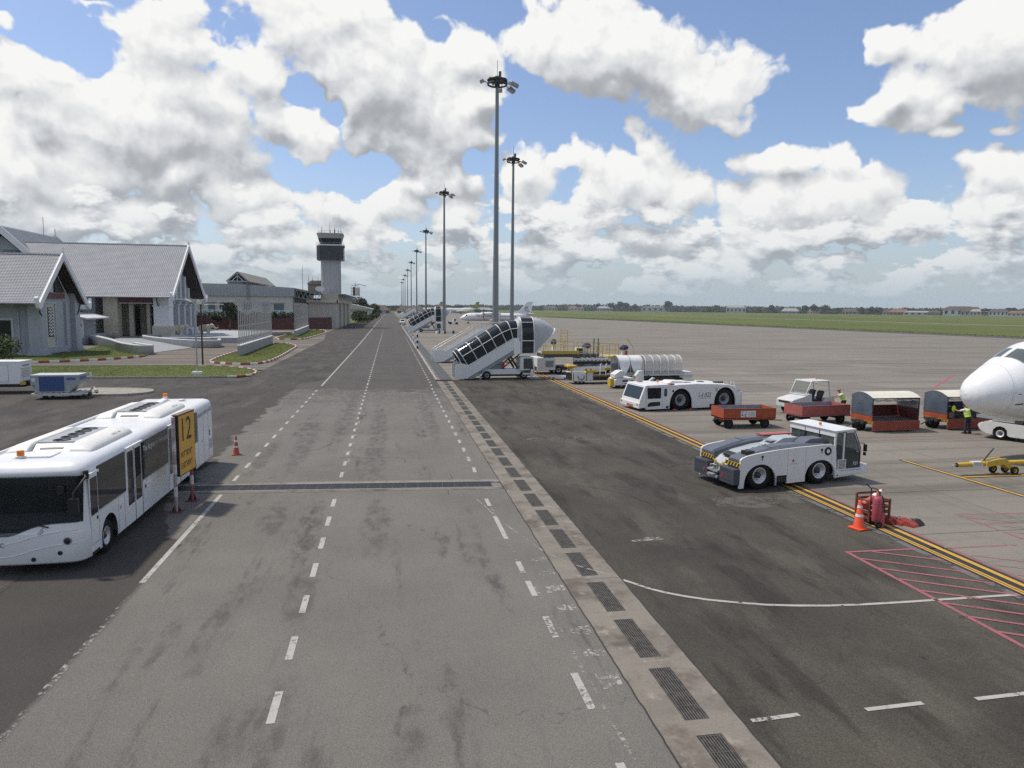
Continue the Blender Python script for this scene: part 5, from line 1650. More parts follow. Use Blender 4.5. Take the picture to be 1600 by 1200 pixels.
def truck_base(t, x0, x1, wheels, W=2.3, cab=(6.75, 8.3), r=.42):
    MB().bx(x0, x1, .12, W - .12, .48, 1.02).build('chassis', STAIRW, t, bevel=.04)
    MB().bx(x0 + .1, x1 - .1, .25, W - .25, .3, .5).build('underframe', BLACK, t)
    for x in wheels:
        for y in (.16, W - .16): wheel(t, (x, y, r), r, .26, 'y', .55, MGREY)
        MB().bx(x - .62, x + .62, -.02, .12, .93, 1.02).build('mudguard', WHITE, t)
    for x in (x0 + .12, x1 - .35):
        j = MB().bx(x - .12, x + .12, -.02, .16, .35, 1.0).build('jack', WHITE, t)
        MB().cyl((x, .07, .02), (x, .07, .4), .05, n=8).cyl((x, .07, 0), (x, .07, .03), .14, n=8).build('jack_foot', STEEL, j)
    a, b = cab
    c = MB().prism([(a, 1.0), (b, 1.0), (b, 1.3), (b - .12, 2.25), (a, 2.25)], 'y', .0, W - .0).build('cab', STAIRW, t, bevel=.06)
    for y0, y1 in ((-.012, .03), (W - .03, W + .012)):
        MB().prism([(a + .35, .62), (b - .12, .62), (b - .16, 1.25), (b - .28, 2.12), (a + .35, 2.12)], 'y', y0, y1).build('cab_door', pm('cab_door_glass', (.05, .055, .055), .2), c)
    MB().bx(a + .3, b, .0, W, .45, 1.0).build('cab_base', STAIRW, t)
    MB().quad((b + .004, .15, 1.32), (b + .004, W - .15, 1.32), (b - .11, W - .15, 2.15), (b - .11, .15, 2.15)).build('windscreen', GLASS, c)
    for y in (.3, W - .3): MB().cyl((b - .02, y, .75), (b + .02, y, .75), .1, n=12).build('headlight', LENS, c)
    return c


def make_stairs(label, loc, rz, scale=1.0, hood=True, truck=True):
    W = 2.3
    t = thing('passenger_stairs', label, 'boarding stairs', loc, rz, 'mobile boarding stairs', scale)
    for y in (0, W):
        MB().prism([(0, 1.5), (0, .2), (.27, .04), (1.17, .13), (6.0, 3.0), (6.7, 3.0), (6.7, 4.2), (6.04, 4.15), (1.4, 1.44), (.72, 1.66)], 'y', y - .05, y + .05).build('side_panel', STAIRW, t)
    bmx = MB().prism([(1.17, .10), (1.8, .10), (6.3, 2.7), (6.3, 3.0), (6.0, 3.0)], 'y', -.02, W + .02)
    bmx.build('stringer', MGREY, t)
    for k in range(17):
        x = .35 + k * .345; z = .30 + k * .167
        MB().bx(x, x + .34, .08, W - .08, z - .05, z).build('step', ALU, t)
    # platform
    MB().bx(6.0, 10.0 if False else 8.3, 0.02, W - .02, 2.72, 3.0).build('platform', STAIRW, t)
    MB().bx(6.02, 6.75, -.06, -.02, 2.6, 4.2).build('platform_gate', WHITE, t)
    for y in (.3, W - .3):
        MB().cyl((4.9, y, 1.05), (6.9, y, 2.7), .07, n=8).cyl((6.6, y, 1.0), (5.6, y, 2.6), .11, n=8).build('lift_ram', DARKM, t)
    MB().bx(3.6, 5.2, .5, W - .5, 1.02, 1.5).build('engine_box', MGREY, t)
    MB().bx(5.0, 5.15, .2, .5, 1.02, 1.75).build('extinguisher', REDL, t)
    for k in range(4): MB().sphere((4.1 + .25 * k, .35, 1.62 + .1 * (k % 2)), (.13, .1, .12), 7, 5).build('coiled_hose', pm('hose_cover', (.45, .3, .25), .7), t)
    if truck: truck_base(t, 2.45, 8.35, (3.25, 7.15))
    if not hood:
        for y in (0, W):
            hr = MB().tube([(.1, y, 1.6), (.5, y, 1.9), (6.0, y, 5.0), (8.0, y, 5.0)], .03, 5)
            for k in range(7): hr.cyl((.6 + k * .9, y, 1.2 + k * .5), (.6 + k * .9, y, 1.95 + k * .52), .025, n=5)
            hr.build('handrail', ALU, t)
        gb = MB()
        for x in (6.1, 7.2, 8.2):
            for y in (0, W): gb.cyl((x, y, 3), (x, y, 5.0), .03, n=5)
        for z in (3.7, 4.3, 5.0): gb.tube([(8.2, 0, z), (8.2, W, z)], .03, 5)
        gb.build('platform_rail', ALU, t)
        return t
    # hood: glazed bays between white ribs
    st = [(Vector((1.26 - .55, 0, 1.44 - .3)), Vector((-.18, 0, 2.86)))]
    st = []
    for k in range(5): st.append((Vector((1.26 + 1.0 * k, 0, 1.42 + .585 * k)), Vector((.23 + 1.03 * k, 0, 3.1 + .61 * k))))
    st.append((Vector((5.95, 0, 4.16)), Vector((5.45, 0, 5.92))))
    st.append((Vector((6.45, 0, 4.2)), Vector((6.45, 0, 6.02))))
    prof = [(0, 0), (0, .30), (0, .56), (.06, .68), (.18, .80), (.40, .91), (.75, .98), (1.15, 1.0)]
    full = prof + [(W - y, f) for y, f in prof[-2::-1]]

    def pt(s, q, o=0): return s[0] + (s[1] - s[0]) * q[1] + Vector((0, q[0] * (1 - 0) , 0))
    for k in range(len(st) - 1):
        A, B = st[k], st[k + 1]
        for lo, hi in ((0, 2), (2, 7), (7, 12), (12, 14)):
            m = MB(); vs = []; n = hi - lo + 1
            for q in full[lo:hi + 1]: vs.append(pt(A, q))
            for q in full[lo:hi + 1]: vs.append(pt(B, q))
            m.add(vs, [(i, i + 1, n + i + 1, n + i) for i in range(n - 1)], True)
            m.build('pane', GLASS, t)
    for k, s in enumerate(st):
        MB().tube([pt(s, q) for q in full], .042, 5).build('rib', WHITE, t)
    for idx in (2, 12):
        MB().tube([pt(s, full[idx]) for s in st], .035, 5).build('glazing_bar', WHITE, t)
    for idx in (0, 14):
        MB().tube([pt(s, full[idx]) for s in st], .05, 5).build('sill', WHITE, t)
    # lower lip of the hood at the foot
    lip = [(st[0][0] + Vector((-.42, 0, -.22))), st[0][1] + Vector((-.30, 0, -.30))]
    m = MB(); A = (lip[0], lip[1]); B = st[0]; n = len(full)
    m.add([pt(A, q) for q in full] + [pt(B, q) for q in full], [(i, i + 1, n + i + 1, n + i) for i in range(n - 1)], True)
    m.build('foot_pane', GLASS, t); MB().tube([pt(A, q) for q in full], .04, 5).build('rib', WHITE, t)
    # fabric collar, cab at the top, bellows
    def arch(x, z0, z1, y0=0.0, y1=None, bow=.0):
        y1 = W if y1 is None else y1; w = y1 - y0
        return [Vector((x, y0 + w * q[0] / W, z0 + (z1 - z0) * q[1])) for q in full]
    m = MB(); cols = [(6.45, 4.2, 6.02, 0.0), (6.6, 4.0, 6.2, -.06), (6.85, 3.6, 6.32, -.06)]
    for k in range(2):
        a, b = cols[k], cols[k + 1]
        A, B = arch(a[0], a[1], a[2], a[3], W - a[3]), arch(b[0], b[1], b[2], b[3], W - b[3])
        m.add(A + B, [(i, i + 1, n + i + 1, n + i) for i in range(n - 1)], True)
    m.build('fabric_collar', HOODF, t)
    A, B = arch(6.85, 2.62, 6.35, -.05, W + .05), arch(8.2, 2.62, 6.35, -.05, W + .05)
    for lo, hi in ((0, 2), (2, 12), (12, 14)):
        nn = hi - lo + 1
        MB().add(A[lo:hi + 1] + B[lo:hi + 1], [(i, i + 1, nn + i + 1, nn + i) for i in range(nn - 1)], True).build('cab_pane', GLASS, t)
    for x in (6.85, 8.2): MB().tube(arch(x, 2.58, 6.36, -.06, W + .06), .06, 5).build('rib', WHITE, t)
    for z in (2.62, 3.95, 5.85):
        for y in (-.06, W + .06): MB().bx(6.85, 8.2, y - .03, y + .03, z - .04, z + .04).build('glazing_bar', WHITE, t)
    # a fan of fabric pleats turning about a hinge at the sill
    rings = []; N_ = 13
    for i in range(N_):
        an = math.radians(44) * i / (N_ - 1); ln = 3.74 - .22 * (i / (N_ - 1)) + (.07 if i % 2 == 0 else -.03); o = .03 if i % 2 else .10
        rings.append([Vector((8.2 + math.sin(an) * (ln * q[1] + .12 * (1 - q[1]) * i / N_), -.05 - o * min(1, q[1] * 2) + (W + .1 + 2 * o * min(1, q[1] * 2)) * q[0] / W, 2.6 + math.cos(an) * ln * q[1])) for q in full])
    m = MB(); m.loft(rings, True, False, False)
    m.build('hood', HOODF, t)
    last = rings[-1]
    MB().tube([p + Vector((.02, 0, 0)) for p in last], .05, 6).build('hood_edge', WHITE, t)
    for idx in (0, 14):
        MB().tube([rings[0][idx], rings[-1][idx], rings[-1][3 if idx == 0 else 11]], .035, 5).build('hood_frame', STEEL, t)
    return t


make_stairs('large covered boarding stairs with dark glazing and grey fabric hood', (6.5, 71.3, 0), .085)
make_stairs('open white boarding stairs without a hood, behind the large covered stairs', (5.7, 94.0, 0), .08, 1.06, False, True)
make_stairs('smaller looking covered boarding stairs far down the apron beside the third mast', (5.3, 214, 0), -.02, 1.2)
make_stairs('open boarding stairs at the far end of the mast row', (6.2, 470, 0), .1, 1.6, False, True)
make_stairs('pale boarding stairs partly hidden behind the farther covered stairs', (10.5, 330, 0), 0, 1.25, False, True)


# ---------------------------------------------------------------- aircraft
def airframe(t, prof, m, n=20, y0=0):
    """fuselage from stations (x, z centre, half height, half width)"""
    b = MB(); rings = []
    for x, zc, h, w in prof: rings.append([(x, y0 + w * math.cos(2 * PI * k / n), zc + h * math.sin(2 * PI * k / n)) for k in range(n)])
    b.loft(rings, True)
    return b.build('fuselage', m, t)


def fin(t, name, pts, th, m, plane='xz', off=0):
    b = MB()
    if plane == 'xz': b.prism(pts, 'y', off - th, off + th)
    else: b.prism(pts, 'z', off - th, off + th)
    return b.build(name, m, t, bevel=th * .5)


PLANEW = pm('aircraft_white', (.74, .75, .76), .3, var=.03, scale=.8, coat=.3)
atr = thing('propeller_airliner', 'white high-wing propeller airliner with dark swirl on its tail', 'aircraft', (32.6, 337, 0), .03, None, 1.33)
airframe(atr, [(0, 1.75, .05, .05), (.25, 1.8, .38, .35), (.9, 1.95, .72, .7), (1.8, 2.15, 1.05, 1.02), (2.8, 2.32, 1.33, 1.3), (4.0, 2.4, 1.42, 1.42), (18, 2.4, 1.42, 1.42), (21, 2.6, 1.2, 1.15), (24, 3.0, .72, .7), (26.6, 3.35, .25, .2), (27.1, 3.4, .08, .06)], PLANEW)
vf = fin(atr, 'tail_fin', [(17.8, 3.7), (21.5, 4.6), (24.0, 7.5), (26.4, 7.5), (26.0, 3.4), (22, 3.4)], .14, PLANEW)
MB().prism([(23.7, 7.3), (26.7, 7.3), (26.9, 7.9), (25.4, 8.1), (24.2, 7.9)], 'y', -.35, .35).build('fin_tip', PLANEW, vf)
fin(atr, 'tailplane', [(20.2, -3.6), (26.9, -3.0), (26.9, 3.0), (20.2, 3.6)], .09, PLANEW, 'xy', 4.0) if False else fin(atr, 'tailplane', [(24.2, 0), (25.4, -3.6), (26.9, -3.6), (27.2, 0), (26.9, 3.6), (25.4, 3.6)], .09, PLANEW, 'xy', 3.75)
fin(atr, 'wing', [(10.2, 0), (10.6, -13), (12.2, -13), (13, 0), (12.2, 13), (10.6, 13)], .16, PLANEW, 'xy', 3.95)
for y in (-4.1, 4.1):
    na = MB(); rings = []
    for x, r in ((8.0, .35), (8.5, .55), (10, .62), (12.5, .55), (14.2, .2)): rings.append([(x, y + r * .8 * math.cos(2 * PI * k / 12), 3.5 + r * math.sin(2 * PI * k / 12)) for k in range(12)])
    nc = na.loft(rings).build('engine_nacelle', PLANEW, atr)
    MB().lathe([(.05, -.5), (.28, 0), (.3, .15)], (7.95, y, 3.5), 10, 'x').build('spinner', BLACK, nc)
    for k in range(6):
        a = k * PI / 3 + .1
        MB().box((7.9, y + .98 * math.cos(a), 3.5 + .98 * math.sin(a)), (.14, 1.95, .34), rx=a).build('blade', BLACK, nc)
wn = MB()
for k in range(21): wn.bx(6.1 + k * .68, 6.42 + k * .68, -1.425, -1.3, 2.55, 2.95)
o = wn.build('cabin_window', GLASS, atr); o['kind'] = 'stuff'
MB().prism([(1.75, 2.75), (2.5, 2.85), (2.55, 3.25), (2.1, 3.2)], 'y', -1.12, -.9).build('cockpit_window', GLASS, atr)
text('lettering', 'LANEXANG', .62, NAVY, atr, (5.3, -1.38, 3.22), (math.radians(75), 0, 0), 1.0, .004)
sw = []
for q in range(26):
    a = q / 25 * 8.2 + .9; r = .95 - .030 * q
    sw.append((24.45 + r * math.cos(a), -.16, 5.25 + r * math.sin(a)))
MB().tube(sw, [.15 - .0035 * q for q in range(26)], 6).build('tail_emblem', NAVY, vf)
MB().tube([(24.7, -.17, 4.35), (25.3, -.17, 4.5), (25.6, -.17, 4.85)], .11, 6).build('tail_emblem', REDL, vf)
for x, y in ((3.0, 0), (12.6, -1.7), (12.6, 1.7)):
    l = MB().cyl((x, y, .35), (x, y, 1.4), .07, n=8).build('landing_gear', STEEL, atr)
    wheel(l, (x, y - .18, .34), .34, .18, 'y', .5, LENS)
for s in (-1,): MB().sphere((12.2, s * 1.5, 1.25), (2.2, .55, .5), 12, 7).build('gear_fairing', PLANEW, atr)

JGREEN = pm('tail_green', (.10, .28, .07), .45, var=.05)
jet = thing('jet_airliner', 'white jet airliner with green and orange tail parked beyond the propeller plane', 'aircraft', (66, 905, 0), .05, 'white jets with green tails', 1.3)
airframe(jet, [(0, 3.0, .05, .05), (.5, 3.0, .7, .7), (2, 3.25, 1.45, 1.4), (4, 3.5, 1.95, 1.9), (6, 3.6, 2.05, 2.0), (24, 3.6, 2.05, 2.0), (29, 4.0, 1.6, 1.5), (33, 4.6, .8, .7), (36, 5.0, .2, .2)], pm('jet_cream', (.66, .68, .62), .35, var=.05))
jf = fin(jet, 'tail_fin', [(26.5, 5.5), (29.5, 6.4), (33.5, 12), (36.2, 12), (35.2, 5.2)], .2, JGREEN)
MB().cyl((33.0, -.26, 8.6), (33.0, .26, 8.6), 1.35, n=16).build('tail_disc', AMBER, jf)
MB().prism([(27, 4.0), (36, 5.2), (36, 4.7), (31, 3.0)], 'y', -1.4, 1.4).build('green_belly', JGREEN, jet)
fin(jet, 'wing', [(12, 0), (21, -16), (22.5, -16), (20, 0), (22.5, 16), (21, 16)], .25, PLANEW, 'xy', 2.9)
fin(jet, 'tailplane', [(31.5, 0), (35.5, -6), (37, -6), (36, 0), (37, 6), (35.5, 6)], .15, PLANEW, 'xy', 5.2)
for y in (-5, 5): MB().lathe([(.9, 0), (1.05, .3), (1.0, 2.5), (.6, 4.2), (.01, 4.2)], (12.5, y, 1.9), 16, 'x').build('engine', MGREY, jet)
for x, y in ((4.5, 0), (18, -2.6), (18, 2.6)): wheel(jet, (x, y, .5), .5, .3, 'y', .5, LENS, 'landing_wheel')
copy_tree(jet, (22, 930, 0), .06, 'white jet airliner with yellow disc on its tail, mostly hidden behind the mast row')

# the big jet whose nose enters the picture
air = thing('jet_airliner', 'white jet airliner seen nose first at the edge of the apron', 'aircraft', (27.75, 30.3, 0), 0)
AX = [(0, 3.30, .02, .02), (.05, 3.30, .28, .28), (.18, 3.31, .54, .56), (.42, 3.33, .80, .82), (.8, 3.38, 1.02, 1.05), (1.25, 3.46, 1.22, 1.25), (1.8, 3.58, 1.46, 1.46), (2.4, 3.72, 1.71, 1.63), (3.1, 3.86, 1.95, 1.77), (3.9, 3.93, 2.06, 1.88), (5, 3.92, 2.08, 1.95), (6.5, 3.9, 2.07, 1.975), (26, 3.9, 2.07, 1.975), (31, 4.4, 1.5, 1.4), (35, 4.9, .7, .6), (37.5, 5.2, .15, .12)]


def axs(x, a, off=0.0):
    """point of the skin: a is measured from the top towards the near side"""
    for p, q in zip(AX, AX[1:]):
        if p[0] <= x <= q[0]:
            f = (x - p[0]) / (q[0] - p[0]); f = f
            zc, h, w = (p[i] + (q[i] - p[i]) * f for i in (1, 2, 3)); break
    a = math.radians(a)
    return Vector((x, -(w + off) * math.sin(a), zc + (h + off) * math.cos(a)))


xs = []
for p, q in zip(AX, AX[1:]):
    k = 3 if q[0] < 8 else 1
    xs += [p[0] + (q[0] - p[0]) * i / k for i in range(k)]
xs.append(AX[-1][0])
m = MB(); m.loft([[axs(x, 360 * k / 40) for k in range(40)] for x in xs], True)
m.build('fuselage', pm('aircraft_gloss_white', (.76, .78, .79), .22, var=.02, scale=.6, coat=.5, dirt=.05, dirtcol=(.5, .5, .48)), air)


def patch(name, corners, mt, off=.012, par=air, n=5):
    """quad on the skin given by four (x, angle) corners"""
    V = []; Fq = []
    c = [Vector((p[0], p[1], 0)) for p in corners]
    for i in range(n + 1):
        for j in range(n + 1):
            u, v = i / n, j / n
            p = (c[0] * (1 - u) + c[1] * u) * (1 - v) + (c[3] * (1 - u) + c[2] * u) * v
            V.append(axs(p.x, p.y, off))
    for i in range(n):
        for j in range(n): a = i * (n + 1) + j; Fq.append((a, a + 1, a + n + 2, a + n + 1))
    return MB().add(V, Fq, True).build(name, mt, par)


PANEG = glass('cockpit_glass', (.10, .12, .125), .06)
PANEL_ = pm('cockpit_lit', (.46, .50, .50), .15, var=.3, scale=3)  # opaque pale colour stands in for the lit cockpit behind the pane
frm = pm('window_frame', (.24, .26, .27), .5)
for s in (1, -1):
    f = patch('cockpit_window', [(1.88, s * 4), (2.10, s * 41), (2.78, s * 33), (2.58, s * 4)], frm, .010)
    patch('pane', [(1.92, s * 6), (2.13, s * 39), (2.73, s * 31.5), (2.55, s * 6)], PANEG, .016, f)
    f = patch('cockpit_window', [(2.15, s * 43), (2.40, s * 68), (3.30, s * 58), (2.86, s * 35)], frm, .010)
    patch('pane', [(2.21, s * 44), (2.45, s * 66.5), (3.23, s * 57), (2.86, s * 37.5)], PANEL_, .016, f)
    f = patch('cockpit_window', [(2.50, s * 69), (3.00, s * 75), (3.62, s * 65), (3.38, s * 59)], frm, .010)
    patch('pane', [(2.58, s * 69), (3.00, s * 73.5), (3.55, s * 64.5), (3.36, s * 60.5)], PANEL_, .016, f)
w = MB().tube([axs(2.3, 52, .03), axs(2.6, 55, .035), axs(2.8, 49, .03)], .012, 5).build('wiper', BLACK, air)
sm_ = MB().tube([axs(1.42, a, .001) for a in range(0, 361, 9)], .008, 4, False)
sm_.tube([axs(x, 92, .0) for x in (1.45, 2, 3, 4, 6)], .006, 4)
sm_.tube([axs(3.9, a, .0) for a in range(0, 361, 9)], .006, 4, False)
sm_.tube([axs(2.0, a, .0) for a in range(75, 181, 9)], .005, 4, False).tube([axs(2.9, a, .0) for a in range(78, 181, 9)], .005, 4, False)
sm_.tube([axs(x, 130, .0) for x in (1.45, 2, 2.9, 4, 6)], .005, 4).tube([axs(x, 112, .0) for x in (2.0, 2.4, 2.9)], .005, 4).tube([axs(x, 12, .0) for x in (1.45, 1.7, 1.85)], .005, 4)
sm_.build('skin_seam', pm('seam_grey', (.42, .44, .45), .5), air)
patch('intake_slot', [(1.62, 116), (1.62, 118.5), (1.95, 117), (1.95, 114.5)], BLACK, .01)
for x, a in ((1.75, 100), (1.95, 108), (2.45, 104), (2.2, 118)):
    p_ = axs(x, a, .0); q_ = axs(x, a, .10)
    MB().tube([p_, q_, q_ + Vector((-.12, 0, 0))], .012, 5).build('probe', STEEL, air)
for x, a, m_ in ((1.6, 95, BLACK), (2.62, 110, REDL), (3.15, 98, BLACK), (1.95, 86, REDL)):
    patch('stencil', [(x, a), (x, a + 1.2), (x + .14, a + 1.2), (x + .14, a)], m_, .006, n=1)
rv = MB()
for x in (1.5, 2.05, 2.95):
    for k in range(60): rv.sphere(axs(x, 40 + 2.2 * k, .0), .006, 4, 3)
o = rv.build('rivet', STEEL, air); o['kind'] = 'stuff'
patch('probe_plate', [(2.6, 98), (2.6, 103), (2.9, 103), (2.9, 98)], STEEL, .008)
wn = MB()
for k in range(30): wn.box(axs(7.2 + k * .53, 81) + Vector((0, -.004, 0)), (.23, .03, .33))
o = wn.build('cabin_window', GLASS, air); o['kind'] = 'stuff'
fin(air, 'wing', [(11, 0), (20, -15), (21.6, -15.4), (18.5, -2), (18.5, 2), (21.6, 15.4), (20, 15)], .22, PLANEW, 'xy', 2.8)
fin(air, 'tail_fin', [(29, 6), (34.5, 11.7), (36.8, 11.7), (36, 5.5)], .18, PLANEW)
fin(air, 'tailplane', [(31.5, 0), (35.5, -6), (37, -6), (36, 0), (37, 6), (35.5, 6)], .14, PLANEW, 'xy', 5.2)
for y in (-5.7, 5.7): MB().lathe([(.7, .3), (1.0, 0), (1.12, .4), (1.1, 2.6), (.7, 4.0), (.01, 4.0)], (10.2, y, 1.9), 20, 'x').build('engine', PLANEW, air)
g_ = MB().cyl((5.1, 0, .4), (5.1, 0, 2.2), .09, n=10).build('nose_gear', STEEL, air)
for y in (-.25, .25): wheel(g_, (5.1, y, .38), .38, .22, 'y', .55, LENS)
for y in (-3.8, 3.8):
    g_ = MB().cyl((17.7, y, .6), (17.7, y, 2.6), .13, n=10).build('main_gear', STEEL, air)
    for d in (-.45, .45): wheel(g_, (17.7, y + d, .58), .58, .4, 'y', .5, LENS)

# ---------------------------------------------------------------- aircraft tow tractor (near)
def stripes(parent, name, p0, ux, uz, w, h, n, th=.012, slant=.6):
    """hazard stripes: a yellow plate with raised black bars; ux, uz are the plate's axes"""
    p0, ux, uz = Vector(p0), Vector(ux).normalized(), Vector(uz).normalized(); nn = ux.cross(uz)
    m = MB()
    q = [p0, p0 + ux * w, p0 + ux * w + uz * h, p0 + uz * h]
    m.add(q + [v - nn * .03 for v in q], [(0, 1, 2, 3), (0, 4, 5, 1), (1, 5, 6, 2), (2, 6, 7, 3), (3, 7, 4, 0)])
    P = m.build(name, YELLOW, parent)
    b = MB()
    for k in range(n):
        a = w * (k + .1) / n; c = w * (k + .6) / n; s_ = slant * h
        pts = [(a, 0), (c, 0), (min(c + s_, w), h), (min(a + s_, w), h)]
        b.quad(*[p0 + ux * x + uz * z + nn * .004 for x, z in pts])
    o = b.build('black_stripe', BLACK, P); o['kind'] = 'stuff'
    return P


TUGW = pm('tug_white', (.66, .67, .67), .35, var=.03, scale=1.3, dirt=.12, dirtcol=(.42, .41, .38), streak=(1, 1, .4), coat=.2)
TUGD = pm('tug_deck_grey', (.105, .115, .14), .4, var=.1, scale=1.5, dirt=.12, dirtcol=(.2, .2, .2))
TUGV = pm('tug_valley_grey', (.36, .40, .42), .45, var=.06, scale=1.5, dirt=.15, dirtcol=(.2, .2, .2))


def arch_pts(cx, r, z0, zt, n=12, sq=1.0):
    return [(cx - r, z0)] + [(cx - r * math.cos(PI * k / n), z0 + .0 + (zt - z0) * math.sin(PI * k / n) ** sq) for k in range(1, n)] + [(cx + r, z0)]


def make_tug():
    t = thing('tow_tractor', 'white aircraft tow tractor with dark grey deck and yellow black stripes at its tail', 'tow tractor', (13.74, 26.0, 0), .17, None, .95)
    W = 2.75
    r = .60
    side = [(0, .12), (.02, 1.34), (.12, 1.42), (.35, 1.49), (.7, 1.55), (1.1, 1.6), (2.0, 1.68), (3.0, 1.73), (3.8, 1.75), (4.45, 1.77), (4.85, 1.77), (4.98, 1.68), (5.08, 1.50), (5.16, .62), (6.62, .52), (6.62, .34), (5.08, .24)]
    a1 = arch_pts(4.25, .83, .26, 1.10, 14, .8)[::-1]
    a2 = arch_pts(1.06, .84, .12, 1.10, 14, .8)[::-1]
    mid = [(3.42, .20), (2.46, .18), (2.45, .55), (1.90, .55)]
    poly = side + a1 + mid + a2
    for y in (-.07, W - .0):
        MB().prism(poly, 'y', y, y + .09).build('side_skirt', TUGW, t)
    # engine deck: two dark covers with a lighter valley between
    def cover(y0, y1):
        m = MB()
        st = [(.05, 1.32, .0), (.12, 1.40, .02), (.7, 1.56, .03), (1.25, 1.68, .05), (2.1, 1.82, .1), (3.1, 1.84, .1), (4.0, 1.80, .08), (4.6, 1.77, .05)]
        rings = []
        for x, z, i in st: rings.append([(x, y0, .9), (x, y0, z - .10), (x, y0 + i + .06, z), (x, y1 - i - .06, z), (x, y1, z - .12), (x, y1, .9)])
        m.loft(rings, False)
        return m.build('engine_cover', TUGD, t)
    c1 = cover(.03, .82); c2 = cover(W - .82, W - .03)
    MB().bx(.45, .85, .12, .50, 1.50, 1.66).build('access_box', BLACK, c1)
    for c, y0 in ((c1, .03), (c2, W - .82)):
        MB().bx(.03, .09, y0 + .08, y0 + .68, .95, 1.24).build('rear_panel', pm('rear_panel', (.05, .055, .065), .5), c)
        MB().bx(1.7, 1.705, y0 + .1, y0 + .7, 1.0, 1.77).build('cover_joint', BLACK, c)
    MB().loft([[(x, y, z) for y, z in ((.8, .6), (.8, zz), (1.05, zz - .06), (W - 1.05, zz - .06), (W - .8, zz), (W - .8, .6))] for x, zz in ((.06, .98), (.4, 1.22), (1.0, 1.42), (2.0, 1.60), (3.2, 1.70), (4.6, 1.74))], False).build('deck_valley', TUGV, t)
    MB().box((.5, 1.3, 1.31), (.32, .62, .14), ry=-.35).build('saddle_pad', BLACK, t, bevel=.04)
    MB().prism([(2.35, 1.62), (3.1, 1.95), (3.9, 1.95), (4.5, 1.74), (4.5, 1.6), (2.35, 1.55)], 'y', 1.0, W - 1.0).build('hump', TUGV, t)
    MB().bx(2.5, 3.05, 1.12, W - 1.12, 1.80, 1.84).build('mesh_grille', STEEL, t)
    MB().prism([(3.6, 1.78), (4.0, 1.98), (4.7, 1.98), (4.9, 1.75)], 'y', .35, 1.0).build('cooler_box', TUGD, t)
    for k in range(4): MB().cyl((1.1 + .35 * k, .95 + .03 * k, 1.5 + .05 * k), (1.1 + .35 * k, .95 + .03 * k, 1.57 + .05 * k), .05, n=8).build('cap', BLACK, t)
    MB().bx(2.9, 4.6, W - .6, W - .1, 1.86, 1.92).build('lamp_bar', REDP, t)
    # tail: blocks, stripes, hitch
    for y0 in (-.06, W - .92):
        b = MB().bx(-.30, .25, y0, y0 + .98, .28, .95).build('tail_block', DGREY, t, bevel=.02)
        MB().bx(-.315, -.30, y0 + (.70 if y0 < 0 else .14), y0 + (.80 if y0 < 0 else .24), .50, .64).build('tail_light', REDL, b)
        m = MB()
        for z in (.42, .82): m.bx(-.305, -.299, y0 + .1, y0 + .88, z - .006, z + .006)
        m.build('joint', BLACK, b)
    stripes(t, 'hazard_strip', (-.012, W, 1.02), (0, -1, 0), (0, 0, 1), .95, .17, 5)
    stripes(t, 'hazard_strip', (-.012, .95, 1.02), (0, -1, 0), (0, 0, 1), 1.0, .17, 5)
    stripes(t, 'hazard_strip', (-.012, 1.66, .72), (0, -1, .0), (0, .35, 1), .16, .34, 1)
    stripes(t, 'hazard_strip', (-.012, 1.26, .72), (0, -1, .0), (0, -.35, 1), .16, .34, 1)
    h = MB().bx(-.36, .05, 1.0, 1.75, .36, .46).bx(-.36, .05, 1.0, 1.75, .62, .70).cyl((-.25, 1.38, .30), (-.25, 1.38, .95), .045, n=10).bx(-.45, -.2, 1.15, 1.6, .47, .52)
    h.tube([(-.3, 1.1, .9), (-.42, 1.2, .95), (-.42, 1.4, .9), (-.35, 1.5, .8)], .03, 6)
    h.build('hitch', STEEL, t)
    MB().bx(.1, 6.3, .15, W - .15, .35, .9).build('chassis', BLACK, t)
    hs = MB()
    for q in range(3): hs.tube([(-.02, 1.25 + .1 * q, .9), (-.22, 1.2 + .12 * q, .78), (-.16, 1.1 + .2 * q, .55)], .018, 5)
    hs.build('hose', BLACK, t)
    sm = MB()
    for x0, x1, z0, z1 in ((3.42, 3.43, .2, 1.70), (2.46, 2.47, .55, 1.66), (4.84, 4.85, 1.0, 1.7)): sm.bx(x0, x1, -.074, -.068, z0, z1)
    sm.bx(.25, 4.9, -.074, -.069, 1.36, 1.366) if False else None
    sm.build('panel_seam', MGREY, t)
    MB().bx(1.95, 2.5, -.02, .3, .24, .62).build('battery_box', BLACK, t)
    for x in (1.06, 4.25):
        for y in (.19, W - .19): wheel(t, (x, y, r), r, .44, 'y', .60, ALU, n=28)
    # round filler, vents, emblem, step louvres
    f = MB().cyl((4.62, -.05, 1.47), (4.62, -.085, 1.47), .19, n=22).build('filler_ring', BLACK, t)
    MB().cyl((4.62, -.08, 1.47), (4.62, -.095, 1.47), .085, n=16).build('filler_cap', LENS, f)
    for x, z, rr_ in ((4.28, 1.55, .06), (4.28, 1.44, .03), (1.12, 1.42, .06), (1.12, 1.31, .03)): MB().cyl((x, -.05, z), (x, -.085, z), rr_, n=10).build('plug', BLACK, t)
    MB().cyl((2.75, -.06, 1.16), (2.75, -.078, 1.16), .055, n=16).build('emblem', pm('emblem_red', (.55, .03, .05), .4), t)
    MB().bx(2.58, 2.95, -.076, -.07, 1.015, 1.03).build('emblem_line', MGREY, t)
    lv = MB().bx(5.2, 5.66, -.085, -.04, .60, 1.05).build('step_louvre', TUGW, t)
    m = MB()
    for k in range(7): m.bx(5.24, 5.62, -.092, -.084, .64 + .058 * k, .665 + .058 * k)
    m.build('louvre_slot', BLACK, lv)
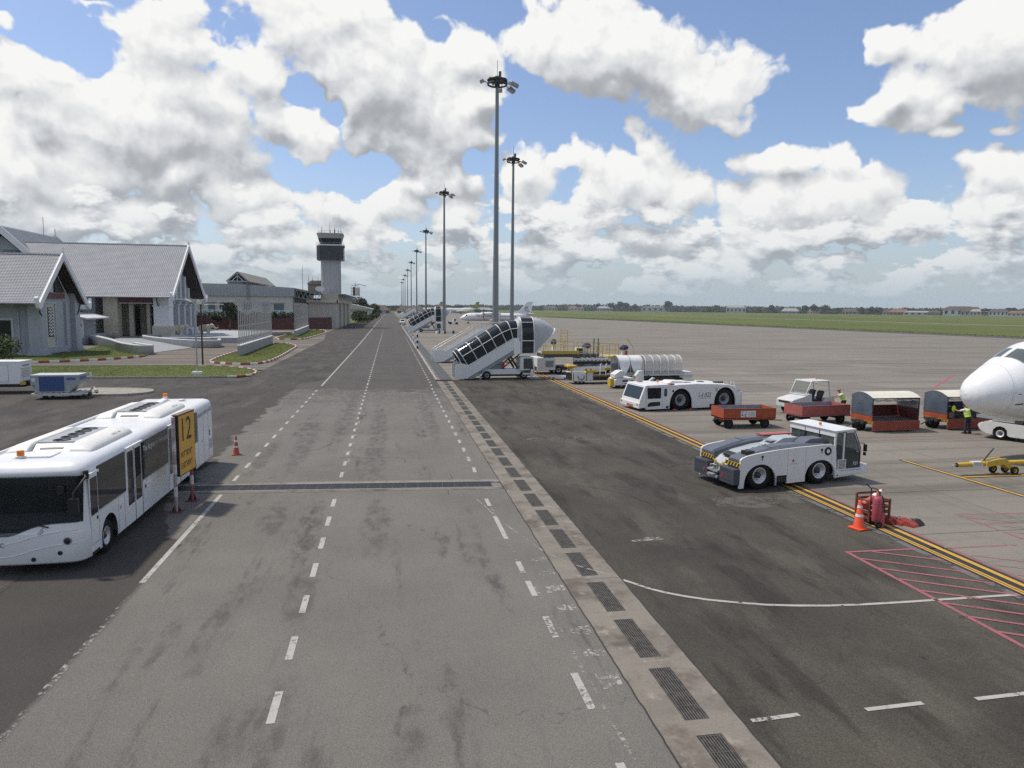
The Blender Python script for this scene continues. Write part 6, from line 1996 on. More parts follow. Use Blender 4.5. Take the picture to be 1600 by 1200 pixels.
    # cab
    cabz = 2.38
    roof = MB().prism([(4.98, cabz - .10), (6.12, cabz - .04), (6.14, cabz + .03), (4.94, cabz - .02)], 'y', -.10, W + .12)
    roof.build('cab_roof', TUGW, t, bevel=.015)
    MB().prism([(5.0, cabz - .30), (5.0, cabz - .10), (5.1, cabz - .10), (5.1, cabz - .30)], 'y', -.06, W + .06).build('rear_header', TUGW, t)
    beacon(t, (5.35, 1.25, cabz + .0), .07, .15)
    for y in (-.04, W - .02):
        fr = MB()
        fr.bx(5.02, 5.10, y, y + .06, 1.5, cabz - .08)
        fr.bx(5.50, 5.60, y, y + .06, .95, cabz - .06)
        fr.prism([(6.04, cabz - .06), (6.14, cabz - .06), (6.52, 1.55), (6.56, .9), (6.48, .9), (6.44, 1.55)], 'y', y, y + .06)
        fr.bx(5.5, 6.1, y, y + .06, cabz - .14, cabz - .06)
        fr.build('cab_frame', TUGW, t)
    MB().bx(5.04, 5.06, .0, W, 1.62, cabz - .3).build('rear_glass', CLEAR, t)
    for y in (.9, 1.8): MB().bx(5.0, 5.06, y - .03, y + .03, 1.5, cabz - .12).build('glazing_bar', BLACK, t)
    for y in (-.03, W):
        d = MB().prism([(5.60, .60), (6.50, .60), (6.49, 1.32), (5.60, 1.36)], 'y', y, y + .035).build('door', pm('door_dark_green', (.035, .045, .045), .3, var=.15), t)
        MB().prism([(5.63, 1.38), (6.46, 1.34), (6.42, 1.56), (6.10, cabz - .15), (5.63, cabz - .15)], 'y', y + .005, y + .025).build('door_glass', CLEAR, d)
        MB().prism([(5.13, .95), (5.48, .95), (5.48, cabz - .15), (5.13, cabz - .15)], 'y', y + .005, y + .025).build('side_glass', CLEAR, t)
        MB().prism([(5.59, .58), (5.64, .58), (5.64, cabz - .1), (5.59, cabz - .1)], 'y', y - .012, y + .04).build('door_seal', BLACK, d)
        MB().prism([(6.46, .6), (6.51, .6), (6.50, 1.56), (6.14, cabz - .08), (6.09, cabz - .08), (6.45, 1.56)], 'y', y - .012, y + .04).build('door_seal', BLACK, d)
    text('unit_number', '727', .20, LENS, t, (6.05, -.068, .82), (PI / 2, 0, 0), 1, .002)
    MB().quad((6.60, .05, .9), (6.60, W - .05, .9), (6.48, W - .05, 1.56), (6.48, .05, 1.56)).quad((6.48, .05, 1.56), (6.48, W - .05, 1.56), (6.12, W - .05, cabz - .08), (6.12, .05, cabz - .08)).build('windscreen', CLEAR, t)
    b = MB().prism([(5.1, .32), (6.80, .36), (6.86, .78), (6.66, .62), (5.2, .60)], 'y', -.10, W + .10).build('front_bumper', TUGW, t, bevel=.02)
    m = MB()
    for k in range(12): m.bx(5.3 + .105 * k, 5.36 + .105 * k, -.108, -.10, .545, .57)
    m.build('bumper_slot', BLACK, b)
    MB().cyl((5.18, -.11, .36), (5.18, -.10, .36), .035, n=10).build('bolt', BLACK, b)
    # cab inside
    s = MB().bx(5.2, 5.7, .5, 1.1, .9, 1.15).build('seat', BLACK, t); MB().box((5.2, .8, 1.45), (.14, .55, .75), ry=-.15).build('seat_back', BLACK, s)
    s = MB().bx(5.2, 5.7, 1.6, 2.2, .9, 1.15).build('seat', BLACK, t); MB().box((5.2, 1.9, 1.45), (.14, .55, .75), ry=-.15).build('seat_back', BLACK, s)
    MB().prism([(6.05, .9), (6.45, .9), (6.4, 1.42), (6.1, 1.5)], 'y', .1, W - .1).build('dashboard', pm('dash_grey', (.16, .20, .20), .6), t)
    MB().tube([(6.0 + .02 * math.sin(q * PI / 6), .8 + .19 * math.cos(q * PI / 6), 1.55 + .17 * math.sin(q * PI / 6)) for q in range(13)], .016, 5, False).build('steering_wheel', BLACK, t)
    MB().bx(5.1, 6.5, .05, W - .05, .55, .9).build('cab_floor', BLACK, t)
    MB().tube([(6.36, -.05, 1.75), (6.5, -.22, 1.75), (6.5, -.28, 1.6)], .02, 5).bx(6.46, 6.52, -.38, -.22, 1.40, 1.72).bx(6.46, 6.52, -.34, -.22, 1.22, 1.36).build('mirror', BLACK, t)
    MB().tube([(6.45, .6, 1.5), (6.3, .9, 1.95), (6.18, 1.1, 2.2)], .012, 4).build('wiper', BLACK, t)
    return t


make_tug()


# ---------------------------------------------------------------- towbarless tractor with two big wheel arches
def make_pushback():
    t = thing('pushback_tractor', 'low white towbarless aircraft tractor with large wheel arches standing on the yellow line', 'tow tractor', (17.95, 47.9, 0), .125)
    W = 3.0
    a1 = arch_pts(2.83, .93, .16, 1.60, 16, .75)[::-1]
    a2 = arch_pts(6.48, .92, .20, 1.62, 16, .75)[::-1]
    side = [(0.02, .14), (0.0, .72), (.22, 1.78), (.55, 1.86), (1.9, 1.80), (2.6, 1.86), (4.0, 1.90), (5.4, 1.86), (6.6, 1.80), (7.5, 1.62), (7.78, 1.50), (7.82, .25)]
    poly = side + a2 + [(5.5, .16), (3.8, .14)] + a1
    for y in (0, W - .1): MB().prism(poly, 'y', y, y + .1).build('side_panel', TUGW, t)
    MB().loft([[(x, .05, z - .22), (x, .05, z - .06), (x, .3, z), (x, W - .3, z), (x, W - .05, z - .06), (x, W - .05, z - .22)] for x, z in ((1.9, 1.80), (2.6, 1.88), (4.0, 1.93), (5.4, 1.90), (6.6, 1.84), (7.5, 1.66), (7.78, 1.5))], False).build('deck', TUGW, t)
    MB().bx(1.9, 7.7, .42, W - .42, .2, 1.5).bx(3.8, 5.5, .11, W - .11, .2, 1.6).build('chassis', BLACK, t)
    for x in (2.83, 6.48):
        for y in (.32, W - .32): wheel(t, (x, y, .74), .74, .46, 'y', .58, MGREY, n=28)
    # cab
    c = MB().prism([(-.50, .55), (-.42, .86), (-.08, 1.74), (.05, 1.84), (2.0, 1.84), (2.0, 1.5), (1.88, .3), (-.4, .25)], 'y', .04, W - .04).build('cab', TUGW, t, bevel=.03)
    MB().prism([(-.06, 1.80), (.05, 1.86), (1.7, 1.90), (1.95, 1.84), (1.95, 1.80)], 'y', .02, W - .02).build('cab_roof', TUGW, c)
    MB().quad((-.428, .22, .86), (-.428, W - .22, .86), (-.095, W - .22, 1.72), (-.095, .22, 1.72)).build('windscreen', GLASS, c)
    MB().bx(-.56, -.40, .0, W, .22, .60).build('front_bumper', TUGW, c, bevel=.03)
    MB().bx(-.575, -.56, .9, 1.9, .24, .42).build('bumper_pad', REDP, c)
    for y in (.25, .6, W - .6, W - .25): MB().cyl((-.56, y, .48), (-.575, y, .48), .08, n=12).build('headlight', DGREY if y in (.25, W - .25) else LENS, c)
    d = MB().prism(rr(1.06, .78, .06, 3, .66, 1.30), 'y', -.010, .03).build('door_window', GLASS, t)
    MB().prism([(.14, .32), (1.14, .40), (1.14, .68), (.4, .66), (.16, .55)], 'y', -.008, .03).build('step_recess', BLACK, t)
    MB().prism(rr(.24, .58, .1, 3, 1.55, 1.33), 'y', -.012, .03).build('side_mirror', DGREY, t)
    seam = MB()
    for x in (.06, 1.32): seam.bx(x, x + .014, -.006, 0.0, .2, 1.76)
    seam.build('door_seam', MGREY, t)
    for x, z, r in ((1.72, .28, .10), (2.16, 1.42, .08)): MB().cyl((x, -.012, z), (x, .02, z), r, n=14).build('plug', BLACK, t)
    text('lettering', 'L-J', .46, BLACK, t, (4.22, -.004, 1.10), (PI / 2, 0, 0), .82, .003, shear=.2)
    text('lettering', 'ATS', .34, BLACK, t, (4.72, -.004, 1.12), (PI / 2, 0, 0), .95, .003, shear=.2)
    MB().bx(4.70, 5.30, -.006, 0, .93, .965).build('lettering_line', BLACK, t)
    MB().bx(4.2, 5.3, -.004, 0, .83, .85).build('small_line', MGREY, t)
    MB().bx(5.65, 5.85, -.005, 0, 1.32, 1.58).build('data_plate', pm('plate_green', (.36, .38, .30), .6), t)
    MB().bx(7.5, 7.72, -.005, 0, 1.30, 1.36).build('number_plate', MGREY, t)
    for x, y, w, dd in ((3.6, .8, .5, .3), (5.0, 1.2, .4, .4), (4.4, 2.2, .8, .3), (6.0, .7, .9, .25)): MB().bx(x, x + w, y, y + dd, 1.85, 1.95).build('deck_vent', BLACK, t)
    MB().prism([(2.3, 1.86), (2.6, 2.05), (3.4, 2.02), (3.9, 1.9)], 'y', 1.0, 2.2).build('hump', TUGW, t)
    beacon(t, (1.75, 1.6, 1.86), .09, .22)
    MB().bx(1.95, 2.35, .2, .5, 1.86, 1.94).build('lamp_bar', REDP, t); MB().bx(.6, .9, 2.3, 2.7, 1.88, 1.94).build('lamp_bar', REDP, t)
    for x in (6.6, 7.2): MB().tube([(x, .4, 1.75), (x, .4, 1.98), (x + .3, .4, 1.96), (x + .3, .4, 1.70)], .025, 5).build('grab_rail', WHITE, t)
    MB().bx(7.80, 8.02, .1, W - .1, .22, 1.25).build('rear_step', TUGW, t)
    MB().bx(5.2, 5.6, -.02, .2, .1, .4).build('chock_holder', BLACK, t)
    return t


make_pushback()
for x, y, l in ((20.1, 47.95, 'small red wheel chock under the front of the low white tractor'), (21.4, 48.1, 'small red wheel chock behind the front wheel of the low white tractor')):
    c = thing('wheel_chock', l, 'wheel chock', (x, y, 0), .2, 'chocks by the low tractor')
    MB().prism([(0, 0), (.34, 0), (.30, .08), (.12, .16), (.04, .08)], 'y', 0, .2).build('wedge', REDP, c); MB().tube([(.1, .1, .14), (.1, .1, .2), (.2, .1, .2), (.22, .1, .12)], .012, 5).build('handle', DARKM, c)


# ---------------------------------------------------------------- baggage carts
def open_cart(label, loc, rz, L, W, mt, r=.29, bar=0):
    t = thing('baggage_cart', label, 'baggage cart', loc, rz, 'open baggage carts')
    z0, z1 = .58, 1.24; th = .04
    inner = pm('cart_inside', (.20, .23, .27), .6, var=.15, scale=3, dirt=.25, dirtcol=(.12, .12, .12))
    MB().bx(0, L, 0, W, z0, z0 + .06).build('floor', inner, t)
    for nm, (x0, x1, y0, y1) in (('side_board', (0, L, 0, th)), ('side_board', (0, L, W - th, W)), ('end_board', (0, th, th, W - th)), ('end_board', (L - th, L, th, W - th))):
        b = MB().bx(x0, x1, y0, y1, z0 - .02, z1).build(nm, mt, t)
        if nm == 'side_board':
            yi = (th, th + .012) if y0 < .5 else (W - th - .012, W - th)
            MB().bx(th, L - th, yi[0], yi[1], z0 + .06, z1 - .02).build('lining', inner, b)
            m = MB()
            for k in range(5): m.bx(L * k / 4 - (.03 if k else 0), L * k / 4 + .03, y0 - .015 if y0 < .5 else y1, y0 if y0 < .5 else y1 + .015, z0, z1)
            m.bx(0, L, y0 - .02 if y0 < .5 else y1, y0 if y0 < .5 else y1 + .02, z1 - .05, z1).bx(0, L, y0 - .02 if y0 < .5 else y1, y0 if y0 < .5 else y1 + .02, z0 - .03, z0 + .03)
            m.build('rib', mt, b)
    MB().bx(.1, L - .1, .3, W - .3, z0 - .12, z0 - .02).build('underframe', DARKM, t)
    for x in (.42, L - .62):
        for y in (.14, W - .14): wheel(t, (x, y, r), r, .18, 'y', .45, DARKM, n=18)
        MB().cyl((x, .14, r), (x, W - .14, r), .04, n=6).bx(x - .1, x + .1, .35, W - .35, r, z0 - .1).build('axle', DARKM, t)
    if bar >= 0: MB().tube([(L - .1, W / 2 - .3, .42), (L + .5, W / 2, .36), (L + .95, W / 2, .34)], .03, 5).tube([(L - .1, W / 2 + .3, .42), (L + .5, W / 2, .36)], .03, 5).build('drawbar', DARKM, t)
    MB().tube([(0, W / 2, .45), (-.25, W / 2, .45), (-.3, W / 2, .38)], .04, 5).build('hitch', DARKM, t)
    return t


c = open_cart('orange open baggage cart with a white plate on its side', (20.12, 40.3, 0), .0, 3.45, 1.7, ORANGE)
pl = MB().bx(1.12, 2.12, -.03, -.022, .70, 1.10).build('name_plate', WHITE2, c)
text('lettering', 'L-J', .34, BLACK, pl, (1.16, -.032, .90), (PI / 2, 0, 0), .9, .002, shear=.15)
m = MB()
for k in range(5): m.bx(1.62, 2.05, -.034, -.03, .76 + .055 * k, .775 + .055 * k)
m.build('small_line', MGREY, pl)
open_cart('faded red open baggage cart hitched behind the orange one', (25.75, 40.9, 0), .14, 3.75, 1.7, REDP, .33)


def covered_cart(label, loc, rz, L, flap=True):
    t = thing('covered_cart', label, 'baggage cart', loc, rz, 'covered baggage carts')
    W, z0, zr = 1.9, .70, 2.10
    MB().bx(0, L, 0, W, z0 - .08, z0).build('floor', pm('cart_floor', (.10, .075, .075), .7, var=.2, scale=3), t)
    MB().bx(.08, L - .08, W - .05, W, z0, 1.40).build('back_board', DRED, t)
    MB().bx(L - .05, L, .05, W, z0 - .05, 1.40).build('end_board', DRED, t)
    e = MB().bx(-.02, .04, .0, W, z0 - .22, 1.12).build('end_board', ORANGE, t)
    stripes(e, 'hazard_strip', (-.026, W - .02, z0 - .20), (0, -1, 0), (0, 0, 1), W * .42, .15, 6)
    stripes(e, 'hazard_strip', (-.026, .68, z0 - .20), (0, -1, 0), (0, 0, 1), W * .42, .15, 6)
    p = MB()
    for x in (.02, L - .02):
        for y in (.03, W - .03): p.bx(x - .025, x + .025, y - .025, y + .025, z0, zr)
    p.bx(0, L, .0, .05, zr - .08, zr).bx(0, L, W - .05, W, zr - .08, zr)
    p.build('post', DARKM, t)
    n = 8
    arc = [(W * k / n, zr + .26 * math.sin(PI * k / n)) for k in range(n + 1)]
    R = MB(); k_ = 0
    xs = [-.04 + (L + .08) * i / 40 for i in range(41)]
    R.loft([[(x, y, z + (.012 if i % 2 else 0)) for y, z in [(-.06, zr - .02)] + arc + [(W + .06, zr - .02)]] for i, x in enumerate(xs)], False, False, False)
    R.build('roof', CREAM, t)
    # tarpaulin on the left end, slightly bellied
    g_ = 8; V = []; Fq = []
    for i in range(g_ + 1):
        y = W * i / g_
        top = zr + .26 * math.sin(PI * i / g_) - .02
        for j in range(g_ + 1):
            z = .98 + (top - .98) * j / g_
            V.append((-.035 - .05 * math.sin(PI * i / g_) * math.sin(PI * j / g_) - .015 * math.sin(3.1 * i + 1.7 * j), y, z))
    for i in range(g_):
        for j in range(g_): a = i * (g_ + 1) + j; Fq.append((a, a + 1, a + g_ + 2, a + g_ + 1))
    MB().add(V, Fq, True).build('tarpaulin', TARP, t)
    MB().bx(L - .07, L - .05, .05, W - .05, 1.40, zr + .05).build('inner_tarpaulin', pm('grey_lining', (.30, .31, .33), .8, var=.15, scale=4), t)
    rl = []
    for q in range(17):
        rl.append((.1 + (L - .2) * q / 16, .02, zr - .14 - .05 * abs(math.sin(q * .9))))
    MB().tube(rl, [.05 + .02 * math.sin(q * 1.7) for q in range(17)], 7).build('rolled_curtain', pm('rolled_curtain', (.42, .42, .42), .8, var=.15, scale=6), t)
    if flap:
        f = MB().bx(0, L, -.07, -.035, .10, z0 - .02).build('drop_side', pm('drop_side_red', (.28, .055, .035), .6, var=.15, scale=2, dirt=.15, dirtcol=(.15, .05, .04)), t)
        m = MB()
        for k in range(6): m.bx(L * k / 5 - (.02 if k else 0), L * k / 5 + .02, -.085, -.07, .10, z0 - .02)
        m.bx(0, L, -.085, -.07, .10, .14).bx(0, L, -.085, -.07, z0 - .06, z0 - .02)
        m.build('rib', REDP, f)
    for x in (-.0 + .35, L - .5):
        for y in ((.80, 1.12) if x < 1 else (.30, W - .30)): wheel(t, (x - (.50 if x < 1 else 0), y, .33), .33, .2, 'y', .4, DARKM, n=18)
    MB().bx(-.3, L - .2, .4, W - .4, .45, z0 - .08).build('underframe', DARKM, t)
    MB().tube([(-.1, W / 2, .55), (-.6, W / 2 - .2, .5), (-1.25, W / 2 - .3, .30)], .035, 5).build('drawbar', DARKM, t)
    return t


covered_cart('empty covered baggage cart with cream roof and dropped red side', (28.62, 38.1, 0), .03, 3.25)
c2 = covered_cart('covered baggage cart with cream roof loaded with dark suitcases', (33.95, 38.35, 0), .03, 3.2)


def suitcase(label, loc, d, rz, mt, mat2=None):
    t = thing('suitcase', label, 'suitcase', loc, rz, 'luggage on the covered cart')
    MB().bx(-d[0] / 2, d[0] / 2, -d[1] / 2, d[1] / 2, 0, d[2]).build('shell', mt, t, bevel=.04)
    MB().tube([(-.1, -d[1] / 2 - .0, d[2]), (-.1, -d[1] / 2, d[2] + .06), (.1, -d[1] / 2, d[2] + .06), (.1, -d[1] / 2, d[2])], .014, 5).build('handle', BLACK, t)
    MB().bx(-d[0] / 2 - .003, d[0] / 2 + .003, -.01, .01, .03, d[2] - .03).build('zip', mat2 or DGREY, t)
    return t


suitcase('black suitcase standing at the floor of the loaded cart', (34.95, 38.75, .73), (.5, .3, .62), 0, BLACK)
suitcase('brown grey suitcase below the yellow round bag', (34.4, 38.65, .73), (.42, .32, .36), .1, pm('taupe_fabric', (.17, .13, .12), .8))
suitcase('navy suitcase lying on top of the pile in the loaded cart', (35.4, 39.1, 1.36), (1.3, .5, .30), .05, BLUEC)
suitcase('dark blue suitcase standing beside the worker', (35.9, 38.6, .73), (.5, .34, .75), -.1, NAVY)
suitcase('charcoal suitcase at the rear of the loaded cart', (35.1, 39.4, .73), (.9, .4, .62), 0, DGREY)
b_ = thing('round_bag', 'round yellow and dark bag resting on the brown grey suitcase', 'bag', (34.42, 38.6, 1.10), .3)
MB().cyl((0, -.16, .22), (0, .16, .22), .21, n=18).build('drum', DGREY, b_); MB().lathe([(.10, -.17), (.20, -.175), (.20, -.165), (.10, -.165)], (0, 0, .22), 16, 'y').build('yellow_ring', HIVIS, b_)

# ---------------------------------------------------------------- open baggage tractor
bt = thing('baggage_tractor', 'grey white open-sided baggage tractor parked behind the red cart', 'baggage tractor', (27.75, 45.2, 0), .17)
BTW = pm('tractor_grey_white', (.55, .56, .55), .5, var=.1, scale=2, dirt=.2, dirtcol=(.3, .3, .29))
MB().prism([(0, .45), (0, .98), (.18, 1.06), (1.25, 1.30), (1.35, 1.40), (1.7, 1.42), (1.75, .45)], 'y', .1, 1.75).build('bonnet', BTW, bt, bevel=.05)
MB().bx(-.01, .02, .3, 1.5, .78, .92).build('grille', BLACK, bt)
MB().bx(1.6, 3.7, .1, 1.75, .40, .80).build('tub', BTW, bt, bevel=.04)
MB().prism([(2.75, .8), (3.0, 1.12), (3.7, 1.12), (3.75, .8)], 'y', .1, .45).build('rear_wing', BTW, bt, bevel=.03)
MB().prism([(2.75, .8), (3.0, 1.12), (3.7, 1.12), (3.75, .8)], 'y', 1.4, 1.75).build('rear_wing', BTW, bt, bevel=.03)
fr = MB()
for y in (.15, 1.7):
    fr.tube([(1.15, y, 1.32), (1.62, y, 2.28), (1.75, y, 2.33), (3.2, y, 2.25)], .04, 6); fr.tube([(3.15, y, 2.25), (3.35, y, 1.1)], .05, 6)
fr.tube([(1.62, .15, 2.28), (1.62, 1.7, 2.28)], .035, 6).tube([(1.15, .15, 1.34), (1.15, 1.7, 1.34)], .035, 6)
fr.build('cab_frame', BTW, bt)
MB().bx(1.62, 3.3, .08, 1.78, 2.28, 2.34).build('roof', BTW, bt, bevel=.02)
MB().quad((1.18, .19, 1.37), (1.18, 1.66, 1.37), (1.61, 1.66, 2.25), (1.61, .19, 2.25)).build('windscreen', glass('thin_glass', (.2, .22, .22), .05, .14), bt)
beacon(bt, (2.7, .9, 2.34), .08, .18)
for y in (.5, 1.3):
    s = MB().bx(2.2, 2.75, y - .25, y + .25, .8, 1.0).build('seat', BLACK, bt); MB().prism([(2.6, 1.0), (2.75, 1.0), (2.95, 1.55), (2.85, 1.62), (2.7, 1.5)], 'y', y - .25, y + .25).build('seat_back', BLACK, s, bevel=.05)
MB().tube([(1.9, .5, 1.1), (1.75, .5, 1.4)], .025, 5).tube([(1.78 + .03 * math.sin(q * PI / 6), .5 + .19 * math.cos(q * PI / 6), 1.42 + .16 * math.sin(q * PI / 6)) for q in range(13)], .018, 5, False).build('steering_wheel', BLACK, bt)
MB().tube([(3.2, 1.7, 2.1), (3.5, 1.8, 2.05)], .03, 5).sphere((3.55, 1.8, 2.0), .11, 8, 6).build('work_lamp', LENS, bt)
for x in (.75, 3.2):
    for y in (.25, 1.6): wheel(bt, (x, y, .36), .36, .24, 'y', .5, BTW, n=18)


# ---------------------------------------------------------------- people
def skinned(name, J, E, m, parent, root=0, lvl=1):
    """one continuous surface grown round a skeleton of joints {key: (point, radius)}"""
    keys = list(J); me = bpy.data.meshes.new(name)
    me.from_pydata([J[k][0] for k in keys], [(keys.index(a), keys.index(b)) for a, b in E], [])
    o = link(name, me)
    md = o.modifiers.new('skin', 'SKIN'); md.use_smooth_shade = True
    sv = me.skin_vertices[0].data
    for i, k in enumerate(keys):
        r = J[k][1]; sv[i].radius = (r, r) if not isinstance(r, tuple) else r
        sv[i].use_root = (i == root)
    if lvl: sb = o.modifiers.new('sub', 'SUBSURF'); sb.levels = lvl; sb.render_levels = lvl
    bpy.context.view_layer.update()
    dg = bpy.context.evaluated_depsgraph_get()
    me2 = bpy.data.meshes.new_from_object(o.evaluated_get(dg)); me2.materials.clear(); me2.materials.append(m)
    for p in me2.polygons: p.use_smooth = True
    o.modifiers.clear(); o.data = me2; o.parent = parent; me2.name = name
    return o


def person(label, loc, rz, P, cap=None, hair=BLACK, shirt=None):
    """P: joints in metres, figure facing +x"""
    t = thing('person', label, 'person', loc, rz, 'ground crew')
    V = {k: Vector(v) for k, v in P.items()}
    J = {'pelvis': (V['pelvis'], .13), 'waist': (V['waist'], .125), 'chest': (V['chest'], .145), 'neck0': (V['neck'], .07), 'head0': (V['head'] + Vector((0, 0, -.06)), .075), 'head1': (V['head'] + Vector((.01, 0, .06)), .088)}
    E = [('pelvis', 'waist'), ('waist', 'chest'), ('chest', 'neck0'), ('neck0', 'head0'), ('head0', 'head1')]
    for s in ('l', 'r'):
        sg_ = 1 if s == 'l' else -1
        J['sh' + s] = (V['sh' + s], .06); J['el' + s] = (V['el' + s], .042); J['wr' + s] = (V['wr' + s], .028); 
        hd = (V['wr' + s] - V['el' + s]).normalized()
        J['pa' + s] = (V['wr' + s] + hd * .08, (.04, .022))
        E += [('chest', 'sh' + s), ('sh' + s, 'el' + s), ('el' + s, 'wr' + s), ('wr' + s, 'pa' + s)]
        J['hp' + s] = (V['hp' + s], .09); J['kn' + s] = (V['kn' + s], .062); J['an' + s] = (V['an' + s], .045); J['to' + s] = (V['an' + s] + Vector((.16, 0, -.05)), .038)
        E += [('pelvis', 'hp' + s), ('hp' + s, 'kn' + s), ('kn' + s, 'an' + s), ('an' + s, 'to' + s)]
    body = skinned('body', J, E, SKIN, t)
    for s in ('l', 'r'):
        hd = (V['wr' + s] - V['el' + s]).normalized(); sd = hd.orthogonal().normalized()
        base = V['wr' + s] + hd * .07
        for k, (o_, ln) in enumerate(((-.027, .075), (-.009, .085), (.009, .08), (.027, .065))):
            p0 = base + sd * o_; MB().tube([p0, p0 + hd * ln * .55 + Vector((.004, 0, -.004)), p0 + hd * ln + Vector((.012, 0, -.02))], [.009, .008, .006], 5).build('finger', SKIN, body)
        MB().tube([V['wr' + s] + hd * .03, V['wr' + s] + hd * .06 + sd * .045, V['wr' + s] + hd * .10 + sd * .05], [.012, .010, .007], 5).build('thumb', SKIN, body)
    h = V['head']
    MB().prism([(-.02, .0), (.03, -.012), (.0, .045)], 'y', -.014, .014).build('nose', SKIN, body, loc=h + Vector((.095, 0, -.02)))
    for s in (-1, 1):
        MB().sphere((0, 0, 0), (.012, .016, .01), 6, 5).build('eye', BLACK, body, loc=h + Vector((.088, s * .034, .02)))
        MB().sphere((0, 0, 0), (.018, .012, .03), 6, 5).build('ear', SKIN, body, loc=h + Vector((0, s * .088, 0)))
    MB().bx(-.004, .004, -.022, .022, -.004, .004).build('mouth', pm('lips', (.25, .08, .07), .6), body, loc=h + Vector((.092, 0, -.065)))
    MB().sphere((h.x - .015, h.y, h.z + .055), (.105, .10, .085), 12, 8).build('hair', hair, t)
    if cap: MB().sphere((h.x - .005, h.y, h.z + .065), (.11, .105, .08), 12, 8).box((h.x + .12, h.y, h.z + .06), (.12, .13, .012), ry=.15).build('cap', cap, t)
    # clothing: trousers, shirt with sleeves, hi-vis vest, shoes
    JT = {'pelvis': (V['pelvis'], .15)}; ET = []
    for s in ('l', 'r'):
        JT['hp' + s] = (V['hp' + s], .108); JT['kn' + s] = (V['kn' + s], .082); JT['an' + s] = (V['an' + s] + Vector((0, 0, .03)), .075)
        ET += [('pelvis', 'hp' + s), ('hp' + s, 'kn' + s), ('kn' + s, 'an' + s)]
    skinned('trousers', JT, ET, NAVY, t)
    JS = {'waist': (V['waist'], .14), 'chest': (V['chest'], .16)}; ES = [('waist', 'chest')]
    JS['pelvis'] = (V['pelvis'] + Vector((0, 0, .02)), .158); ES.append(('pelvis', 'waist'))
    for s in ('l', 'r'):
        JS['sh' + s] = (V['sh' + s], .078); JS['el' + s] = (V['sh' + s].lerp(V['el' + s], .85), .062)
        ES += [('chest', 'sh' + s), ('sh' + s, 'el' + s)]
    skinned('shirt', JS, ES, shirt or pm('white_shirt', (.6, .62, .64), .8), t)
    rings = []
    for p, q, f, ry, rx in (('pelvis', 'waist', .15, .205, .165), ('waist', 'chest', 0, .20, .155), ('waist', 'chest', .6, .215, .165), ('chest', 'neck', .05, .215, .165), ('chest', 'neck', .45, .185, .135), ('chest', 'neck', .8, .11, .09)):
        c = V[p].lerp(V[q], f); ax = (V[q] - V[p]).normalized(); fx = Vector((ax.z, 0, -ax.x))
        rings.append([c + fx * rx * math.cos(2 * PI * k / 14) + Vector((0, ry * math.sin(2 * PI * k / 14), 0)) for k in range(14)])
    vest = MB().loft(rings, True).build('vest', HIVIS, t)
    for f in (.1, .75):
        q = V['waist'].lerp(V['chest'], f); ax = (V['chest'] - V['waist']).normalized()
        fx = Vector((ax.z, 0, -ax.x)); R2 = []
        for dz in (-.03, .03): R2.append([q + ax * dz + fx * .172 * math.cos(2 * PI * k / 14) + Vector((0, (.212 + .012 * f) * math.sin(2 * PI * k / 14), 0)) for k in range(14)])
        MB().loft(R2, True, False).build('reflective_band', pm('band_grey', (.42, .43, .40), .5), vest)
    for s in ('l', 'r'):
        a = V['an' + s]
        MB().prism([(-.08, -.09), (.22, -.09), (.23, -.05), (.10, .0), (.04, .06), (-.07, .05)], 'y', -.05, .05).build('shoe', BLACK, t, loc=a + Vector((0, 0, .0)), bevel=.015)
    return t


# working at the loaded cart, seen from behind, leaning slightly with arms forward
person('ground crew worker in yellow vest and dark trousers loading the covered cart', (34.25, 37.05, 0), 1.75,
       dict(pelvis=(0, 0, .98), waist=(.06, 0, 1.14), chest=(.14, .0, 1.36), neck=(.20, 0, 1.53), head=(.27, 0, 1.64), shl=(.14, .20, 1.44), shr=(.14, -.20, 1.44), ell=(.42, .27, 1.32), elr=(.40, -.24, 1.28), wrl=(.66, .22, 1.36), wrr=(.62, -.12, 1.30),
            hpl=(0, .10, .92), hpr=(0, -.10, .92), knl=(.05, .13, .50), knr=(-.02, -.12, .50), anl=(.0, .16, .09), anr=(-.06, -.15, .09)), cap=None)
# leaning on the tractor's rear wing
person('ground crew worker in yellow vest and orange cap leaning over the open baggage tractor', (31.5, 45.1, 0), 2.75,
       dict(pelvis=(-.03, 0, 1.00), waist=(.03, 0, 1.16), chest=(.13, 0, 1.40), neck=(.22, 0, 1.56), head=(.30, 0, 1.67), shl=(.15, .20, 1.47), shr=(.15, -.20, 1.47), ell=(.36, .25, 1.28), elr=(.37, -.23, 1.28), wrl=(.62, .18, 1.22), wrr=(.62, -.14, 1.24),
            hpl=(-.04, .10, .94), hpr=(-.04, -.10, .94), knl=(-.02, .12, .51), knr=(-.04, -.12, .51), anl=(-.08, .14, .09), anr=(-.12, -.14, .09)), cap=pm('orange_cap', (.40, .10, .03), .7))

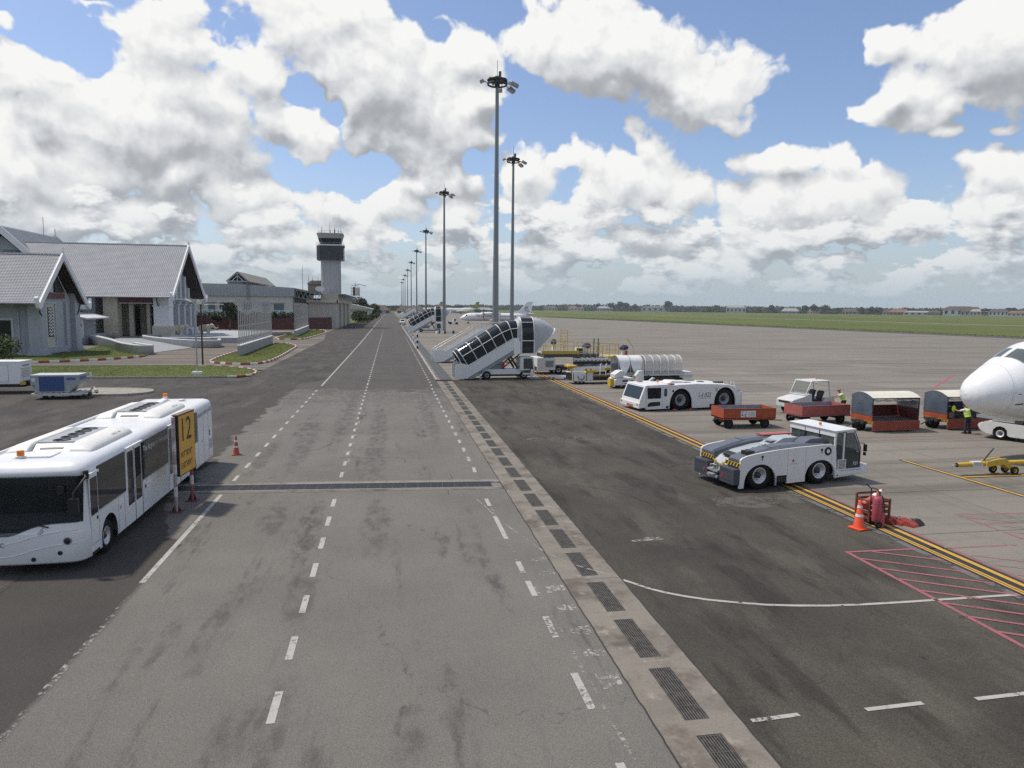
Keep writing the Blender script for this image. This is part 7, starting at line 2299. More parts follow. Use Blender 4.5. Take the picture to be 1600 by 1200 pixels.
# ---------------------------------------------------------------- belt loader under the nose
bl = thing('belt_loader', 'white belt loader lying alongside the nose of the big jet', 'belt loader', (34.0, 35.8, 0), -1.08)
BLW = pm('loader_white', (.66, .66, .64), .45, var=.05, dirt=.15, dirtcol=(.36, .35, .32))
sp_ = MB().prism([(-.1, .55), (.15, .98), (.3, 1.02), (5.4, .88), (5.5, .2), (1.45, .25), (1.35, .32), (1.33, .58), (1.18, .74), (.98, .80), (.78, .74), (.63, .58), (.6, .30), (.35, .30), (.05, .42)], 'y', -.04, .06)
sp_.build('side_panel', BLW, bl)
MB().prism([(-.1, .55), (.15, .98), (.3, 1.02), (5.4, .88), (5.5, .2), (.1, .35)], 'y', 1.55, 1.65).build('side_panel', BLW, bl)
MB().bx(.1, 5.4, .1, 1.55, .45, .86).build('chassis', DARKM, bl)
MB().cyl((-.05, .1, .72), (-.05, 1.6, .72), .16, n=12).build('front_roller', BLW, bl)
for x in (.98, 4.6):
    for y in (.12, 1.5): wheel(bl, (x, y, .36), .36, .24, 'y', .58, LENS, n=22)
cv_ = MB().box((2.4, .8, 1.12), (5.6, .75, .14), ry=.03).build('conveyor', pm('belt_grey', (.13, .135, .135), .8, var=.1), bl)
MB().box((2.4, .40, 1.14), (5.6, .06, .2), ry=.03).build('guide_rail', STEEL, cv_); MB().box((2.4, 1.2, 1.14), (5.6, .06, .2), ry=.03).build('guide_rail', STEEL, cv_)
MB().bx(1.6, 2.0, .2, .6, .9, 1.3).build('control_box', DARKM, bl); MB().bx(3.0, 3.4, .1, .35, .9, 1.25).build('control_box', STEEL, bl)
text('lettering', 'L-J', .42, BLACK, bl, (2.15, -.048, .64), (PI / 2, 0, 0), .9, .003)
text('lettering', 'ATS', .32, BLACK, bl, (2.62, -.048, .64), (PI / 2, 0, 0), .95, .003)
MB().bx(2.62, 3.25, -.046, -.04, .44, .47).build('lettering_line', BLACK, bl)
MB().bx(2.2, 3.3, -.044, -.04, .37, .385).build('small_line', MGREY, bl)

# ---------------------------------------------------------------- yellow tow bar
tbr = thing('tow_bar', 'yellow aircraft tow bar on small wheels lying on the concrete', 'tow bar', (24.95, 27.4, 0), -.01)
MB().tube([(0, 0, .46), (2.0, 0, .50), (6, 0, .55)], .105, 12).build('pipe', YELLOW, tbr)
MB().cyl((-.02, 0, .46), (.0, 0, .46), .10, n=12).build('pipe_end', BLACK, tbr)
MB().tube([(-.02, 0, .46), (-.16, 0, .46), (-.22, 0, .42), (-.2, 0, .38)], .02, 5).build('tow_eye', STEEL, tbr)
lp = MB().bx(.72, 1.22, -.113, .113, .37, .60).build('label_plate', WHITE2, tbr)
m = MB()
for k in range(3): m.bx(.78, 1.16, -.118, -.112, .43 + .05 * k, .445 + .05 * k)
m.build('small_line', MGREY, lp)
MB().prism([(1.35, .38), (1.35, .62), (1.6, .66), (1.95, .72), (2.3, .74), (2.45, .60), (2.75, .22), (2.6, .20), (2.2, .46)], 'y', -.20, -.13).prism([(1.35, .38), (1.35, .62), (1.6, .66), (1.95, .72), (2.3, .74), (2.45, .60), (2.75, .22), (2.6, .20), (2.2, .46)], 'y', .13, .20).build('bracket', YELLOW, tbr)
MB().cyl((1.5, 0, .62), (2.2, 0, .66), .06, n=8).build('pump', STEEL, tbr)
MB().tube([(1.35, 0, .66), (1.62, 0, .98), (1.80, 0, 1.18)], .032, 6).build('lever', BLACK, tbr)
for x, y in ((2.05, .22), (2.72, -.26), (2.72, .26)): wheel(tbr, (x, y, .19), .19, .11, 'y', .5, YELLOW, n=16)
for x in (1.5, 1.9, 2.3): MB().cyl((x, -.215, .60), (x, -.20, .60), .03, n=8).build('bolt', STEEL, tbr)

# ---------------------------------------------------------------- fire point: cone, rack, extinguisher, chocks
cone((15.42, 20.85, -.008), 'bright orange traffic cone with two white bands at the fire extinguisher rack', CONEO, .98, .50, ((.44, .53), (.74, .83)), .25)
rk = thing('chock_rack', 'rusty red steel rack with slatted sides holding a fallen cone', 'rack', (16.05, 21.2, 0), .1)
RUST = pm('rusty_red', (.17, .045, .03), .7, var=.25, scale=6, dirt=.3, dirtcol=(.07, .03, .02))
L_, W_, H_ = .82, .62, .86
for x in (0, L_):
    for y in (0, W_): MB().bx(x - .03, x + .03, y - .03, y + .03, .1, H_ + (.1 if y > .3 else 0)).build('post', RUST, rk)
for z in (.22, .40, .58, .78):
    for y in (0, W_): MB().bx(.03, L_ - .03, y - .02, y + .02, z - .04, z + .04).build('slat', RUST, rk)
    for x in (0, L_): MB().bx(x - .02, x + .02, .03, W_ - .03, z - .04, z + .04).build('slat', RUST, rk)
MB().bx(0, L_, 0, W_, .14, .17).build('floor', RUST, rk)
MB().bx(.0, L_, W_ - .02, W_ + .02, H_ + .06, H_ + .12).build('top_rail', RUST, rk)
MB().tube([(.12, .1, .8), (.12, .1, 1.22), (-.28, -.05, 1.48)], .022, 6).build('pull_bar', DARKM, rk)
for x in (.1, L_ - .1):
    for y in (.05, W_ - .05): wheel(rk, (x, y, .09), .09, .05, 'y', .4, DARKM, n=12)
fc = thing('traffic_cone', 'faded cone lying aslant in the red rack', 'traffic cone', (16.02, 21.42, .62), .1, 'traffic cones')
fb = MB().cyl((0, 0, 0), (.72, .0, .52), .16, .04, 16); fb.build('cone_body', CONER, fc)
for a, b in ((.50, .64), (.82, .92)): MB().cyl((.72 * a, 0, .52 * a), (.72 * b, 0, .52 * b), .166 - .12 * a, .166 - .12 * b, 16, False).build('reflective_band', REFLW, fc)
MB().box((-.02, 0, -.01), (.06, .34, .34), ry=-.63).build('base', CONER, fc)
ex = thing('fire_extinguisher', 'tall faded pink red wheeled fire extinguisher beside the orange cone', 'fire extinguisher', (16.16, 20.98, 0), -.15)
PINK = pm('faded_extinguisher', (.40, .075, .10), .5, var=.1, scale=3, dirt=.12, dirtcol=(.25, .12, .12))
MB().lathe([(.01, .16), (.13, .17), (.15, .22), (.15, .92), (.135, .99), (.08, 1.05), (.045, 1.07), (.045, 1.12), (.01, 1.12)], (0, 0, 0), 18).build('cylinder', PINK, ex)
MB().lathe([(.152, .80), (.153, .80), (.153, .815), (.152, .815)], (0, 0, 0), 18).build('ring', pm('pink_dark', (.22, .05, .07), .6), ex)
fr = MB().bx(.10, .20, .10, .17, .05, .95).tube([(.15, .14, .9), (.12, .1, 1.15), (-.02, .05, 1.28), (-.22, .0, 1.34)], .02, 6)
fr.build('trolley_frame', RUST, ex)
MB().bx(.10, .22, -.12, .0, .02, .5).build('foot_plate', PINK, ex)
for y in (-.20, .22): wheel(ex, (-.03, y, .12), .12, .06, 'y', .55, DARKM, n=18)
MB().tube([(.05, .1, 1.08), (.22, .1, 1.02), (.28, .05, .7), (.27, 0, .38), (.22, .02, .3), (.21, .08, .5), (.24, .1, .8)], .018, 6).build('hose', BLACK, ex)
for (x, y, rz_, l) in ((17.0, 21.35, .5, 'red wheel chock lying nearer the extinguisher, one of a tied set'), (17.25, 21.22, .4, 'red wheel chock in the middle of the tied set'), (17.5, 20.95, .35, 'red wheel chock with a black rubber end at the outer edge of the set')):
    c = thing('wheel_chock', l, 'wheel chock', (x, y, 0), rz_, 'tied wheel chocks')
    MB().prism([(-.24, 0), (.24, 0), (.2, .07), (.05, .17), (-.05, .17), (-.2, .07)], 'x', -.30, .30).build('wedge', pm('chock_red', (.32, .05, .035), .6, var=.2, scale=6, dirt=.2), c)
    if 'black' in l: MB().prism([(-.25, .0), (.25, .0), (.21, .08), (.06, .18), (-.06, .18), (-.21, .08)], 'x', .05, .36).build('rubber_end', BLACK, c)
    MB().tube([(-.2, 0, .17), (-.2, 0, .24), (.0, 0, .24), (.0, 0, .17)], .012, 5).build('handle', DARKM, c)

# ---------------------------------------------------------------- loaders behind the big stairs
hl = thing('container_loader', 'long white container loader with yellow railed platforms and blue covered consoles', 'cargo loader', (15.6, 76.6, 0), .06)
LW = pm('loader_body', (.60, .61, .60), .5, var=.08, scale=1.5, dirt=.25, dirtcol=(.25, .24, .22))
YR = pm('yellow_rail', (.50, .36, .06), .5, var=.1, scale=4, dirt=.2, dirtcol=(.3, .22, .08))
W = 3.2
MB().bx(.4, 2.5, 0, W, .45, 1.85).build('engine_body', LW, hl, bevel=.06)
m = MB().bx(1.35, 2.3, -.02, 0.0, .8, 1.55).build('grille', STEEL, hl)
s_ = MB()
for k in range(8): s_.bx(1.4 + .11 * k, 1.45 + .11 * k, -.03, -.02, .85, 1.5)
s_.build('grille_bar', DGREY, m)
MB().bx(0.3, 11.6, .2, W - .2, .45, .85).build('chassis', DARKM, hl)
MB().bx(1.2, 7.6, .05, W - .05, 1.9, 2.25).build('front_platform', DGREY, hl)
MB().bx(.9, 5.2, -.05, .3, 2.25, 2.62).build('deck_edge', YR, hl)
MB().bx(1.0, 5.0, .3, W, 2.3, 2.4).build('deck', STEEL, hl)
MB().bx(4.6, 8.9, -.12, .25, 1.45, 1.78).build('side_beam', LW, hl, bevel=.05)
s_ = MB()
for k in range(9): s_.bx(4.75 + .46 * k, 5.0 + .46 * k, -.13, -.12, 1.50, 1.58)
o_ = s_.build('beam_slot', DARKM, hl); o_['kind'] = 'stuff'
MB().bx(4.6, 9.0, -.05, .2, 1.1, 1.42).build('lower_beam', BLACK, hl)
for k in range(7): MB().cyl((4.9 + .6 * k, .2, 1.86), (4.9 + .6 * k, W - .2, 1.86), .09, n=10).build('roller', STEEL, hl)
MB().bx(8.6, 11.9, -.05, W, 1.72, 1.98).build('rear_platform', YR, hl)
MB().bx(8.6, 11.9, -.02, W - .1, 1.4, 1.72).build('rear_frame', LW, hl)
for x in (2.9, 9.8):
    for y in (.3, W - .3): wheel(hl, (x, y, .45), .45, .3, 'y', .5, LW, n=18)
sc_ = MB().cyl((5.0, .5, .8), (8.0, .5, 1.8), .12, n=8).cyl((8.0, .5, .8), (5.0, .5, 1.8), .12, n=8)
sc_.build('scissor_arm', STEEL, hl)


def railing(x0, x1, z0, z1, y, n):
    r = MB()
    for k in range(n + 1):
        x = x0 + (x1 - x0) * k / n; r.cyl((x, y, z0), (x, y, z1), .035, n=6)
    for z in (z1, (z0 + z1) / 2): r.cyl((x0, y, z), (x1, y, z), .03, n=6)
    return r.build('railing', YR, hl)


railing(1.1, 4.6, 2.6, 3.65, 0, 3); railing(1.1, 4.6, 2.6, 3.65, W, 3)
railing(5.1, 8.0, 1.95, 3.15, -.02, 4); railing(5.6, 8.3, 1.95, 3.5, W * .6, 4)
railing(8.7, 11.8, 1.98, 3.25, W, 3); railing(8.8, 9.9, 1.98, 3.35, 0, 1)
ld = MB()
for x in (3.55, 4.35): ld.cyl((x, 1.6, 2.4), (x, 1.6, 5.0), .035, n=6)
for k in range(7): ld.cyl((3.55, 1.6, 2.9 + .32 * k), (4.35, 1.6, 2.9 + .32 * k), .025, n=5)
ld.build('ladder', YR, hl)
MB().cyl((11.7, .1, 3.0), (10.9, .1, 4.0), .035, n=6).cyl((11.8, .1, 2.0), (11.7, .1, 3.0), .035, n=6).build('stair_rail', YR, hl)
for x, z0, w in ((2.0, 2.65, .9), (5.6, 2.2, 1.5), (10.1, 1.98, 1.5)):
    c = MB().bx(x + w * .35, x + w * .6, .5, 1.0, z0, z0 + .8).build('console', LW, hl)
    b = MB(); rings = []
    for f, zz, k in ((0, .70, .7), (.0, .85, 1.0), (0, 1.02, .85), (0, 1.16, .6), (0, 1.22, .3)):
        rings.append([(x + w / 2 + math.cos(2 * PI * q / 10) * w * .36 * k * (1 + .12 * math.sin(3 * q)), .75 + math.sin(2 * PI * q / 10) * .5 * k, z0 + zz + .04 * math.sin(q * 2.3)) for q in range(10)])
    b.loft(rings, False).build('cover', BLUEC, c)
for x in (7.1, 7.6): MB().cyl((x, .4, 1.9), (x, .4, 4.0), .06, n=8).build('lift_post', DGREY, hl)
MB().cyl((11.0, .3, 1.98), (11.0, .3, 2.6), .12, n=10).build('extinguisher', REDL, hl)
MB().bx(5.0, 6.2, .3, .9, 2.25, 2.95).build('operator_box', LW, hl); MB().bx(5.05, 5.75, .28, .3, 2.4, 2.85).build('box_window', GLASS, hl)

# belt loader with yellow roller
b2 = thing('belt_loader', 'white belt loader with yellow roller end, parked in front of the container loader', 'belt loader', (17.3, 66.2, 0), .10)
MB().bx(.0, 2.15, 0, 1.9, .28, 1.12).build('body', LW, b2, bevel=.05)
MB().bx(-.02, .0, .1, 1.8, .35, 1.05).build('radiator_grille', BLACK, b2)
MB().bx(.05, .12, -.02, 0, .3, 1.1).bx(1.42, 1.50, -.02, 0, .3, 1.1).build('panel_joint', DGREY, b2)
MB().bx(2.2, 7.2, .1, 1.8, .35, .75).build('chassis', DARKM, b2)
MB().box((3.6, .9, 1.45), (7.2, .9, .16), ry=-.03).build('conveyor', pm('belt_dark', (.10, .10, .10), .8), b2)
for y in (.40, 1.42): MB().box((3.6, y, 1.52), (7.2, .07, .26), ry=-.03).build('guide_rail', LW, b2)
MB().cyl((.05, .3, 1.35), (.05, 1.5, 1.75), .14, n=12).build('end_roller', pm('roller_yellow', (.62, .40, .10), .5), b2)
MB().bx(-.35, .6, .3, 1.5, 1.62, 1.80).build('bumper', YELLOW, b2, bevel=.04)
MB().prism([(1.3, 1.12), (1.5, 1.38), (2.4, 1.36), (2.6, 1.15)], 'y', -.08, .25).build('yellow_guard', YELLOW, b2)
for x in (1.4, 1.9): MB().cyl((x, 0, 1.3), (x, 0, 1.52), .06, n=8).build('knob', BLACK, b2)
MB().bx(3.3, 6.2, -.02, .08, 1.35, 1.58).build('yellow_rail', YR, b2)
for x in (2.9, 3.5, 5.5, 6.0): MB().tube([(x, .1, .8), (x, .05, 1.9), (x + .1, .05, 1.95)], .045, 6).build('upright', WHITE, b2)
MB().tube([(.55, -.03, .8), (.7, -.06, .5), (1.0, -.06, .42), (1.2, -.05, .6), (1.2, -.03, .85)], .03, 5).build('cable', BLACK, b2)
for x in (1.0, 6.2):
    for y in (.15, 1.75): wheel(b2, (x, y, .32), .32, .2, 'y', .5, LW, n=16)
tp = MB()
stripes(b2, 'hazard_strip', (2.3, -.01, .72), (1, 0, 0), (0, 0, 1), 1.4, .14, 8)
dl = thing('tow_dolly', 'short white dolly bar lying beside the yellow line', 'dolly', (16.3, 71.2, 0), -.5)
MB().prism([(0, .1), (.1, .45), (1.6, .40), (1.8, .15), (1.5, .08)], 'y', 0, .45).build('beam', LW, dl, bevel=.03)
for x in (.3, 1.5): wheel(dl, (x, .22, .12), .12, .5, 'y', .4, DARKM, n=12)

# low white tractor unit between
tu = thing('belt_loader', 'low white self-propelled loader with raised control hump, beside the mesh canopy loader', 'belt loader', (20.3, 62.3, 0), .10)
MB().prism([(0, .30), (0, .78), (.25, .95), (1.9, .98), (2.05, .85), (2.05, .30)], 'y', 0, 1.7).build('body', LW, tu, bevel=.04)
MB().prism([(.05, .95), (.05, 1.30), (.55, 1.62), (.95, 1.66), (1.1, 1.25), (.8, 1.0)], 'y', .1, 1.2).build('control_hump', LW, tu, bevel=.05)
MB().bx(.75, 1.3, -.015, 0.0, .62, .78).bx(1.0, 1.3, -.015, 0, .40, .48).build('vent', BLACK, tu)
MB().bx(-.35, .0, .2, .8, .20, .9).build('yellow_hitch', YELLOW, tu)
for y in (.12, 1.58): wheel(tu, (1.72, y, .38), .38, .26, 'y', .62, MGREY, n=20)
for y in (.12, 1.58): wheel(tu, (.35, y, .26), .26, .2, 'y', .5, DARKM, n=14)
MB().bx(2.0, 3.2, .4, 1.4, .3, .55).build('drawbar', LW, tu)

# canopy loader: hoops, mesh and two white cover sheets
cn = thing('canopy_belt_loader', 'belt loader under a hooped mesh canopy with two white cover sheets', 'belt loader', (21.0, 64.4, 0), .10)
CW = 1.9
MB().bx(.2, 7.3, .1, CW - .1, 1.02, 1.28).build('conveyor_frame', STEEL, cn)
MB().bx(.2, 7.2, .35, CW - .35, 1.28, 1.34).build('belt', pm('belt_dark', (.10, .10, .10), .8), cn)
MB().bx(.0, 8.3, .0, .08, .95, 1.06).build('side_rail', LW, cn); MB().bx(.0, 8.3, CW - .08, CW, .95, 1.06).build('side_rail', LW, cn)
MB().bx(6.9, 8.3, .2, CW - .2, .6, 1.25).build('rear_box', LW, cn)


def hoop_pts(x, n=12):
    return [(x, 0, 1.05), (x, 0, 2.1)] + [(x, CW / 2 - CW / 2 * math.cos(PI * k / n), 2.1 + .75 * math.sin(PI * k / n)) for k in range(1, n)] + [(x, CW, 2.1), (x, CW, 1.05)]


hx = [.35, 1.55, 2.85, 3.15, 3.95, 4.75, 5.55, 6.3, 7.0]
for i, x in enumerate(hx): MB().tube(hoop_pts(x), .05 if i >= 3 else .035, 6).build('hoop', LW if i >= 3 else STEEL, cn)
for z, y in ((1.45, 0), (2.1, 0), (1.45, CW), (2.1, CW), (2.84, CW / 2)): MB().cyl((3.1, y, z), (7.05, y, z), .025, n=5).build('stringer', LW, cn)
meshm = bpy.data.materials.new('wire_mesh'); meshm.use_nodes = True
_N = NT(meshm.node_tree); _b = meshm.node_tree.nodes['Principled BSDF']; _b.inputs['Base Color'].default_value = (.50, .51, .51, 1); _b.inputs['Roughness'].default_value = .6
_tr = _N.n('ShaderNodeBsdfTransparent'); _mx = _N.n('ShaderNodeMixShader')
_N.put(_mx.inputs[0], _N.lin(_N.noise(_N.n('ShaderNodeTexCoord').outputs['Object'], 1.5, 4), .3, .7, .30, .52))
meshm.node_tree.links.new(_tr.outputs[0], _mx.inputs[1]); meshm.node_tree.links.new(_b.outputs[0], _mx.inputs[2]); meshm.node_tree.links.new(_mx.outputs[0], meshm.node_tree.nodes['Material Output'].inputs[0])
for a, b in zip(hx[3:], hx[4:]):
    MB().loft([hoop_pts(a + .03), hoop_pts(b - .03)], True, False, False).build('mesh_panel', meshm, cn)
SHEET = pm('white_cover_sheet', (.66, .67, .68), .5, var=.05, scale=1.5)
for a, b in ((.40, 1.5), (1.6, 2.8)):
    n = 10; V = []; Fq = []
    for i in range(n + 1):
        f = i / n; x = a + (b - a) * f
        drop = 2.1 - (.95 * math.sin(PI * f) ** .8)
        pts = [(x, -.02, drop), (x, -.02, (drop + 2.1) / 2), (x, -.02, 2.1)] + [(x, CW / 2 - (CW / 2 + .02) * math.cos(PI * k / 10), 2.1 + .77 * math.sin(PI * k / 10)) for k in range(1, 10)] + [(x, CW + .02, 2.1), (x, CW + .02, drop)]
        V += pts; L = len(pts)
    for i in range(n):
        for j in range(L - 1): Fq.append((i * L + j, (i + 1) * L + j, (i + 1) * L + j + 1, i * L + j + 1))
    MB().add(V, Fq, True).build('cover_sheet', SHEET, cn)
for a, b in ((.38, 1.52), (1.58, 2.82)):
    MB().bx(a, b, CW - .06, CW - .03, 1.1, 2.0).build('back_panel', MGREY, cn)
MB().prism([(1.8, .25), (1.75, 1.0), (2.15, 1.5), (2.6, 1.5), (2.65, .35)], 'y', -.75, -.05).build('front_unit', LW, cn, bevel=.04)
stripes(cn, 'hazard_strip', (1.45, -.78, .45), (1, 0, 0), (0, 0, 1), .28, .6, 3)
MB().prism([(1.0, .12), (1.2, .35), (2.9, .32), (3.6, .85), (3.8, .80), (3.1, .15)], 'y', -.8, -.5).build('front_bumper', LW, cn)
for x in (3.2, 6.9):
    for y in (.1, CW - .1): wheel(cn, (x, y, .36), .36, .24, 'y', .5, DARKM, n=18)
MB().cyl((3.0, -.1, .6), (2.7, -.1, 1.1), .07, n=8).cyl((2.6, -.3, .4), (3.4, -.2, 1.0), .06, n=8).build('strut', DARKM, cn)
MB().bx(.6, 7.2, .3, CW - .3, .4, .8).build('chassis', DARKM, cn)

# ---------------------------------------------------------------- left yard: container on a dolly, power unit trailer
dol = thing('container_dolly', 'white steel container dolly carrying the silver and blue container', 'dolly', (-26.7, 58.5, 0), .06, None, .84)
DM = pm('dolly_white', (.50, .49, .45), .6, var=.15, scale=3, dirt=.3, dirtcol=(.25, .23, .2))
MB().bx(0, 4.1, 0, 2.5, .42, .55).build('deck_frame', DM, dol)
for k in range(9): MB().cyl((.25 + .43 * k, .1, .57), (.25 + .43 * k, 2.4, .57), .05, n=8).build('roller', STEEL, dol)
MB().bx(0, 4.1, -.05, .04, .34, .50).bx(0, 4.1, 2.46, 2.55, .34, .50).build('side_rail', DM, dol)
for x in (1.0, 3.2):
    for y in (.4, 2.1): wheel(dol, (x, y, .22), .22, .18, 'y', .45, DARKM, n=14)
MB().tube([(4.0, 1.25, .45), (4.5, 1.25, .5), (4.55, 1.25, 1.3), (4.5, 1.25, 2.1)], .05, 6).tube([(4.0, .4, .45), (4.9, 1.0, .5), (5.1, 1.25, .55)], .05, 6).tube([(4.1, 2.1, .5), (4.6, 1.7, .9), (4.9, 1.3, .6)], .05, 6).build('drawbar', DM, dol)
MB().bx(4.42, 4.6, 1.2, 1.3, 1.9, 2.3).build('handle', BARGE, dol)
MB().sphere((4.5, .8, .4), .2, 8, 6).sphere((4.85, 1.5, .5), .18, 8, 6).build('stop_roller', DARKM, dol)
ct = thing('air_cargo_container', 'silver air cargo container with navy blue door standing on the dolly', 'cargo container', (-26.5, 58.7, .52), .06, None, .80)
MB().prism([(0, 0.0), (2.9, 0), (3.75, .85), (3.75, 1.62), (-.35, 1.62), (-.35, .75)], 'y', 0, 2.3).build('shell', pm('container_silver', (.36, .38, .40), .4, .5, var=.15, scale=3, dirt=.15), ct)
MB().bx(.35, 2.55, -.03, -.005, .08, 1.50).build('door', pm('container_blue', (.030, .070, .19), .5, var=.1), ct)
m = MB()
for x in (.33, 2.55): m.bx(x, x + .03, -.04, 0, .05, 1.55)
m.bx(-.35, 3.75, -.035, 0, 1.55, 1.62).bx(0, 2.9, -.035, 0, 0, .06)
m.build('edge_profile', ALU, ct)
MB().bx(-.36, 3.78, -.03, 2.33, 1.62, 1.66).build('roof', pm('container_roof', (.50, .53, .53), .5, .2, var=.1, scale=1.5, dirt=.2), ct)
MB().bx(-.25, .05, -.02, -.004, 1.05, 1.38).build('label_plate', BARGE, ct)
MB().bx(-.20, .0, -.015, -.004, .6, .72).bx(2.7, 3.5, -.012, -.004, 1.15, 1.4).build('marking', pm('marking_blue', (.06, .12, .28), .5), ct)
MB().quad((3.756, .3, 1.1), (3.756, 2.0, 1.1), (3.756, 2.0, 1.45), (3.756, .3, 1.45)).build('marking', pm('marking_blue', (.06, .12, .28), .5), ct)
gp = thing('ground_power_unit', 'white ground power unit trailer with ribbed cabinet next to the container dolly', 'power unit', (-34.4, 62.6, 0), .04)
MB().bx(0, 5.0, 0, 2.2, .75, 2.55).build('cabinet', WHITE, gp, bevel=.05)
MB().bx(-.02, 5.05, -.03, 2.23, 2.50, 2.58).build('cabinet_roof', WHITE, gp)
for x0, x1 in ((.2, 2.4), (2.6, 4.2)):
    d = MB().bx(x0, x1, -.02, 0, .95, 2.3).build('door', WHITE, gp)
    m = MB().bx(x0, x1, -.026, -.018, .94, .96).bx(x0, x1, -.026, -.018, 2.29, 2.31).bx(x0, x0 + .02, -.026, -.018, .95, 2.3).bx(x1 - .02, x1, -.026, -.018, .95, 2.3)
    m.build('seam', MGREY, d)
lv = MB()
for k in range(7): lv.bx(5.05, 5.06, .3 + 0, 1.9, 1.3 + .11 * k, 1.33 + .11 * k)
lv.build('louvre', MGREY, gp)
MB().quad((5.056, .5, 2.15), (5.056, 1.7, 2.15), (5.056, 1.7, 2.28), (5.056, .5, 2.28)).build('name_plate', MGREY, gp)
MB().bx(0, 5.2, .1, 2.1, .5, .75).build('chassis', BLACK, gp)
MB().bx(5.0, 6.6, .5, 1.7, .55, .95).build('towing_bed', BLACK, gp); MB().bx(5.0, 5.4, -.05, .05, .7, .95).build('reflector', YELLOW, gp)
for x in (6.4, 1.0):
    for y in (.15, 2.05): wheel(gp, (x, y, .42), .42, .25, 'y', .58, LENS, n=20)

# small post at the roadside and far vehicles
bp_ = thing('bollard', 'black and white banded guide post at the edge of the drain cover', 'bollard', (4.75, 126, 0))
for k in range(6): MB().cyl((0, 0, .5 * k), (0, 0, .5 * k + .5), .16, n=10).build('band', BARGE if k % 2 else BLACK, bp_)
for i, (y, l) in enumerate(((150, 'first'), (166, 'second'), (184, 'third'), (205, 'fourth'), (230, 'fifth'), (262, 'sixth'))):
    t = thing('marker_block', l + ' black and white kerb block along the roadside line, counted from the guide post', 'concrete block', (5.3, y, 0), 0, 'marker blocks along the road')
    MB().bx(-.3, .3, -.9, 0, 0, .55).build('white_half', BARGE, t); MB().bx(-.3, .3, 0, .9, 0, .55).build('dark_half', BLACK, t)


def small_vehicle(name, label, loc, rz, sc=1.0):
    t = thing(name, label, 'vehicle', loc, rz, None, sc)
    MB().prism([(0, .4), (0, .95), (1.0, 1.05), (1.5, 1.7), (3.2, 1.7), (3.5, 1.05), (3.9, .95), (3.9, .4)], 'y', 0, 1.7).build('body', WHITE, t, bevel=.06)
    MB().prism([(1.12, 1.08), (1.55, 1.62), (3.1, 1.62), (3.3, 1.08)], 'y', -.01, 1.71).build('side_window', GLASS, t)
    MB().quad((1.02, .15, 1.1), (1.02, 1.55, 1.1), (1.46, 1.5, 1.66), (1.46, .2, 1.66)).build('windscreen', GLASS, t)
    for x in (.8, 3.1):
        for y in (.1, 1.6): wheel(t, (x, y, .36), .36, .22, 'y', .5, MGREY, n=14)
    return t


small_vehicle('pickup', 'small white utility vehicle beyond the farther covered stairs', (6.2, 308, 0), 1.45, 1.25)
tg = thing('tow_tractor', 'small white tow tractor in front of the propeller plane nose', 'tow tractor', (26.4, 318, 0), .05, None, 1.3)
MB().bx(0, 2.9, 0, 1.6, .5, 1.15).build('body', WHITE, tg, bevel=.06); MB().bx(1.2, 1.35, .1, 1.5, 1.15, 2.3).bx(2.5, 2.62, .1, 1.5, 1.15, 2.3).bx(1.2, 2.62, .1, 1.5, 2.2, 2.32).build('cab', WHITE, tg)
MB().bx(-.5, 0, .3, 1.3, .4, 1.0).build('front_block', BLACK, tg)
for x in (.3, 2.4):
    for y in (.1, 1.5): wheel(tg, (x, y, .42), .42, .25, 'y', .4, DARKM, n=14)
MB().bx(1.6, 2.1, .4, 1.1, 1.15, 1.9).build('seat', BLACK, tg)

# ---------------------------------------------------------------- trees, hedges, far houses, skyline
def leaf_mat(name, a, b):
    m = bpy.data.materials.new(name); m.use_nodes = True
    N = NT(m.node_tree); bs = m.node_tree.nodes['Principled BSDF']
    co = N.n('ShaderNodeTexCoord').outputs['Object']
    gm = N.n('ShaderNodeNewGeometry')
    c = N.mix(N.lin(N.noise(co, .8, 4, .6), .3, .7), c4(a), c4(b))
    c = N.scale(c, N.lin(gm.outputs['Random Per Island'], 0, 1, .65, 1.35))
    N.put(bs.inputs['Base Color'], c); bs.inputs['Roughness'].default_value = .7; bs.inputs['Specular IOR Level'].default_value = .2
    return m


LEAF = leaf_mat('leaf_green', (.045, .070, .022), (.075, .100, .030))
LEAFD = leaf_mat('leaf_dark', (.022, .036, .016), (.038, .055, .022))
BARK = pm('bark', (.10, .08, .06), .9, var=.25, scale=4)


def leaves(mb, c, rad, n, size, rnd):
    """leaf-sized quads thick on the outside of a clump"""
    for _ in range(n):
        d = Vector((rnd.gauss(0, 1), rnd.gauss(0, 1), rnd.gauss(0, 1))).normalized() * rnd.uniform(.55, 1.0) ** .5
        p = Vector(c) + Vector((d.x * rad[0], d.y * rad[1], d.z * rad[2]))
        a = Vector((rnd.gauss(0, 1), rnd.gauss(0, 1), rnd.gauss(0, 1))).normalized(); b = a.orthogonal().normalized(); a = a * size * rnd.uniform(.6, 1.2); b = b * size * rnd.uniform(.4, .8)
        mb.add([p - a, p + b, p + a, p - b], [(0, 1, 2, 3)])


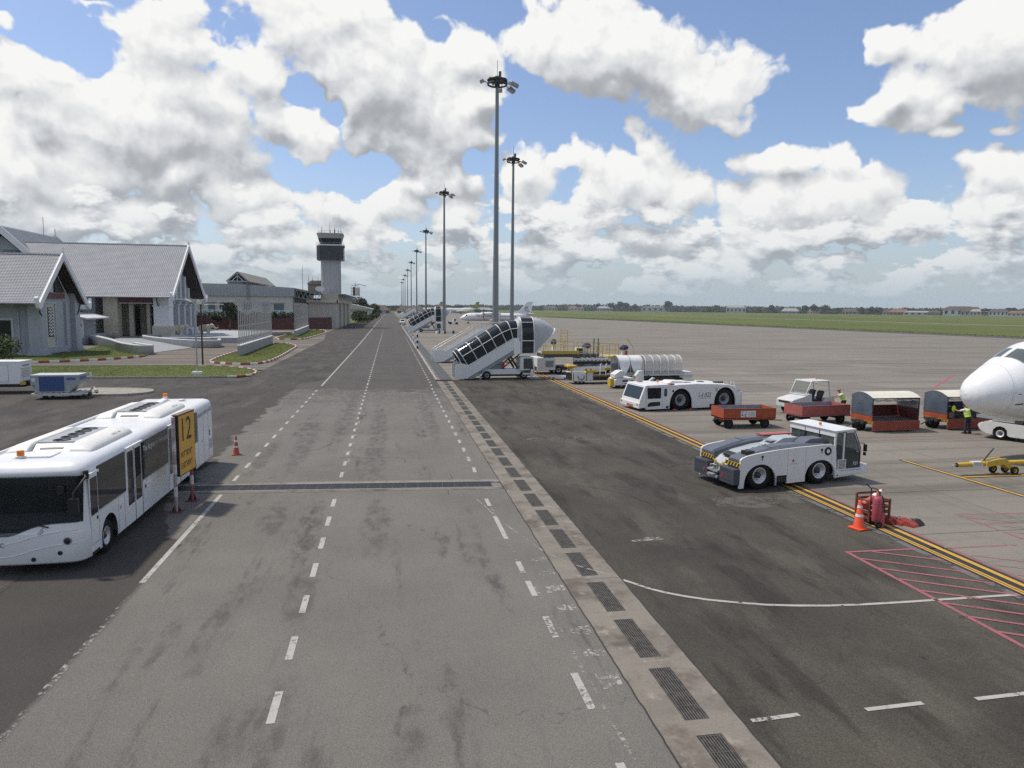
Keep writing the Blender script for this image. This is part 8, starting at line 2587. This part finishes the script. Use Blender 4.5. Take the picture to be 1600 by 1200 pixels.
def make_tree(label, loc, h, w, mt=LEAF, seed=1, n=900, leaf=.5, group='trees round the airfield', scale=1.0):
    rnd = random.Random(seed)
    t = thing('tree', label, 'tree', loc, rnd.uniform(0, 6), group)
    tr = MB(); th = h * .42
    tr.tube([(0, 0, -.3), (.02 * h, 0, th * .5), (0, .02 * h, th), (0, 0, h * .75)], [w * .06, w * .045, w * .035, w * .012], 7)
    cl = []
    for k in range(7):
        a = k * 2.4 + rnd.uniform(-.4, .4); rr_ = w * rnd.uniform(.18, .36); z = h * rnd.uniform(.45, .86)
        p = (rr_ * math.cos(a), rr_ * math.sin(a), z); cl.append(p)
        tr.tube([(0, 0, th * rnd.uniform(.6, 1)), (p[0] * .5, p[1] * .5, z * .82), p], [w * .03, w * .02, w * .006], 5)
    cl += [(0, 0, h * .88), (0, 0, h * .62)]
    tr.build('trunk', BARK, t)
    cr_ = MB()
    for p in cl:
        r = w * rnd.uniform(.17, .30)
        leaves(cr_, p, (r, r, r * .75), n // len(cl), leaf, rnd)
    cr_.build('crown', mt, t)
    return t


def bush(label, loc, w, h, n=700, leaf=.12, mt=LEAF, seed=3, group=None, name='bush', clumps=9):
    rnd = random.Random(seed)
    t = thing(name, label, 'bush', loc, 0, group)
    st = MB(); fo = MB()
    for k in range(clumps):
        p = Vector((rnd.uniform(-.42, .42) * w, rnd.uniform(-.35, .35) * min(w, 3), rnd.uniform(.35, .8) * h))
        st.tube([(p.x * .3, p.y * .3, -.1), (p.x * .7, p.y * .7, p.z * .6), p], [.05, .035, .01], 5)
        r = rnd.uniform(.22, .34) * min(w, h * 1.6)
        leaves(fo, p, (r, r, r * .8), n // clumps, leaf, rnd)
    st.build('stem', BARK, t); fo.build('foliage', mt, t)
    return t


bush('leafy green bush at the corner beside the white power unit', (-47.2, 94.6, .1), 5.0, 3.0, 1900, .15, seed=5)
# near fence by the pavilion
fn = thing('railing_fence', 'thin dark railing fence in front of the pavilion window', 'fence', (-60, 101.5, 0), .2)
for k in range(9):
    MB().cyl((k * 1.35, 0, 0), (k * 1.35, 0, 3.1), .05, n=6).build('post', DARKM, fn)
rb = MB()
for z in (.4, 2.7): rb.cyl((0, 0, z), (10.8, 0, z), .03, n=5)
rb.build('rail', DARKM, fn)
bar_me = MB().cyl((0, 0, .4), (0, 0, 2.7), .018, n=4).mesh('picket'); bar_me.materials.append(DARKM)
for k in range(60): link('picket', bar_me, fn, (.1 + k * .18, 0, 0))
# planting along the terminal
rnd0 = random.Random(11)
for i, (x, y, w, h, l) in enumerate(((-46.5, 221, 5.5, 8.2, 'dark bushy tree before the terminal balcony'), (-50.5, 223, 3.5, 5.6, 'small tree at the edge of the red hoarding'), (-60, 222, 6, 6, 'rounded tree behind the arrivals hall corner'), (-35.5, 233, 3, 5.6, 'slim tree by the terminal windows'))):
    make_tree(l, (x, y, 0), h, w, LEAFD, 20 + i, 1100, .32, 'trees in front of the terminal')
for i, (x, w, l) in enumerate(((-57, 9, 'clipped hedge section under the balcony, nearest the arrivals hall'), (-48, 9, 'clipped hedge section under the balcony, middle length'), (-39, 9, 'clipped hedge section under the balcony, beside the slim tree'), (-32, 5, 'short hedge section at the corner of the terminal'))):
    t = bush(l, (x, 234.5, 2.0), w, 3.2, 1500, .22, LEAFD, 40 + i, 'hedges under the balcony', 'hedge', 14)
# shrubs beyond the tower building
for i, (x, y, w, h, l) in enumerate(((-13.5, 345, 5, 4.2, 'leafy shrub at the far corner of the tower building'), (-15, 372, 6, 4.6, 'tall shrub beside the low white shed'), (-11.5, 402, 5, 3, 'spreading shrub by the road bend'), (-17, 415, 7, 5, 'dark shrub in front of the low shed'), (-10.5, 470, 6, 3, 'yellowish shrub where the road meets the field'), (-12, 540, 8, 4, 'low shrub where the roadside grass thins out far ahead'))):
    bush(l, (x, y, 0), w, h, 1300, .38, LEAFD if i % 2 else LEAF, 60 + i, 'roadside shrubs')
sh = thing('low_shed', 'long low white shed with pale sheet roof beyond the tower building', 'building', (-36, 520, 0))
wbuild(MB().bx(-52, -13, 520, 560, 0, 6), 'wall', WALLL, sh); wbuild(MB().prism([(-53, 5.6), (-12, 5.6), (-12, 6.2), (-32, 10.5), (-53, 6.2)], 'y', 518, 562), 'roof', pm('pale_sheet_roof', (.42, .41, .37), .6, var=.08), sh)
for k in range(6): wbuild(MB().bx(-49 + 6 * k, -46 + 6 * k, 519.8, 520, 1.5, 4.2), 'window', GLASS, sh)


def house(label, loc, rz, w, d, hw, hr, wm, rm, hip=.5, nwin=4, group='far houses beyond the airfield'):
    t = thing('house', label, 'house', loc, rz, group)
    MB().bx(-w / 2, w / 2, -d / 2, d / 2, -.3, hw).build('wall', wm, t)
    o = 1.0; e = w / 2 + o; f = d / 2 + o; rx = w / 2 * (1 - hip)
    V = [(-e, -f, hw - .2), (e, -f, hw - .2), (e, f, hw - .2), (-e, f, hw - .2), (-rx, 0, hr), (rx, 0, hr)]
    MB().add(V, [(0, 1, 5, 4), (1, 2, 5), (2, 3, 4, 5), (3, 0, 4), (3, 2, 1, 0)]).build('roof', rm, t)
    for k in range(nwin):
        x = -w / 2 + w * (k + .5) / nwin
        MB().bx(x - w / nwin * .22, x + w / nwin * .22, -d / 2 - .1, -d / 2 + .1, hw * .25, hw * .75).build('window', GLASS, t)
    return t


RBROWN = pm('roof_brown', (.085, .055, .045), .8, var=.15, scale=.3); RRED = pm('roof_terracotta', (.19, .095, .065), .8, var=.15, scale=.3); RGREY = pm('roof_grey', (.26, .26, .26), .7, var=.1, scale=.3)
for i, (x, y, w, hw, hr, rm, l) in enumerate(((-52, 760, 36, 4, 9, RBROWN, 'broad dark brown roofed house at the end of the road'), (-18, 860, 38, 4, 10, RBROWN, 'second dark brown roofed house at the end of the road'), (26, 900, 36, 4, 9.5, RBROWN, 'third dark brown roofed house behind the far masts'), (-30, 1000, 50, 7, 12, RGREY, 'pale metal roofed hall behind the dark brown houses'), (70, 1050, 46, 5, 9, RBROWN, 'low dark roofed house left of the jets'), (150, 1250, 70, 5, 9, RGREY, 'long pale roofed shed behind the jets'))):
    house(l, (x, y, 0), 0, w, 24, hw, hr, WALLG if i % 2 else WALLL, rm, .4, 5)
far_h = [(1150, 1.5, 34, 12, 17, 'white', RGREY), (1272, 0, 20, 5, 9, 'white', RRED), (1393, 0, 26, 5.5, 11, 'cream', RBROWN), (1406, .2, 30, 6, 12, 'brown', RRED), (1437, 0, 46, 6, 9, 'white', RGREY), (1460, 0, 18, 6, 10, 'grey', RBROWN), (1500, 0, 46, 14, 19, 'white', RBROWN), (1518, 0, 28, 10, 18, 'grey', RBROWN), (1530, 0, 24, 9, 14, 'cream', RGREY), (1561, 0, 26, 11, 14, 'white', RBROWN), (1592, 0, 28, 7, 11, 'white', RRED), (1235, 0, 30, 5, 12, 'grey', RGREY), (1024, 0, 50, 11, 12, 'white', RGREY), (900, 0, 30, 7, 11, 'white', RRED), (860, 0, 26, 7, 11, 'cream', RBROWN), (945, 0, 30, 7, 12, 'grey', RGREY), (1330, 0, 28, 6, 12, 'grey', RBROWN)]


def far_line(px):
    """a point of the built-up edge beyond the airfield, along the sight line of a picture column"""
    az_ = math.radians(azel(px, 480)[0])
    pts = [(2150, 1500), (1760, 2200), (1600, 2950), (1150, 3500), (600, 3700), (200, 2600), (60, 1900), (-60, 1300)]
    for a, b in zip(pts, pts[1:]):
        a0, a1 = math.atan2(a[0], a[1]), math.atan2(b[0], b[1])
        if min(a0, a1) <= az_ <= max(a0, a1):
            k = math.tan(az_); f = (a[0] - k * a[1]) / ((a[0] - k * a[1]) - (b[0] - k * b[1]))
            return Vector((a[0] + (b[0] - a[0]) * f, a[1] + (b[1] - a[1]) * f, 0))
    return Vector((pts[-1][0], pts[-1][1], 0))


wmm = {'white': pm('far_white', (.40, .41, .41), .8), 'cream': pm('far_cream', (.36, .33, .26), .8), 'grey': pm('far_grey', (.25, .26, .27), .8), 'brown': pm('far_brown', (.24, .16, .12), .8)}
names_ = ['narrow white house by the round topped tree', 'low white house with terracotta roof', 'cream house with brown roof', 'brown walled house with terracotta roof', 'long white hall with flat pale roof', 'small grey house behind the flat hall', 'large white three storey house', 'grey house with steep brown roof', 'cream building with pale roof', 'white two storey house close to the jet nose', 'white bungalow with terracotta roof', 'low grey house among trees', 'wide white warehouse by the round topped tree', 'small white house above the propeller plane', 'small cream house above the propeller plane', 'pale grey house where tall trees start', 'grey house with brown roof among low trees']
for i, (px, rz, w, hw, hr, c, rm) in enumerate(far_h):
    p = far_line(px); s = p.length / 2600
    d = p.normalized()
    house(names_[i] + ' across the airfield', p - d * 30, math.atan2(d.y, d.x) - PI / 2, w * s * 1.9, 26 * s, hw * s * 1.5, hr * s * 1.5, wmm[c], rm, .35, 5)
# distant single trees
crown_cache = []
for sd in range(4):
    crown_cache.append(make_tree('tall spreading tree standing alone beyond the tower building', (0, 0, 0), 20, 17, LEAFD, 100 + sd, 700, 1.5))
spots = [(562, 17, -30), (548, 14, -40), (572, 12, -10), (585, 11, 0), (868, 16, 0), (905, 18, 0), (935, 24, 0), (955, 27, 0), (968, 30, 0), (978, 27, 0), (992, 23, 0), (1010, 22, 0), (1043, 33, 0), (1058, 18, 0), (1080, 18, 0), (1108, 17, 0), (1118, 22, 0), (1140, 19, 0), (1160, 17, 0), (1205, 24, 0), (1222, 20, 0), (1258, 24, 0), (1272, 27, 0), (1290, 26, 0), (1310, 18, 0), (1345, 20, 0), (1362, 22, 0), (1372, 22, 0), (1420, 16, 0), (1450, 15, 0), (1475, 14, 0), (1540, 20, 0), (1548, 18, 0), (1576, 22, 0), (1585, 22, 0), (1612, 20, 0), (720, 15, 0), (742, 16, 0), (845, 14, 0), (1185, 16, 0), (1395, 15, 0), (1515, 15, 0), (1492, 14, 0)]
for i, (px, h, dy) in enumerate(spots):
    if px < 600:
        p = g(px, 500); d = p.normalized(); p = Vector((d.x, d.y, 0)) / math.hypot(d.x, d.y) * 620; hh = h * .9
    else:
        p = far_line(px); p = p - p.normalized() * RND.uniform(-25, 40); hh = h * p.length / 2300
    lab = ('dark broad tree above the shed roofs, number %d from the tower building' % (i + 1)) if px < 600 else 'dark bushy tree standing in the skyline across the airfield'
    src = crown_cache[i % 4]
    if i < 4: src.location = p; o = src
    else: o = copy_tree(src, p, RND.uniform(0, 6))
    s = hh / 20; o.scale = (s * 1.15, s * 1.15, s); o['label'] = lab; o['group'] = 'single trees of the skyline' if px >= 600 else 'trees above the shed roofs'
    if px < 600: o['label'] = ['tall broad tree above the shed, largest of its clump', 'dark tree half hidden behind the scaffold frame', 'low dark tree just beyond the tall broad one', 'low dark tree at the end of the clump toward the road'][i]
    if px >= 600:
        side = [q for q, _h, _d in spots if (q > 1043) == (px > 1043) and q >= 600 and q != 1043]
        side.sort(key=lambda q: abs(q - 1043))
        n_ = side.index(px) if px != 1043 else 0
        ords = 'first second third fourth fifth sixth seventh eighth ninth tenth eleventh twelfth thirteenth fourteenth fifteenth sixteenth seventeenth eighteenth nineteenth twentieth'.split()
        w_ = ords[n_] if n_ < 20 else 'twenty-' + ords[n_ - 20]
        o['label'] = w_ + ' skyline tree from the round topped one toward the ' + ('jet nose' if px > 1043 else 'propeller plane')
    if px == 1043: o['label'] = 'big round topped tree rising above the white warehouse across the airfield'
# the wood behind: one mass of crowns
tl = MB(); rnd = random.Random(5)
px = 540.0
while px < 1680:
    p = far_line(px); L = p.length; d = p.normalized()
    for row in range(3):
        q = p + d * (40 + 70 * row) + Vector((rnd.uniform(-20, 20), rnd.uniform(-20, 20), 0))
        h = L * (rnd.uniform(.0042, .0072) + .0012 * row) * (1.0 if px > 860 else .85); w = h * rnd.uniform(1.2, 2.0)
        leaves(tl, (q.x, q.y, h * .46), (w, w, h * .55), 78, h * .22, rnd)
    px += rnd.uniform(2.0, 4.0)
struct(tl.build('treeline', LEAFD), 'stuff')
# low hedge and weeds at the field edge and a few huts among the trees
wd = MB()
def tuft(x, y, h):
    for _q in range(5):
        px_, py_ = x + rnd.gauss(0, .22), y + rnd.gauss(0, .22); hh_ = h * rnd.uniform(.5, 1.1); w_ = rnd.uniform(.03, .08); a_ = rnd.uniform(0, PI)
        wd.add([(px_ - w_ * math.cos(a_), py_ - w_ * math.sin(a_), -.09), (px_ + w_ * math.cos(a_), py_ + w_ * math.sin(a_), -.09), (px_ + rnd.gauss(0, .12), py_ + rnd.gauss(0, .12), hh_)], [(0, 1, 2)])


for _ in range(5200):
    t_ = rnd.random(); a, b = ((143.5, 659), (195.7, 192.6)) if rnd.random() < .55 else ((195.7, 192.6), (214, 30))
    p = Vector(a).lerp(Vector(b), t_); tuft(p.x + abs(rnd.gauss(0, 4)), p.y, rnd.uniform(.12, .42))
for _ in range(1500):
    tuft(rnd.uniform(-16, -9.6), rnd.uniform(335, 700), rnd.uniform(.3, 1.0))
struct(wd.build('weeds', leaf_mat('weed_green', (.10, .13, .035), (.15, .16, .05))), 'stuff')

# ---------------------------------------------------------------- haze over the whole field
hz = MB().bx(-6500, 6500, -2500, 7500, -1.2, 60).build('haze', None)
struct(hz, 'stuff')
hm = bpy.data.materials.new('haze_air'); hm.use_nodes = True
nt = hm.node_tree; nt.nodes.clear()
pv = nt.nodes.new('ShaderNodeVolumePrincipled'); pv.inputs['Color'].default_value = (.80, .87, .93, 1); pv.inputs['Density'].default_value = .00006; pv.inputs['Anisotropy'].default_value = .2
mo = nt.nodes.new('ShaderNodeOutputMaterial'); nt.links.new(pv.outputs[0], mo.inputs['Volume'])
hz.data.materials.append(hm)
